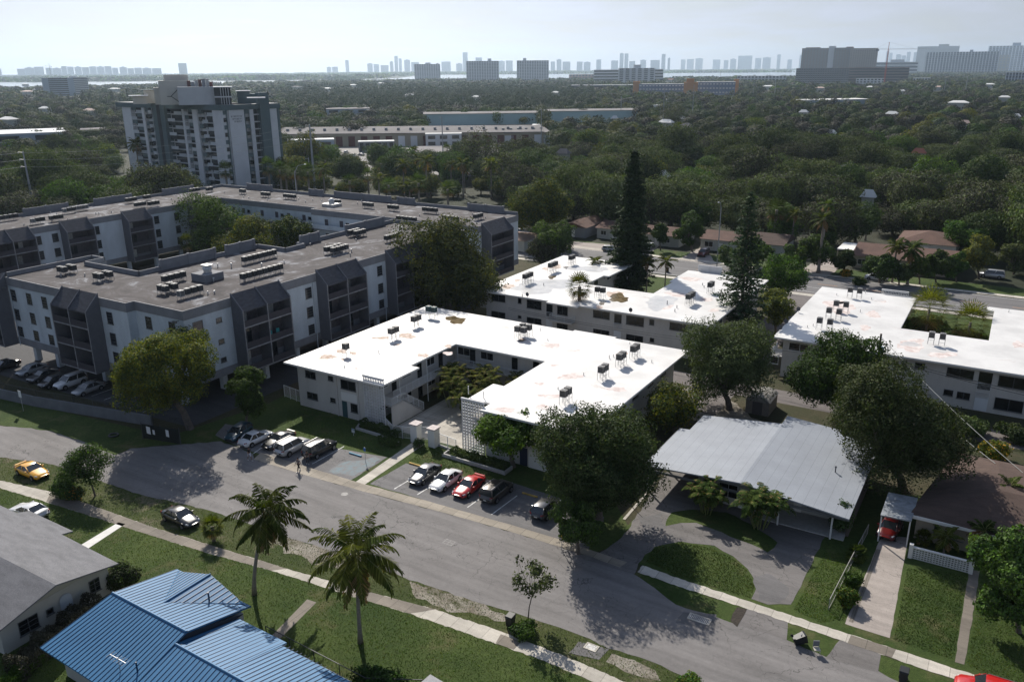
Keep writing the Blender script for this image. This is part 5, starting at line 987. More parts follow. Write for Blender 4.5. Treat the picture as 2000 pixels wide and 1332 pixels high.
def metal_house():
    o = (-19, 80); O = (o[0], o[1], 0); root = broot('house', 'low house with a wide pale grey metal roof beside the white block', 'house', *o)
    zr = lambda s: 3.95 - .078 * abs(s + 19.3)
    mb = M()
    def pl(pts): quadslab(mb, [(s, t, zr(s)) for s, t in pts], .14)
    pl([(-29.8, 75.9), (-19.3, 75.6), (-19.3, 92.6), (-28.6, 92.0), (-28.6, 87.0), (-29.8, 87.0)]); pl([(-19.3, 75.6), (-8.6, 75.3), (-8.6, 93.5), (-13.0, 94.2), (-13.0, 95.3), (-19.3, 95.3)])
    rf = mb.build('roof', ROLL, root, o=O); f = M(); f.box(-29.8, -8.6, 75.48, 75.56, 2.75, 3.02); f.box(-29.9, -29.82, 75.5, 87, 2.85, 3.1); f.build('fascia_board', FRAME, root, o=O)
    w_ = M(); w_.prism([(-24.2, 77.6), (-16, 77.6), (-16, 79.8), (-10.0, 79.8), (-10.0, 92), (-27.5, 91), (-27.5, 84), (-24.2, 84)], 0, 3.0); w_.build('wall', PALE, root, o=O)
    for s, wd, z, h in ((-23.2, .0, 0, 0), (-21.9, 2.0, .9, 1.6), (-18.6, 1.4, .9, 1.6)):
        if wd: window(root, O, '-t', 77.6, s, z, wd, h, mull=1, bars=1, glass=GLASSD, frame=FRAMEW)
    M().box(-19.7, -18.9, 77.5, 77.595, .05, 2.3).build('door', SOFF, root, o=O); M().box(-14.6, -13.8, 79.7, 79.795, .05, 2.3).build('door', SOFF, root, o=O); window(root, O, '-t', 79.8, -13.2, .9, 1.6, 1.3, glass=GLASSD)
    for s, t in ((-15.3, 76.2), (-10.2, 76.2), (-29.4, 76.3), (-29.4, 82)): M().box(s - .08, s + .08, t - .08, t + .08, 0.0, 2.9 if s > -20 else 3.0).build('post', FRAMEW, root, o=O)
    M().box(-17, -9, 76.4, 79.75, .0, .12).build('porch_slab', STEPM, root, o=O); M().box(-9.0, -8.75, 77.5, 90, 0, 2.6).build('side_wall', mat('brown block wall', (.12, .10, .09), .9, var=.2, vs=1), root, o=O)
    v = M(); v.cyl(-11.6, 84.2, 3.3, 3.95, .07, .07, 6); v.cyl(-11.6, 84.2, 3.9, 4.05, .14, .1, 6); v.build('vent_pipe', FRAME, root, o=O)
metal_house()
def blue_house():
    o = (-49, 31); O = (o[0], o[1], 0); root = broot('house', 'house with a bright blue ribbed metal roof on the near lawn', 'house', *o)
    e, r1_, r2_ = 2.9, 4.8, 4.4
    mb = M(); A_ = (-57.4, 25.2, e); B_ = (-47.2, 25.0, e); R0 = (-56.2, 30.7, r1_); R1 = (-47.1, 30.6, r1_); C_ = (-57.2, 37.2, e); D_ = (-47.6, 36.9, e)
    quadslab(mb, [A_, B_, R1, R0]); quadslab(mb, [R0, R1, D_, C_])
    # lower wing
    A2 = (-47.18, 24.98, e); B2 = (-30, 24.6, e); Q0 = (-47.18, 29.6, r2_); Q1 = (-30, 29.3, r2_); C2 = (-47.18, 35.3, e - .02); C3 = (-41.8, 35.2, e - .02); C4 = (-41.8, 34.7, e + .08); C5 = (-30, 34.3, e + .08)
    quadslab(mb, [A2, B2, Q1, Q0]); quadslab(mb, [Q0, (-41.8, 29.5, r2_), C3, C2]); quadslab(mb, [(-41.78, 29.5, r2_), Q1, C5, (-41.78, 34.7, e + .08)])
    # cross gable
    pk = Vector((-52.4, 37.0, 4.15)); mt = Vector((-52.3, 32.4, 4.22)); l = Vector((-56.6, 36.9, 3.02)); rr = Vector((-48.2, 36.7, 3.02)); mb.add([l, pk, mt, rr], [(0, 1, 2), (1, 3, 2), (0, 3, 1)])
    mb.build('roof', BLUE, root, o=O)
    rb = M(); ribs(rb, A_, B_, R0, R1, .42); ribs(rb, C_, D_, R0, R1, .42); ribs(rb, A2, B2, Q0, Q1, .42); ribs(rb, C2, C5, Q0, Q1, .42)
    for k in range(1, 9):
        u = k / 9; a = l.lerp(pk, u); b = l.lerp(mt, u); rb.tube([a + Vector((0, 0, .03)), b + Vector((0, 0, .03))], .028, 4); a = rr.lerp(pk, u); b = rr.lerp(mt, u); rb.tube([a + Vector((0, 0, .03)), b + Vector((0, 0, .03))], .028, 4)
    rb.build('roof_ribs', BLUED, root, o=O)
    cp = M(); cp.tube([R0, R1], .11, 6); cp.tube([Q0, Q1], .10, 6); cp.tube([pk + Vector((0, 0, .05)), mt + Vector((0, 0, .05))], .07, 6); cp.tube([l, mt], .05, 5); cp.tube([rr, mt], .05, 5); cp.build('ridge_cap', BLUE, root, o=O)
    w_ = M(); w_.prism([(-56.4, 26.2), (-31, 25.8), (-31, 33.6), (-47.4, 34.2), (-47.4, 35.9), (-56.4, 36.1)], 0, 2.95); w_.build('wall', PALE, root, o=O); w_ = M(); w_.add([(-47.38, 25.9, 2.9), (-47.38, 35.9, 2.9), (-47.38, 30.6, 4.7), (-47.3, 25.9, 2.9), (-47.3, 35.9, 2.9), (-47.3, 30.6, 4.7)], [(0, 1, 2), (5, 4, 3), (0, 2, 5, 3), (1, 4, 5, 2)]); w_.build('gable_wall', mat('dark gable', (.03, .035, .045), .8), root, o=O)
    v = M(); v.cyl(-50.2, 35.0, 3.3, 4.4, .07, .07, 8); v.cyl(-47.9, 26.9, 3.2, 4.4, .06, .06, 8); v.build('vent_pipe', BLUED, root, o=O)
    v = M(); b = Vector((-49.2, 26.4, 3.2)); v.tube([b, b + Vector((0, 0, 1.4))], .03, 5); v.tube([b + Vector((-.9, 0, 1.3)), b + Vector((.9, 0, 1.3))], .02, 4)
    for k in range(7): v.tube([b + Vector((-.9 + .3 * k, -.35, 1.3)), b + Vector((-.9 + .3 * k, .35, 1.3))], .012, 3)
    v.build('antenna', MT['galvanised'], root, o=O)
blue_house()
def grey_house():
    o = (-69, 30); O = (o[0], o[1], 0); root = broot('house', 'white house with grey shingle roof cut by the left edge', 'house', *o); e = 2.9
    mb = M(); R0 = (-90, 28.6, 4.8); R1 = (-61.1, 29.0, 4.8)
    quadslab(mb, [(-90, 24.3, e), (-62.0, 24.6, e), R1, R0]); quadslab(mb, [R0, R1, (-62.4, 35.1, e), (-71.4, 35.3, e), (-90, 35.3, e)]); quadslab(mb, [(-79, 35.32, e - .02), (-71.4, 35.32, e - .02), (-71.6, 36.5, e - .35), (-79, 36.5, e - .35)])
    mb.build('roof', GSH, root, o=O)
    w_ = M(); w_.prism([(-89, 25.0), (-62.9, 25.0), (-63.2, 34.5), (-89, 34.6)], 0, 2.86); w_.build('wall', PALE, root, o=O)
    g = M(); g.add([(-62.92, 25.0, 2.86), (-63.2, 34.5, 2.86), (-62.0, 29.1, 4.62), (-63.1, 25.0, 2.86), (-63.4, 34.5, 2.86), (-62.2, 29.1, 4.62)], [(0, 1, 2), (5, 4, 3), (0, 2, 5, 3), (1, 4, 5, 2)]); g.build('gable_wall', PALE, root, o=O)
    for t, wd, z, h in ((32.6, .95, 1.0, 1.2), (26.4, 1.6, .8, 1.3)): window(root, O, '+s', -62.97 if t < 30 else -63.12, t, z, wd, h, mull=1, bars=2, glass=GLASSD)
    window(root, O, '+s', -62.99, 28.7, 1.3, .6, .55, mull=0, glass=GLASSD)
    d = M(); n = 10; pts = [(-62.95, 29.9, .05), (-62.95, 30.95, .05)] + [(-62.95, 30.425 + .525 * math.cos(a * math.pi / n), 1.9 + .45 * math.sin(a * math.pi / n)) for a in range(n + 1)]; d.add(pts, [tuple(range(len(pts)))]); d.add([(p[0] - .06, p[1], p[2]) for p in pts], [tuple(range(len(pts)))[::-1]]); d.build('door', mat('pale blue door', (.42, .47, .52), .6), root, o=O)
grey_house()
def brown_house():
    o = (3, 85); O = (o[0], o[1], 0); root = broot('house', 'brown shingle-roofed house with carport and block-walled porch at the right edge', 'house', *o); e = 2.9
    mb = M(); a = (-4.0, 79.8, e); b = (16, 79.0, e); c = (16, 97, e); d = (-1.0, 97.0, e); r0 = (3.0, 93.6, 4.3); r1 = (3.4, 86, 4.5); r2 = (16, 86, 4.5)
    mb.add([a, b, c, d, r0, r1, r2], [(0, 1, 6, 5), (0, 5, 4, 3), (3, 4, 6, 2), (4, 5, 6), (3, 2, 1, 0)])
    mb.build('roof', BSH, root, o=O)
    w_ = M(); w_.prism([(-3.2, 80.6), (15, 80.2), (15, 96), (-.5, 96), (-3.2, 84)], 0, 2.88); w_.build('wall', mat('beige wall', (.34, .30, .24), .9, var=.06, vs=1), root, o=O)
    w_ = M(); quadslab(w_, [(-6.2, 78.0, 2.95), (-3.5, 78.3, 2.95), (-3.5, 83.4, 2.97), (-6.2, 83.2, 2.97)], .12); w_.build('carport_roof', mat('weathered sheet', (.22, .24, .26), .6, var=.3, vs=1.5), root, o=O)
    f = M(); f.box(-4.0, 8, 79.55, 79.68, 2.6, 2.9); f.build('fascia_board', SOFF, root, o=O)
    for s, t in ((-3.6, 78.5), (-6.1, 78.2)): M().box(s - .06, s + .06, t - .06, t + .06, 0.0, 2.82).build('post', FRAMEW, root, o=O)
    window(root, O, '-t', 80.58, -1.6, .9, 2.6, 1.3, mull=1, glass=GLASSD); M().box(1.9, 2.9, 80.3, 80.52, .05, 2.2).build('door', SOFF, root, o=O)
    pw = M(); s0, s1, t0 = -2.9, 1.8, 76.7
    for k in range(20): pw.box(s0 + k * .247 - .035, s0 + k * .247 + .035, t0 - .08, t0 + .08, 0, 1.1)
    for k in range(6): pw.box(s0, s1, t0 - .07, t0 + .07, k * .21, k * .21 + .06)
    pw.box(s0, s1, t0 - .14, t0 + .14, 1.101, 1.22); pw.box(s0 - .35, s0 - .01, t0 - .2, t0 + .2, 0, 1.45); pw.box(s1 + .01, s1 + .35, t0 - .2, t0 + .2, 0, 1.45); pw.build('porch_screen', SOFF, root, o=O)
brown_house()
def shed():
    o = (-25, 105); O = (o[0], o[1], 0); root = broot('shed', 'small beige garden shed with a rounded roof behind the metal-roofed house', 'shed', *o)
    a, b, c, d = -26.4, -23.3, 103.0, 107.2; m_ = mat('shed panel', (.20, .17, .145), .7, var=.1, vs=2); M().box(a, b, c, d, 0, 1.9).build('wall', m_, root, o=O)
    r = M(); n = 8; pr = [(a - .1 + (b - a + .2) * k / n, 1.905 + .65 * math.sin(math.pi * k / n) ** .7) for k in range(n + 1)]
    r.add([(x, c - .12, z) for x, z in pr] + [(x, d + .12, z) for x, z in pr], [(k, k + 1, n + 2 + k, n + 1 + k) for k in range(n)] + [tuple(range(n + 1))[::-1], tuple(range(n + 1, 2 * n + 2))]); r.build('roof', mat('shed roof', (.22, .21, .19), .8, var=.3, vs=2), root, o=O)
    M().box(-25.5, -24.2, c - .05, c - .005, .05, 1.8).build('door', mat('shed door', (.09, .08, .075), .7), root, o=O)
shed()
def corner_house():
    o = (-27, 33); O = (o[0], o[1], 0); root = broot('house', 'tip of a light grey shingle roof at the bottom edge', 'house', *o)
    mb = M(); p = (-30.2, 37.6, 3.0); mb.add([(-31.7, 24, 2.6), (-20, 24, 2.6), (-20, 37.0, 2.6), (-30.6, 38.3, 2.6), (-26, 31, 4.4)], [(0, 1, 4), (1, 2, 4), (2, 3, 4), (3, 0, 4), (3, 2, 1, 0)]); mb.build('roof', mat('light grey shingles', (.26, .26, .27), .95, var=.1, vs=1, var2=.2, vs2=8), root, o=O)
    M().prism([(-30.9, 25), (-21, 25), (-21, 36.4), (-30.2, 37.2)], 0, 2.58).build('wall', PALE, root, o=O)
corner_house()
def simple_house(label, s0, s1, t0, t1, e, r, roofm, axis='s', wallm=None, ov=.5, wins=(), name='house', gable=True):
    o = ((s0 + s1) / 2, (t0 + t1) / 2); O = (o[0], o[1], 0); root = broot(name, label, 'house', *o); wm = wallm or PALE; M().box(s0, s1, t0, t1, 0, e - .01).build('wall', wm, root, o=O); mb = M(); a, b, c, d = s0 - ov, s1 + ov, t0 - ov, t1 + ov; mt = (c + d) / 2; ms = (a + b) / 2; h = min(b - a, d - c) / 2
    if axis == 's':
        i = .01 if gable else h; mb.add([(a, c, e), (b, c, e), (b, d, e), (a, d, e), (a + i, mt, r), (b - i, mt, r)], [(0, 1, 5, 4), (2, 3, 4, 5), (1, 2, 5), (3, 0, 4), (3, 2, 1, 0)])
    else:
        i = .01 if gable else h; mb.add([(a, c, e), (b, c, e), (b, d, e), (a, d, e), (ms, c + i, r), (ms, d - i, r)], [(0, 4, 5, 3), (1, 2, 5, 4), (0, 1, 4), (2, 3, 5), (3, 2, 1, 0)])
    mb.build('roof', roofm, root, o=O)
    for (f, pos, al, z, w_, h_) in wins: window(root, O, f, pos, al, z, w_, h_, glass=GLASSD, frame=FRAMEW)
    M().box(ms - .5, ms + .5, t0 - .06, t0 - .004, 0.05, 2.1).build('door', SOFF, root, o=O)
    return root
simple_house('grey-walled low house with brown roof beside the end of the grey complex', -106, -98.5, 199.5, 213, 2.9, 4.0, BSH2, 't', wallm=mat('grey house wall', (.20, .21, .23), .9), wins=(('-t', 199.5, -104.8, 1, 2, 1.2),))
simple_house('white low house with brown roof left of the tallest pine', -96, -86, 201.5, 213, 2.9, 4.0, BSH2, 's', wins=(('-t', 201.5, -94.8, 1, 1.6, 1.2), ('-t', 201.5, -89.8, 1, 1.6, 1.2)))
simple_house('low house with brown roof right of the tallest pine', -84, -72, 200, 212, 2.9, 4.1, BSH2, 's', wins=(('-t', 200, -82.8, 1, 1.8, 1.2), ('-t', 200, -76, 1, 1.6, 1.2)))
simple_house('white low house with brown roof at the street lamp', -66.5, -56, 201, 213, 2.9, 4.2, BSH2, 's', wins=(('-t', 201, -65.5, .9, 2.2, 1.4),))
simple_house('brown-roofed house with a white gable end right of the thin pine', -58, -46, 201.5, 212, 3.0, 4.8, BSH, 's', wins=(('+s', -46, 203.5, 1.1, 1.0, 1.3), ('+s', -46, 207, 1.1, 1.0, 1.3), ('-t', 201.5, -52, 1, 1.6, 1.2)))
simple_house('long brown-roofed house behind the row of trees across the avenue', -29.5, -9, 199, 214.5, 2.9, 4.6, BSH2, 's', wallm=MT['beige wall'], wins=(('-t', 199, -28.5, .9, 1.8, 1.3), ('-t', 199, -18, .9, 1.8, 1.3)))
simple_house('red-brown hipped roof behind the long brown-roofed house', -23, -10, 221, 236, 3.0, 5.0, BSH2, 's', gable=False)
fl = M(); fl.box(-34.2, -29.9, 204.5, 213.2, 2.7, 2.95); ob = fl.build('roof', mat('flat white roof', (.7, .69, .66), .7), (rt := broot('carport', 'flat white carport roof attached left of the long brown roof', 'carport', -32, 209)), o=(-32, 209, 0))
for s, t in ((-34, 204.7), (-34, 213), (-30.2, 204.7)): M().box(s - .1, s + .1, t - .1, t + .1, 0, 2.69).build('post', MT['beige wall'], rt, o=(-32, 209, 0))
simple_house('grey hipped roof among palms just behind the grey complex', -146, -128, 186, 200, 2.8, 4.8, mat('dark brown hip', (.07, .06, .055), .95, var=.2, vs=1), 's', gable=False)
simple_house('tan low roof right of the grey hipped roof', -124, -104, 176, 186, 2.8, 3.7, mat('tan roof', (.24, .17, .13), .95, var=.1, vs=.6), 's', gable=False)
# ---------------------------------------------------------------- walls, fences, gates of the courts
def fence_thing(label, pts, h, m_, step=.13, name='fence', post=1.6, thick=.016, base=None):
    a = pts[0]; root = broot(name, label, 'fence', a[0], a[1]); O = (a[0], a[1], 0); railing(pts, 0, h, step, post, thick).build('rails', m_, root, o=O)
    if base: wallline(pts, .2, 0, base).build('kerb_wall', STEPM, root, o=O)
    return root
for s, lab in ((-59.0, 'left gate pillar of the middle block, white with a stained cap'), (-56.3, 'right gate pillar of the middle block, nearer the red car')):
    root = broot('gate_pillar', lab, 'pillar', s, 73.3, 'gate pillars of the middle block'); M().box(-.5, .5, -.55, .55, 0, 2.35).build('shaft', SOFF, root); M().box(-.62, .62, -.67, .67, 2.352, 2.5).build('cap', mat('stained cap', (.50, .44, .42), .8, var=.3, vs=4), root)
root = broot('gate', 'white open metal gate between the two gate pillars', 'gate', -57.6, 73.6); railing([(-.75, 0), (.55, .9)], 0.05, 1.9, .14, 3, .02).build('rails', RAILW, root)
fence_thing('white railing between the left pierced screen and left gate pillar', [(-64.6, 74.0), (-62.2, 72.6), (-59.7, 73.3)], 1.7, RAILW); fence_thing('white railing between the right gate pillar and right pierced screen', [(-55.7, 73.6), (-52.9, 73.2)], 1.7, RAILW, base=.25)
fence_thing('white railing at the shaded left end of the middle block', [(-84.2, 75.4), (-80.2, 74.9)], 1.8, RAILW)
bw_ = broot('planter_wall', 'low stone planter wall before the right pierced screen', 'wall', -50, 71.5); wallline([(-53.6, 72.6), (-53.6, 71.5), (-44.8, 71.3), (-44.8, 72.8)], .22, 0, .42).build('coping', STEPM, bw_, o=(-50, 71.5, 0))
bw_ = broot('planter_wall', 'low stone planter wall before the left pierced screen', 'wall', -65, 72); wallline([(-68.3, 73.2), (-67.8, 72.1), (-60.8, 71.9)], .2, 0, .35).build('coping', STEPM, bw_, o=(-65, 72, 0))
CHAIN = mat('chain link', (.05, .055, .06), .6); LOWW = mat('low grey wall', (.13, .14, .155), .9, var=.12, vs=.8)
gp = [(-150, 52.8), (-128, 53.2), (-111.5, 55.3), (-91.8, 59.3)]
gw = broot('boundary_wall', 'low grey wall with dark chain fence along the shaded parking', 'wall', -111, 55); wallline(gp, .22, 0, 1.5).build('wall_run', LOWW, gw, o=(-111, 55, 0))
mb = M()
for a, b in zip(gp[:-1], gp[1:]):
    A_, B_ = Vector((a[0], a[1] + .3, 1.2)), Vector((b[0], b[1] + .3, 1.2)); L_ = (B_ - A_).length; n = int(L_ / .35)
    for k in range(n): p = A_.lerp(B_, k / n); q = A_.lerp(B_, (k + 1) / n); mb.tube([p, q + Vector((0, 0, 1.1))], .012, 3, cap=False); mb.tube([q, p + Vector((0, 0, 1.1))], .012, 3, cap=False)
    mb.tube([A_ + Vector((0, 0, 1.1)), B_ + Vector((0, 0, 1.1))], .03, 4)
    for k in range(int(L_ / 3) + 1): p = A_.lerp(B_, k / max(1, int(L_ / 3))); mb.tube([p - Vector((0, 0, 1.2)), p + Vector((0, 0, 1.15))], .035, 5)
mb.build('chain_fence', CHAIN, gw, o=(-111, 55, 0))
# dumpster enclosure gates with signs
en = broot('enclosure', 'dark fenced enclosure with small white signs under the yellow-green tree', 'enclosure', -87, 56.5); O = (-87, 56.5, 0)
for s, t in ((-89.2, 56.2), (-86.4, 56.9), (-83.6, 57.5)): M().tube([(s, t, 0), (s, t, 2.3)], .05, 6).build('post', CHAIN, en, o=O)
wallline([(-89.1, 56.25), (-83.7, 57.45)], .05, .15, 2.1).build('screen_panel', mat('dark green mesh', (.012, .016, .014), .8), en, o=O)
for s, wd, hh in ((-88.1, .75, .95), (-87.2, .4, .6), (-85.2, .55, .9)): M().box(s, s + wd, 56.1 + (s + 88.1) * .22, 56.13 + (s + 88.1) * .22, 1.1, 1.1 + hh).build('sign', mat('sign white', (.62, .64, .66), .5), en, o=O)
fence_thing('thin chain fence with dark posts beside the blue roof', [(-46.5, 37.2), (-41, 37.0), (-35.5, 36.8), (-31.8, 38.8)], 1.2, CHAIN, step=.5, post=2.5, thick=.006)
fence_thing('low fence of pale pipes along the right driveway', [(-8.0, 64.5), (-7.6, 72), (-7.2, 79)], 1.1, mat('pipe fence', (.28, .27, .25), .7), step=.3, post=2.2, thick=.008)
kb = sheet('lawn_edging', [tuple(E(-29.2, 69.2))[:2], tuple(E(-28.9, 69.2))[:2], tuple(E(-29.1, 78.4))[:2], tuple(E(-29.4, 78.4))[:2]], .05, M_WALK, px=False)
# ---------------------------------------------------------------- air conditioner units on the roofs
ACB = mat('condenser casing', (.085, .088, .092), .6, var=.15, vs=4, objrand=.35); ACF = mat('condenser louvre', (.03, .032, .034), .6); STEEL = mat('stand steel', (.34, .34, .34), .5, metal=.4, var=.2, vs=3); ACW = mat('pale casing', (.34, .34, .33), .6, objrand=.15); ACT = mat('teal casing', (.03, .10, .11), .5)
def acunit(cas, leg):
    root = thing('air_conditioner', '', 'air conditioner', (0, 0, 0)); w_ = .38; z0 = leg; h = .78; mb = M(); mb.cur = 0
    mb.box(-w_, w_, -w_, w_, z0, z0 + .06)
    for x in (-w_, w_ - .05):
        for y in (-w_, w_ - .05): mb.box(x, x + .05, y, y + .05, z0 + .06, z0 + h - .06)
    mb.box(-w_, w_, -w_, w_, z0 + h - .06, z0 + h); mb.cur = 1; mb.box(-w_ + .03, w_ - .03, -w_ + .03, w_ - .03, z0 + .061, z0 + h - .061); mb.cur = 0
    for k in range(5): z = z0 + .14 + k * .12; mb.box(-w_ + .005, w_ - .005, -w_ + .005, w_ - .005, z, z + .03)
    mb.build('casing', [cas, ACF], root); f = M(); f.cyl(0, 0, z0 + h + .002, z0 + h + .05, .27, .25, 14); f.build('fan_grille', mat('fan grille', (.17, .17, .17), .5), root)
    s = M()
    for x in (-.38, .38):
        for y in (-.38, .38): s.tube([(x, y, 0), (x, y, z0)], .028, 4)
        s.tube([(x, -.42, z0 - .03), (x, .42, z0 - .03)], .03, 4)
    for y in (-.38, .38): s.tube([(-.42, y, z0 - .03), (.42, y, z0 - .03)], .03, 4)
    if leg > .7:
        s.tube([(-.38, -.38, .5), (.38, -.38, .5)], .02, 4); s.tube([(.38, -.38, .5), (.38, .38, .5)], .02, 4)
    s.build('stand', STEEL, root); return root
AC = {'g': acunit(ACB, .55), 'w': acunit(ACW, .5), 'h': acunit(ACB, 1.15), 'l': acunit(mat('grey casing', (.16, .155, .15), .6, objrand=.2), 1.05), 't': acunit(ACT, 1.1)}
used_ac = set(); ORD = ['first', 'second', 'third', 'fourth', 'fifth', 'sixth', 'seventh', 'eighth']
def ac_row(px, py, zr, n, dirn, desc, kind='g', group='air conditioners on the grey roofs', rows=1, gap=1.04, white=()):
    """row of n units centred on a pixel of the photograph; dirn 's' or 't'"""
    c = S(px, py, zr + .5); i = 0
    for r in range(rows):
        for k in range(n):
            off = (k - (n - 1) / 2) * gap; q = (r - (rows - 1) / 2) * 1.5; s, t = (c[0] + off, c[1] + q) if dirn == 's' else (c[0] + q, c[1] + off); kd = 'w' if i in white else kind
            lab = (ORD[i] + ' unit of the ' + desc) if n * rows > 1 else 'single unit ' + desc
            if kd not in used_ac: used_ac.add(kd); o = AC[kd]; o.location = E(s, t, zr); o.rotation_euler = (0, 0, AX); o['label'] = lab; o['group'] = group
            else: dup(AC[kd], E(s, t, zr), AX + random.choice((0, math.pi / 2)), lab, group)
            i += 1
random.seed(7); GZ = 14.05
for px, py, n, d, ds, kw in [
    (131, 529, 2, 's', 'pair group nearest the left corner of the front grey roof', dict(rows=2)), (202, 542, 2, 's', 'group left of centre on the front grey roof', dict(rows=2)),
    (340, 545, 4, 't', 'row just left of the roof plinth', dict()), (328, 566, 2, 's', 'group before the roof plinth', dict(rows=2)), (372, 573, 4, 't', 'row nearest the front corner of the grey roof', dict(white=(0,))),
    (507, 504, 7, 't', 'long row in the middle of the near grey wing', {}), (512, 535, 8, 't', 'longest row above the first balcony bay', {}), (657, 489, 4, 't', 'row above the second balcony bay', dict(rows=2, white=(1,))),
    (697, 457, 3, 't', 'group beyond the raised parapet of the near grey wing', dict(rows=2)), (766, 466, 4, 't', 'row left of the round olive tree', {}), (794, 431, 5, 's', 'row at the far end of the near grey wing', {}), (880, 430, 4, 's', 'row peeping over the round olive tree', {}),
    (934, 425, 3, 't', 'row at the right corner of the rear grey roof', {}), (840, 413, 4, 's', 'rear-wing row third from the right', {}), (768, 408, 3, 's', 'rear-wing row fourth from the right', {}), (719, 403, 3, 's', 'rear-wing row right of the roof fan', {}), (659, 397, 2, 's', 'rear-wing pair beside the roof fan', {}),
    (566, 386, 4, 's', 'rear-wing row left of the roof fan', {}), (519, 382, 3, 's', 'rear-wing row second from the far corner', {}), (474, 376, 2, 's', 'rear-wing pair at the far corner', {}), (409, 372, 2, 't', 'right pair of the left grey wing', {}), (380, 374, 3, 't', 'far row of the left grey wing', {}),
    (287, 388, 2, 't', 'pair on the left grey wing above its third bay', {}), (256, 393, 3, 't', 'far row above the third bay of the left grey wing', {}), (274, 402, 3, 't', 'near row above the third bay of the left grey wing', {}), (300, 400, 3, 't', 'right row above the third bay of the left grey wing', {}),
    (160, 408, 3, 't', 'wide group right in the middle of the left grey wing', dict(white=(0, 1, 2))), (135, 413, 3, 't', 'wide group left in the middle of the left grey wing', dict(white=(0,))), (110, 428, 3, 't', 'near right row above the second bay of the left grey wing', {}), (74, 433, 3, 't', 'near left row above the second bay of the left grey wing', dict(white=(0,))), (17, 427, 4, 't', 'row at the left edge of the photograph', {})]:
    ac_row(px, py, GZ, n, d, ds, **kw)
gb = 'air conditioners on stands on the white roofs'
for px, py, n, d, ds, kw in [
    (676, 688, 1, 's', 'standing alone at the left end of the middle white roof', dict(kind='l')), (769, 656, 2, 't', 'pair left of the tree shadow on the middle white roof', dict(kind='l')), (813, 632, 2, 't', 'pair at the tree shadow edge, middle white roof', dict(kind='l')), (843, 615, 2, 's', 'teal pair in the tree shadow on the middle white roof', dict(kind='t')),
    (1022, 652, 2, 's', 'cluster of four in the middle of the middle white roof', dict(kind='l', rows=2)), (1240, 691, 2, 't', 'far right pair of the middle white roof', dict(kind='l')), (1213, 707, 2, 't', 'second pair from the right of the middle white roof', dict(kind='l')), (1178, 732, 2, 't', 'third pair from the right of the middle white roof', dict(kind='l')), (1105, 779, 2, 't', 'pair nearest the dark oak on the middle white roof', dict(kind='l')),
    (1031, 548, 3, 't', 'nearest row on the puddled white roof', dict(kind='h')), (1080, 526, 3, 't', 'second row on the puddled white roof', dict(kind='h')), (1117, 512, 2, 't', 'far pair on the puddled white roof', dict(kind='h')), (1172, 577, 2, 's', 'pair by the lone fan palm on the puddled white roof', dict(kind='h')),
    (1348, 588, 3, 't', 'cluster left of the thin pine on the puddled white roof', dict(kind='h')), (1388, 566, 2, 't', 'pair beside the thin pine on the puddled white roof', dict(kind='h')),
    (1669, 577, 2, 's', 'far pair on the right white roof', dict(kind='l', gap=1.5)), (1642, 604, 2, 's', 'third-row pair on the right white roof', dict(kind='l', gap=1.5)), (1628, 618, 2, 's', 'second-row pair on the right white roof', dict(kind='l', gap=1.5)), (1610, 638, 2, 's', 'nearest pair on the right white roof', dict(kind='l', gap=1.5)), (1829, 667, 2, 's', 'pair behind the wooden pole on the right white roof', dict(kind='l', gap=1.4))]:
    ac_row(px, py, ZR, n, d, ds, group=gb, **kw)
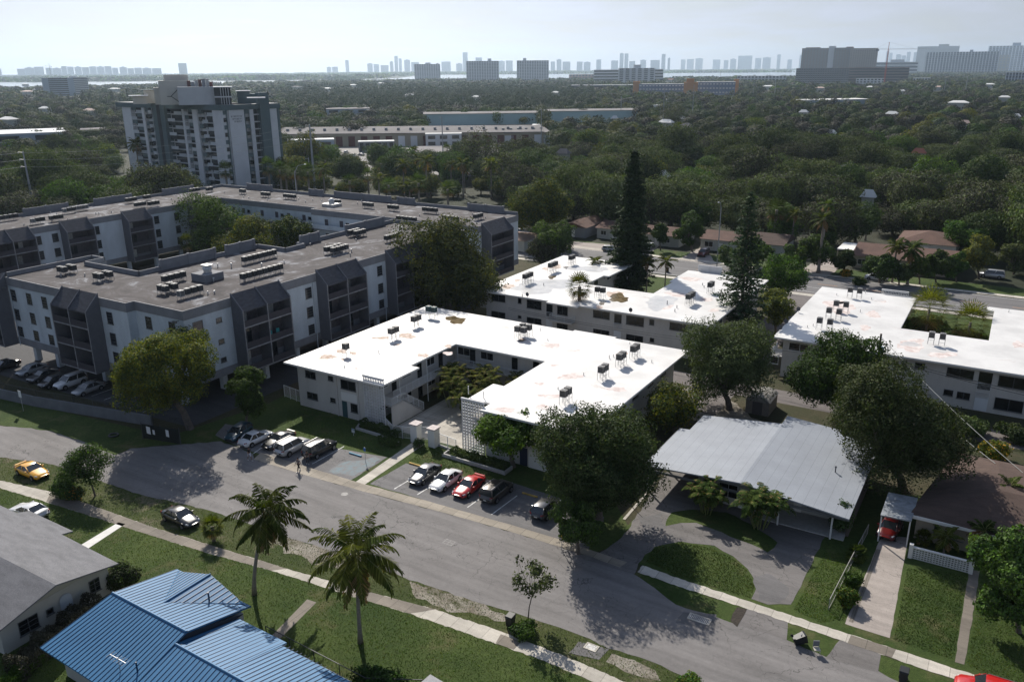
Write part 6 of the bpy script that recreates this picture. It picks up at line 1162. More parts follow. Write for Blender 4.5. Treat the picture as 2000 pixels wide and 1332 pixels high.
# ---------------------------------------------------------------- cars
TYRE = mat('tyre', (.012, .012, .012), .85); RIM = mat('wheel rim', (.30, .30, .31), .35, metal=.7); CARG = mat('car glass', (.022, .027, .031), .05, spec=1.0); BLK = mat('black trim', (.012, .012, .013), .4); HLT = mat('headlight', (.55, .56, .58), .12, spec=.8); TLT = mat('tail light', (.22, .012, .010), .2, spec=.7); PLATE = mat('licence plate', (.55, .55, .52), .5)
def paint(name, c, rough=.28, metal=.0): return mat('paint ' + name, c, rough, metal=metal, spec=.5, coat=.9)
def car(label, loc, rz, col, kind='sedan', group=None, glass=None):
    L_, W_, H_, hood, cab0, cab1, r0, r1, belt = {'sedan': (4.7, 1.82, 1.45, .80, -1.55, 1.05, -.95, .25, .92), 'coupe': (4.6, 1.88, 1.38, .78, -1.65, .95, -.95, .10, .90), 'suv': (4.75, 1.90, 1.75, 1.02, -2.22, 1.15, -2.0, .45, 1.08), 'hatch': (4.3, 1.78, 1.52, .90, -1.95, 1.15, -1.55, .35, .96), 'van': (5.1, 1.98, 1.80, 1.0, -2.42, 1.6, -2.2, .8, 1.08)}[kind]
    root = thing('parked_car', label, 'car', loc, rz, group); pm = paint(col[0], col[1], *(col[2:] if len(col) > 2 else ()))
    hl, hw = L_ / 2, W_ / 2; dk = belt + (.02 if kind in ('sedan', 'coupe') else .0)
    # x, belt height, half width, underside
    stn = [(-hl, belt * .62, hw * .74, .42), (-hl + .08, dk * .90, hw * .84, .30), (-hl + .35, dk, hw * .93, .24), (-hl * .55, dk, hw, .20), (-.3, belt, hw, .20), (cab1 - .1, belt, hw, .20), (hl * .62, hood * .98, hw * .98, .20), (hl - .38, hood * .90, hw * .93, .22), (hl - .10, hood * .76, hw * .80, .26), (hl, hood * .60, hw * .66, .34)]
    mb = M(); rings = []
    for x, zt, w_, zb in stn:
        rings += [(x, -w_ * .86, zb), (x, -w_ * .98, zb + .1), (x, -w_, zb + .32), (x, -w_ * .97, zt - .12), (x, -w_ * .86, zt - .01), (x, -w_ * .4, zt + .025), (x, w_ * .4, zt + .025), (x, w_ * .86, zt - .01), (x, w_ * .97, zt - .12), (x, w_, zb + .32), (x, w_ * .98, zb + .1), (x, w_ * .86, zb)]
    n = 12; fs = [(i * n + k, i * n + (k + 1) % n, (i + 1) * n + (k + 1) % n, (i + 1) * n + k) for i in range(len(stn) - 1) for k in range(n)] + [tuple(range(n)), tuple((len(stn) - 1) * n + k for k in range(n))[::-1]]
    fs = [f[::-1] for f in fs]
    mb.add(rings, fs); wt = hw * .70; wb = hw * .90; zb = belt - .04
    mb.build('body', pm, root, smooth=True)
    rf = M(); xs = [r0, r0 + .2, (r0 + r1) / 2, r1 - .2, r1]; zz = [H_ - .05, H_ - .01, H_, H_ - .015, H_ - .06]; rr = []
    for x, z in zip(xs, zz): rr += [(x, -wt - .02, z - .05), (x, -wt * .8, z), (x, 0, z + .015), (x, wt * .8, z), (x, wt + .02, z - .05)]
    rf.add(rr, [(i * 5 + k, (i + 1) * 5 + k, (i + 1) * 5 + k + 1, i * 5 + k + 1) for i in range(4) for k in range(4)])
    for sg in (-1, 1):             # pillars
        for (xa, xb, w1) in ((cab0, r0, .07), (cab1, r1, .05), ((cab0 + cab1) / 2 - .1, (r0 + r1) / 2 - .1, .06)): rf.tube([(xa, sg * wb, zb + .04), (xb, sg * (wt + .01), H_ - .09)], w1, 4)
    rf.build('roof', pm, root, smooth=True)
    g = M(); B_ = [(cab0, -wb, zb), (cab1, -wb, zb), (cab1, wb, zb), (cab0, wb, zb)]; T_ = [(r0, -wt, H_ - .07), (r1, -wt, H_ - .07), (r1, wt, H_ - .07), (r0, wt, H_ - .07)]
    g.add(B_ + T_, [(0, 1, 5, 4), (1, 2, 6, 5), (2, 3, 7, 6), (3, 0, 4, 7), (4, 5, 6, 7)]); g.build('windows', glass or CARG, root)
    rw = .33 if kind in ('suv', 'van') else .31
    for x in (-hl * .60, hl * .62):
        for sg in (-1, 1):
            y = sg * (hw - .10); wmb = M(); wmb.tube([(x, y - .11, rw), (x, y + .11, rw)], rw, 16); wo = wmb.build('wheel', TYRE, root); rm = M(); rm.tube([(x, y + sg * .112, rw), (x, y + sg * .125, rw)], rw * .66, 10); rm.build('rim', RIM, wo)
            ar = M(); ar.tube([(x, sg * (hw - .04) - .0, rw + .03), (x, sg * (hw + .004), rw + .03)], rw + .07, 16); ar.build('wheel_arch', BLK, root)
            wo.location = (0, sg * .03, 0)
    for sg in (-1, 1):
        q = M(); q.add([(hl - .42, sg * hw * .90, hood * .80), (hl - .14, sg * hw * .74, hood * .72), (hl - .10, sg * hw * .50, hood * .74), (hl - .34, sg * hw * .62, hood * .90)], [(0, 1, 2, 3)] if sg > 0 else [(3, 2, 1, 0)]); 
        q2 = M(); q2.tube([(hl - .42, sg * hw * .84, hood * .80), (hl - .16, sg * hw * .66, hood * .72)], [.07, .08], 8); q2.build('headlight', HLT, root, smooth=True)
        q2 = M(); q2.tube([(-hl + .30, sg * hw * .88, dk * .86), (-hl + .04, sg * hw * .62, dk * .84)], [.06, .08], 8); q2.build('tail_light', TLT, root, smooth=True)
        mr = M(); mr.box(cab1 - .42, cab1 - .26, sg * hw - (.0 if sg > 0 else .16), sg * hw + (.16 if sg > 0 else .0), belt + .0, belt + .13); mr.build('wing_mirror', pm, root)
    gr = M(); gr.box(hl - .14, hl + .012, -hw * .5, hw * .5, .34, hood * .62); gr.build('grille', BLK, root); pl = M(); pl.box(-hl - .015, -hl + .1, -.18, .18, .50, .62); pl.build('licence_plate', PLATE, root)
    if kind == 'suv':
        rl = M()
        for sg in (-1, 1): rl.tube([(r0 + .1, sg * wt * .86, H_ + .05), (r1 - .1, sg * wt * .86, H_ + .05)], .025, 4)
        rl.build('roof_rail', RIM, root)
    if kind == 'coupe': sp = M(); sp.box(-hl + .06, -hl + .30, -hw * .7, hw * .7, dk + .09, dk + .12); sp.box(-hl + .12, -hl + .2, -hw * .6, -hw * .55, dk, dk + .09); sp.box(-hl + .12, -hl + .2, hw * .55, hw * .6, dk, dk + .09); sp.build('spoiler', pm, root)
    return root
F_ = AX - math.pi / 2; B_k = AX + math.pi / 2   # nose to the street / nose to the building
CB = ('black', (.010, .010, .011)); CW = ('white', (.62, .62, .62)); CS = ('silver', (.36, .37, .38), .35, .3); CGY = ('graphite', (.055, .055, .058), .3, .2); CR = ('red', (.42, .012, .010)); CY = ('yellow', (.72, .36, .02)); CT = ('petrol blue', (.012, .05, .075)); CDR = ('dark red', (.11, .006, .006))  # CDR: shade of the carport is put into a darker red
def at_px(px, py, h=.7): v = W(px, py, h); v.z = .02; return v
cg1, cg2 = 'cars in the left parking row', 'cars in the right parking row'
car('petrol blue car deep in the tree shade at the left end of the row', at_px(466, 843), F_ + .25, CT, 'hatch', cg1); car('pale silver sedan second from left in the row', at_px(499, 853), B_k, CW, 'sedan', cg1)
car('black muscle coupe between the pale sedan and silver SUV', at_px(544, 857), F_, CB, 'coupe', cg1); car('silver SUV with its tail to the street', at_px(571, 870), B_k, ('silver suv', (.42, .42, .42), .35, .2), 'suv', cg1); car('black SUV with pale roof at the right end of the left row', at_px(624, 874), B_k, CB, 'suv', cg1)
car('dark grey sedan nose-out beside the empty bay', at_px(830, 923), F_, CGY, 'sedan', cg2); car('white sedan nose-out between the dark grey and red cars', at_px(871, 935), F_, CW, 'sedan', cg2); car('bright red coupe nose-out glinting in the sun', at_px(916, 947), F_, CR, 'coupe', cg2)
car('dark bronze SUV tail-out beside the red coupe', at_px(970, 957), B_k, ('bronze', (.06, .05, .042), .3, .3), 'suv', cg2); car('black hatchback in the oak shade at the right end', at_px(1066, 990), B_k, CB, 'hatch', cg2)
car('bright yellow coupe with black roof on the left verge', at_px(62, 917), AX + .02, CY, 'coupe', None); car('white coupe on the grass at the left edge', at_px(56, 995), AX + math.pi + .12, CW, 'coupe', None); car('black sedan with open sunroof on the near verge', at_px(352, 1007), AX - .04, CB, 'sedan', None)
car('red car under the carport at the right, shade put into its dark paint', at_px(1739, 1028), F_ - .1, CDR, 'hatch'); car('bright red car cut by the bottom right corner', at_px(1935, 1352), AX + math.pi, CR, 'suv')
g3 = 'cars parked under the grey block'
for px, py, c_, k_, lb in [(8, 712, CB, 'sedan', 'dark car at the left edge under the grey block'), (62, 720, CS, 'sedan', 'silver sedan leftmost of the row under the grey block'), (84, 732, CGY, 'sedan', 'dark grey car beside the silver sedan under the block'), (104, 744, CB, 'hatch', 'black car left of the white SUV under the block'), (137, 745, CW, 'suv', 'white SUV parked under the grey block'), (172, 757, CS, 'sedan', 'silver car half hidden right of the white SUV')]:
    car(lb, at_px(px, py), F_ + .05, c_, k_, g3)
g4 = 'cars across the avenue'
for px, py, rz, c_, k_, lb in [(1192, 486, AX + .1, CS, 'hatch', 'silver car on the driveway left of the tallest pine'), (1268, 480, F_, CW, 'sedan', 'white car right of the tallest pine across the avenue'), (1374, 494, F_, CDR, 'suv', 'dark red car by the house behind the street lamp'), (1712, 541, AX, CW, 'sedan', 'white car glinting between the trees across the avenue'), (1937, 536, AX + math.pi, CS, 'van', 'long silver van on the right driveway across the avenue'), (1018, 452, AX + .3, CS, 'sedan', 'silver car behind the right corner of the grey complex'), (1012, 474, AX + 1.5, CB, 'sedan', 'black car at the right corner of the grey complex')]:
    car(lb, at_px(px, py), rz, c_, k_, g4)
proto = car('dark car in the far yard before the warehouse', at_px(600, 318), .3, CB, 'sedan', 'cars in the far yards')
p2 = car('white car in the far yard before the warehouse', at_px(652, 300), .5, CW, 'suv', 'cars in the far yards')
rnd = random.Random(11)
for i, (px, py) in enumerate([(618, 300), (635, 306), (668, 306), (640, 296), (676, 298), (612, 312), (655, 312), (632, 316), (690, 304), (705, 302), (626, 309), (720, 296), (660, 320), (598, 306), (690, 345), (712, 350), (700, 340), (560, 345), (575, 352), (1005, 300), (1015, 305)]):
    dup(proto if i % 2 else p2, at_px(px, py), rnd.uniform(0, 3.1), ('dark' if i % 2 else 'white') + ' car in the far yards, ' + ('%s from the left of the %s row' % (ORD[i % 8], ['farthest', 'middle', 'nearest'][i // 8])), 'cars in the far yards')
# ---------------------------------------------------------------- people
SKIN = mat('skin', (.22, .13, .09), .6); HAIR = mat('dark hair', (.02, .015, .012), .7)
def person(label, loc, rz, top, legs, stride=.28, shorts=False, skin=SKIN, hand_up=False):
    root = thing('person', label, 'person', loc, rz)
    def skinned(name, m_, chains, rad, rootv=0, sub=1):
        vs, es, rs_ = [], [], []; idx = {}
        def add(p):
            k = tuple(round(x, 4) for x in p[0])
            if k not in idx: idx[k] = len(vs); vs.append(p[0]); rs_.append(p[1])
            return idx[k]
        for ch in chains:
            ids = [add(p) for p in ch]
            es += [(a, b) for a, b in zip(ids[:-1], ids[1:]) if a != b]
        me = bpy.data.meshes.new(name); me.from_pydata(vs, es, []); ob = bpy.data.objects.new(name, me); C.objects.link(ob); ob.modifiers.new('skin', 'SKIN')
        for i, r in enumerate(rs_): me.skin_vertices[0].data[i].radius = (r, r); me.skin_vertices[0].data[i].use_root = (i == rootv)
        s = ob.modifiers.new('sub', 'SUBSURF'); s.levels = s.render_levels = sub; dg = bpy.context.evaluated_depsgraph_get(); m2 = bpy.data.meshes.new_from_object(ob.evaluated_get(dg)); m2.name = name; bpy.data.objects.remove(ob)
        m2.materials.clear(); m2.materials.append(m_); m2.polygons.foreach_set('use_smooth', [True] * len(m2.polygons)); o2 = bpy.data.objects.new(name, m2); C.objects.link(o2); o2.parent = root; return o2
    a = stride; P = (0, 0, .95); ch = ((0, .0, 1.38), .11)
    def leg(sg, f): return [(P, .12), ((sg * .09, 0, .90), .10), ((sg * .10, f * .55 + .03, .50), .065), ((sg * .10, f - .02 if f > 0 else f, .10 if f > 0 else .13), .042), ((sg * .10, f + .14, .05 if f > 0 else .04), .035)]
    def arm(sg, f, el=1.08): 
        hx, hy, hz = sg * .27, f * .9 + .05, .86; r = [ch, ((sg * .17, 0, 1.42), .062), ((sg * .23, f * .35, 1.14), .045), ((hx, hy, hz), .030), ((hx, hy + .01, hz - .06), .034)]; out = [r]
        for q in range(4): out.append([((hx, hy + .01, hz - .06), .034), ((hx + sg * .005, hy + .03 - q * .018, hz - .11), .009), ((hx - sg * .005, hy + .035 - q * .018, hz - .15 + abs(q - 1.5) * .008), .008)])
        out.append([((hx, hy + .01, hz - .06), .034), ((hx - sg * .01, hy + .05, hz - .075), .010), ((hx - sg * .015, hy + .07, hz - .10), .009)]); return out
    body = [[(P, .12), ((0, 0, 1.15), .115), ch, ((0, .01, 1.50), .05), ((0, .025, 1.58), .085), ((0, .03, 1.67), .085), ((0, .02, 1.72), .05)], [((0, .03, 1.62), .03), ((0, .12, 1.61), .012)]]
    skinned('body', skin, body[:1] + [leg(-1, a), leg(1, -a)] + arm(-1, -a * .8) + arm(1, a * .8), None)
    sh = [[((0, 0, .98), .135), ((0, 0, 1.15), .13), ((0, 0, 1.38), .13), ((0, 0, 1.45), .075)], [((0, 0, 1.38), .13), ((-.17, 0, 1.41), .078), ((-.21, -a * .2, 1.24), .065)], [((0, 0, 1.38), .13), ((.17, 0, 1.41), .078), ((.21, a * .2, 1.24), .065)]]
    skinned('shirt', top, sh, None); k = .55 if shorts else 1
    def tr(sg, f): r = [((0, 0, .96), .135), ((sg * .09, 0, .88), .112), ((sg * .10, f * .5 + .03, .52), .082)]; return r if shorts else r + [((sg * .10, f - .01, .14), .058)]
    skinned('trousers', legs, [tr(-1, a), tr(1, -a)], None)
    h = M(); 
    for i in range(5):
        z0 = 1.64 + i * .028; r_ = .098 * math.cos(i / 5 * 1.3); h.tube([(0, .005, z0), (0, .005, z0 + .03)], [r_, .098 * math.cos((i + 1) / 5 * 1.3)], 10)
    h.build('hair', HAIR, root, smooth=True)
    fc = M()
    for sg in (-1, 1): fc.tube([(sg * .03, .108, 1.645), (sg * .03, .118, 1.645)], .009, 6); fc.tube([(sg * .088, .02, 1.63), (sg * .10, .02, 1.63)], .022, 6)
    fc.tube([(0, .10, 1.635), (0, .132, 1.605)], [.010, .015], 5); fc.tube([(-.02, .112, 1.575), (.02, .112, 1.575)], .006, 5); fc.build('face', SKIN, root)
    for sg, f in ((-1, a), (1, -a)): s = M(); s.box(sg * .10 - .045, sg * .10 + .045, f - .06, f + .19, .0, .085); s.build('shoe', mat('white shoe', (.5, .5, .5), .6), root)
    return root
person('person in dark top and white shorts walking across the shaded driveway', W(488, 899), -AX + math.radians(200), mat('black shirt', (.012, .012, .014), .8), mat('white shorts', (.55, .56, .60), .8), shorts=True)
person('person in patterned grey top and dark trousers walking into the street', W(584, 920), math.radians(150), mat('grey patterned shirt', (.16, .14, .14), .9, var=.6, vs=14), mat('dark trousers', (.025, .022, .022), .8), stride=.32)
person('person in dark clothes standing behind the black SUV', W(601, 906), math.radians(200), mat('brown shirt', (.06, .045, .04), .9, var=.5, vs=10), mat('blue grey trousers', (.04, .045, .055), .8), stride=.12)
# ---------------------------------------------------------------- poles, lamps, wires, small things
POLE = mat('pole concrete', (.30, .31, .32), .85, var=.1, vs=.5); WOOD = mat('pole wood', (.10, .075, .055), .9, var=.25, vs=1.5, stretch=(4, 4, .5)); WIRE = mat('wire', (.16, .16, .16), .6); GALV = MT['galvanised']
def pole(name, label, base, toppx, r0=.28, r1=.16, m_=POLE, arms=(), h=None):
    h = h or HT(base, toppx); root = thing(name, label, 'utility pole', base); M().tube([(0, 0, 0), (0, 0, h)], [r0, r1], 10).build('pole_shaft', m_, root)
    for z, ln in arms:
        a = M(); a.tube([(0, 0, h - z), (-ln * .85, -ln * .5, h - z + .25)], .07, 5); a.tube([(-ln * .85, -ln * .5, h - z + .2), (-ln * .85, -ln * .5, h - z - .25)], .09, 6); a.build('insulator_arm', GALV, root)
    return root, h
PLB = W(69, 424)
P1, h1 = pole('utility_pole', 'tall grey transmission pole at the left edge beyond the grey roof', PLB, 296, .42, .2, arms=((.4, 1.4), (2.6, 1.4), (4.8, 1.4)))
P2, h2 = pole('utility_pole', 'tall grey transmission pole between the tower and car yard', W(616, 384), 243, .5, .24, arms=((.5, 1.6), (3, 1.6), (5.5, 1.6)))
for px, by, ty, lb, r_ in [(866, 325, 228, 'grey pole before the white sheds', .32), (1057, 290, 213, 'grey pole right of the car yard', .3), (1212, 238, 188, 'grey pole before the aqua warehouse', .34), (1294, 256, 172, 'grey pole at the right end of the aqua warehouse', .34), (1352, 228, 166, 'grey pole behind the parking clearing', .34), (1404, 190, 142, 'pole in front of the orange and blue school', .4), (1470, 196, 160, 'pole right of the orange and blue school', .4), (1512, 196, 155, 'pole left of the far flat white roof', .4), (1842, 192, 153, 'left pole of the pair at the right horizon woods', .5), (1884, 188, 150, 'right pole of the pair at the right horizon woods', .5), (905, 217, 190, 'thin pole behind the aqua warehouse', .3), (975, 218, 195, 'second thin pole behind the aqua warehouse', .3), (1163, 215, 190, 'third thin pole behind the aqua warehouse', .3), (720, 240, 206, 'thin pole beside the long tan warehouse', .3), (606, 352, 308, 'short brown post before the palms', .3)]:
    pole('utility_pole', lb, W(px, by), ty, r_, r_ * .6, arms=((.6, 1.3),) if by > 250 else ())
PW, hw_ = pole('utility_pole', 'dark wooden pole rising against the right white roof', E(-12.2, 113.5), 650, .17, .13, WOOD, h=HT(E(-12.2, 113.5), 652))
tb = M(); tb.cyl(.35, -.15, hw_ - 2.6, hw_ - 1.8, .24, .24, 10); tb.build('transformer', mat('transformer blue grey', (.12, .20, .24), .5), PW)
def wires(label, pts, rad=.025, sag=.6, name='power_line', m_=WIRE):
    mb = M()
    for a, b in pts:
        a, b = Vector(a), Vector(b); n = 14; L_ = (b - a).length; mb.tube([a.lerp(b, k / n) - Vector((0, 0, sag * 4 * (k / n) * (1 - k / n))) for k in range(n + 1)], rad, 4, cap=False)
    o0 = Vector(pts[0][0]); ob = mb.build(name, m_, None, o=tuple(o0), loc=o0); tag(ob, label, 'wire'); return ob
pt = PLB + Vector((0, 0, h1)); q = W(616, 384); q.z = h2
WL = mat('bright wire', (.42, .43, .40), .5)
for k, (za, lb) in enumerate(((.4, 'uppermost power line crossing the tower'), (2.6, 'middle power line crossing the tower'), (4.8, 'lowest power line crossing the tower'))):
    e_ = q - Vector((1.3, .8, .5 + 2.5 * k)); wires(lb, [(pt - Vector((1.2, .7, za)), e_), (pt - Vector((1.2, .7, za)), pt + Vector((-110, -120, -za)))], .032, 2.2, m_=WL)
pw = E(-12.2, 113.5, hw_)
wires('bright service wire slanting down to the brown roof', [(pw - Vector((0, 0, .4)), W(2000, 925, 4.3)), (pw - Vector((0, 0, 3.4)), W(1944, 905, 4.3))], .03, .5, m_=WL)
wires('dark cable running along the front of the right white block', [(pw - Vector((0, 0, 3.0)), E(28, 113.0, 5.0)), (pw - Vector((0, 0, 3.3)), E(28, 113.2, 4.6))], .045, .8, m_=CHAIN)
wires('thin cables strung before the puddled-roof block', [(E(-73, 118, 4.2), E(-12.2, 113.5, hw_ - 3)), (E(-73, 118, 3.9), E(-12.2, 113.5, hw_ - 3.4))], .03, 1.2, m_=CHAIN)
def lamp(label, base, toppx, arm=2.2, az=0.0):
    h = HT(base, toppx); root = thing('street_lamp', label, 'street lamp', base, az); M().tube([(0, 0, 0), (0, 0, h * .9), (-arm * .35, 0, h * .985), (-arm, 0, h)], [.14, .09, .06, .05], 8).build('mast', POLE, root); l = M(); l.tube([(-arm - .5, 0, h - .05), (-arm, 0, h)], [.12, .16], 8); l.build('lamp_head', GALV, root); return root
lamp('street lamp on the avenue behind the puddled roof', W(1400, 522), 394, 1.4, .9); lamp('street lamp arching before the tall tower', E(-162, 156), 322, 2.6, math.pi + .2)
lamp('tall lamp over the far flat white roof', W(1686, 188), 163, 4, 0)
# signs
def sign(name, label, base, h, plates, post=.03):
    root = thing(name, label, 'sign', base, AX); M().tube([(0, 0, 0), (0, 0, h)], post, 6).build('post', GALV, root)
    for (x, z, w_, hh, m_, nm) in plates: p = M(); p.box(x - w_ / 2, x + w_ / 2, -.05, -.03, z - hh / 2, z + hh / 2); p.build(nm, m_, root)
    return root
SW = MT['sign white']; sign('street_sign', 'white sign on a post at the left lawn edge', W(46, 803), 3.0, [(0, 2.55, .7, 1.0, SW, 'sign_plate')])
sgn = sign('parking_sign', 'small parking sign on a post by the blue wheel stop', W(714, 902), 1.9, [(0, 1.65, .32, .46, mat('sign blue', (.04, .14, .35), .5), 'sign_plate')])
yb = W(1097, 1075); ys = thing('warning_sign', 'yellow diamond warning sign before the pale green shrubby tree', 'sign', yb, AX - .6); M().tube([(0, 0, 0), (0, 0, 2.9)], .03, 6).build('post', GALV, ys)
d = M(); r = .42; YEL = mat('sign yellow', (.65, .38, .02), .5)
d.add([(-r, -.04, 2.35), (0, -.04, 2.35 - r), (r, -.04, 2.35), (0, -.04, 2.35 + r), (-r, -.02, 2.35), (0, -.02, 2.35 - r), (r, -.02, 2.35), (0, -.02, 2.35 + r)], [(0, 1, 2, 3), (7, 6, 5, 4), (0, 4, 5, 1), (1, 5, 6, 2), (2, 6, 7, 3), (3, 7, 4, 0)]); d.box(-.28, .28, -.04, -.02, 1.45, 1.85); d.build('sign_plate', YEL, ys)
sign('yard_sign', 'small blue and white notice on the dark lawn', E(-66.9, 70.5), .9, [(0, .72, .5, .55, SW, 'sign_plate'), (0, .88, .5, .18, mat('sign blue', (.04, .14, .35), .5), 'header')])
# wheel stops
for px, py, m_, lb in [(694, 888, mat('blue concrete', (.06, .20, .30), .7, var=.2, vs=3), 'faded blue wheel stop in the marked bay'), (812, 908, mat('yellow concrete', (.42, .27, .07), .8, var=.35, vs=3), 'worn yellow wheel stop before the empty bay'), (1035, 967, MT['yellow concrete'] if 'yellow concrete' in MT else SOFF, 'yellow wheel stop in the oak shade')]:
    mb = M(); mb.prism([(-.95, -.09), (.95, -.09), (.95, .09), (-.95, .09)], 0, .14); v = W(px, py, .05); v.z = .025; ob = mb.build('wheel_stop', m_, None, loc=v, rz=AX); tag(ob, lb, 'wheel stop')
# bins, chair, pots, drains
BIN = mat('bin plastic', (.018, .020, .022), .5)
def bin_(label, base, tilt=0, rz=0.0):
    root = thing('wheeled_bin', label, 'bin', base, AX + rz); b = M(); b.add([(-.25, -.28, .08), (.25, -.28, .08), (.25, .28, .08), (-.25, .28, .08), (-.31, -.36, 1.0), (.31, -.36, 1.0), (.31, .36, 1.0), (-.31, .36, 1.0)], [(3, 2, 1, 0), (0, 1, 5, 4), (1, 2, 6, 5), (2, 3, 7, 6), (3, 0, 4, 7), (4, 5, 6, 7)]); b.build('bin_body', BIN, root)
    l = M(); l.add([(-.34, -.40, 1.003), (.34, -.40, 1.003), (.34, .40, 1.003), (-.34, .40, 1.003), (-.3, -.34, 1.09), (.3, -.34, 1.09), (.3, .34, 1.13), (-.3, .34, 1.13)], [(3, 2, 1, 0), (0, 1, 5, 4), (1, 2, 6, 5), (2, 3, 7, 6), (3, 0, 4, 7), (4, 5, 6, 7)]); l.build('lid', BIN, root)
    for sg in (-1, 1): w_ = M(); w_.tube([(sg * .27, .32, .11), (sg * .33, .32, .11)], .11, 10); w_.build('wheel', TYRE, root)
    if tilt: root.rotation_euler = (tilt, 0, AX + rz); root.location.z = .3
    return root
bin_('black bin beside the thin sapling with a shiny lid', W(997, 1222)); bin_('black bin tipped over on the small verge', W(1548, 1258), math.radians(70), 2.2); bin_('upright dark bin at the bottom edge by the right driveway', W(1763, 1330)); bin_('dark bin on the far side of the avenue', W(1303, 532))
bl = M(); bl.box(-.3, .3, -.02, .02, 0, .35); bl.build('lid', mat('grey lid', (.25, .26, .27), .5), tag(thing('bin_lid', 'pale lid hanging open beside the tipped bin', 'lid', W(1566, 1243, .6), 1.0), 'pale lid hanging open beside the tipped bin', 'lid'))
chb = thing('chair', 'abandoned dining chair with grey back on the verge', 'chair', W(1594, 1276), AX + .5); CREAM = mat('chair cream', (.45, .42, .36), .7)
M().box(-.24, .24, -.24, .24, .43, .50).build('seat', CREAM, chb); M().box(-.24, .24, .2, .26, .55, 1.05).build('backrest', mat('chair grey', (.16, .17, .18), .7), chb)
for x in (-.21, .21):
    for y in (-.21, .21): M().tube([(x, y, 0), (x, y, .43 if y < 0 else .56)], .025, 5).build('leg', CREAM, chb)
def drain(label, c, w_, l_, bars=10, rz=0):
    root = thing('storm_drain', label, 'drain', (c.x, c.y, .0), AX + rz); f = M()
    for a in ((-l_ / 2, l_ / 2, -w_ / 2, -w_ / 2 + .12), (-l_ / 2, l_ / 2, w_ / 2 - .12, w_ / 2), (-l_ / 2, -l_ / 2 + .12, -w_ / 2 + .12, w_ / 2 - .12), (l_ / 2 - .12, l_ / 2, -w_ / 2 + .12, w_ / 2 - .12)): f.box(*a, .016, .06)
    f.build('frame', M_WALK, root); g = M()
    for k in range(bars): x = -l_ / 2 + .18 + (l_ - .36) * k / (bars - 1); g.box(x - .025, x + .025, -w_ / 2 + .12, w_ / 2 - .12, .03, .052)
    g.build('grate', GALV, root); d = M(); d.add([(-l_ / 2 + .12, -w_ / 2 + .12, .027), (l_ / 2 - .12, -w_ / 2 + .12, .027), (l_ / 2 - .12, w_ / 2 - .12, .027), (-l_ / 2 + .12, w_ / 2 - .12, .027)], [(0, 1, 2, 3)]); d.build('pit_shade', BLK, root)  # black sheet under the bars, shade of the hole by colour
drain('wide storm drain grate by the small right verge', W(1366, 1209), .9, 1.9, 12); drain('storm drain grate in the near asphalt patch', W(1155, 1264), .8, 1.1, 10)
def manhole(label, c, r=.4, sq=False):
    root = thing('manhole', label, 'manhole', (c.x, c.y, .0), AX); f = M()
    if sq:
        for a in ((-.55, .55, -.4, -.33), (-.55, .55, .33, .4), (-.55, -.48, -.33, .33), (.48, .55, -.33, .33), (-.03, .03, -.33, .33)): f.box(*a, .017, .024)
        f.box(-.48, .48, -.03, .03, .017, .0235)
    else:
        f.cyl(0, 0, .017, .026, r, r, 22)
    f.build('cover', mat('worn iron', (.24, .23, .22), .7, var=.2, vs=5), root)
manhole('round manhole cover near the concrete strip', W(673, 965)); manhole('square white-painted utility frame in the road', W(877, 1059), sq=True)
tr_ = thing('tyre', 'old tyre lying on the shaded left lawn', 'tyre', W(222, 851), 0)
rg = M(); rg.tube([(.55 * math.cos(a / 16 * 6.2832), .55 * math.sin(a / 16 * 6.2832), .12) for a in range(17)], .12, 8); rg.build('tread', mat('pale rubber', (.06, .06, .06), .8), tr_)
for px, py, lb in ((1170, 998, 'left white garden table in the oak shade'), (1188, 992, 'right white garden table in the oak shade')):
    t_ = thing('garden_table', lb, 'table', W(px, py), 0); M().cyl(0, 0, .62, .66, .32, .32, 16).build('table_top', SOFF, t_)
    for k in range(3): M().tube([(.22 * math.cos(k * 2.09), .22 * math.sin(k * 2.09), 0), (.18 * math.cos(k * 2.09), .18 * math.sin(k * 2.09), .62)], .02, 5).build('leg', SOFF, t_)
# satellite dishes on the eaves
for (s, t, lb) in [(-69.6, 118.9, 'left satellite dish on the eave of the puddled roof'), (-50.2, 118.9, 'right satellite dish on the eave of the puddled roof'), (-27.0, 133, 'upper satellite dish on the left eave of the right roof'), (-27.0, 125, 'middle satellite dish on the left eave of the right roof'), (-20.6, 118.4, 'satellite dish on the front eave of the right roof'), (-27.0, 121.5, 'lower satellite dish on the left eave of the right roof')]:
    r_ = thing('satellite_dish', lb, 'satellite dish', E(s, t, ZR), AX, 'satellite dishes on the eaves'); M().tube([(0, 0, 0), (0, 0, .5)], .025, 5).build('mount', CHAIN, r_)
    n = 12; v = [(0, -.02, .62)] + [(.33 * math.cos(a / n * 6.2832), -.14, .62 + .38 * math.sin(a / n * 6.2832)) for a in range(n)]; d_ = M(); d_.add(v, [(0, 1 + (k + 1) % n, 1 + k) for k in range(n)]); d_.tube([(0, -.05, .3), (0, -.5, .55)], .015, 4); d_.build('dish', mat('dish grey', (.10, .10, .11), .6), r_)
cc = mat('turquoise plastic', (.06, .40, .38), .5)
for dt, lb in ((79.6, 'left turquoise chair on the middle balcony'), (81.0, 'right turquoise chair on the middle balcony')):
    c_ = thing('balcony_chair', lb, 'chair', E(-90.4, dt, 6.7), AX + 1.2); M().box(-.25, .25, -.25, .25, .35, .4).build('seat', cc, c_); M().box(-.25, .25, .22, .3, .4, 1.0).build('backrest', cc, c_)
    for x in (-.22, .22):
        for y in (-.22, .22): M().box(x - .03, x + .03, y - .03, y + .03, 0, .35).build('leg', cc, c_)
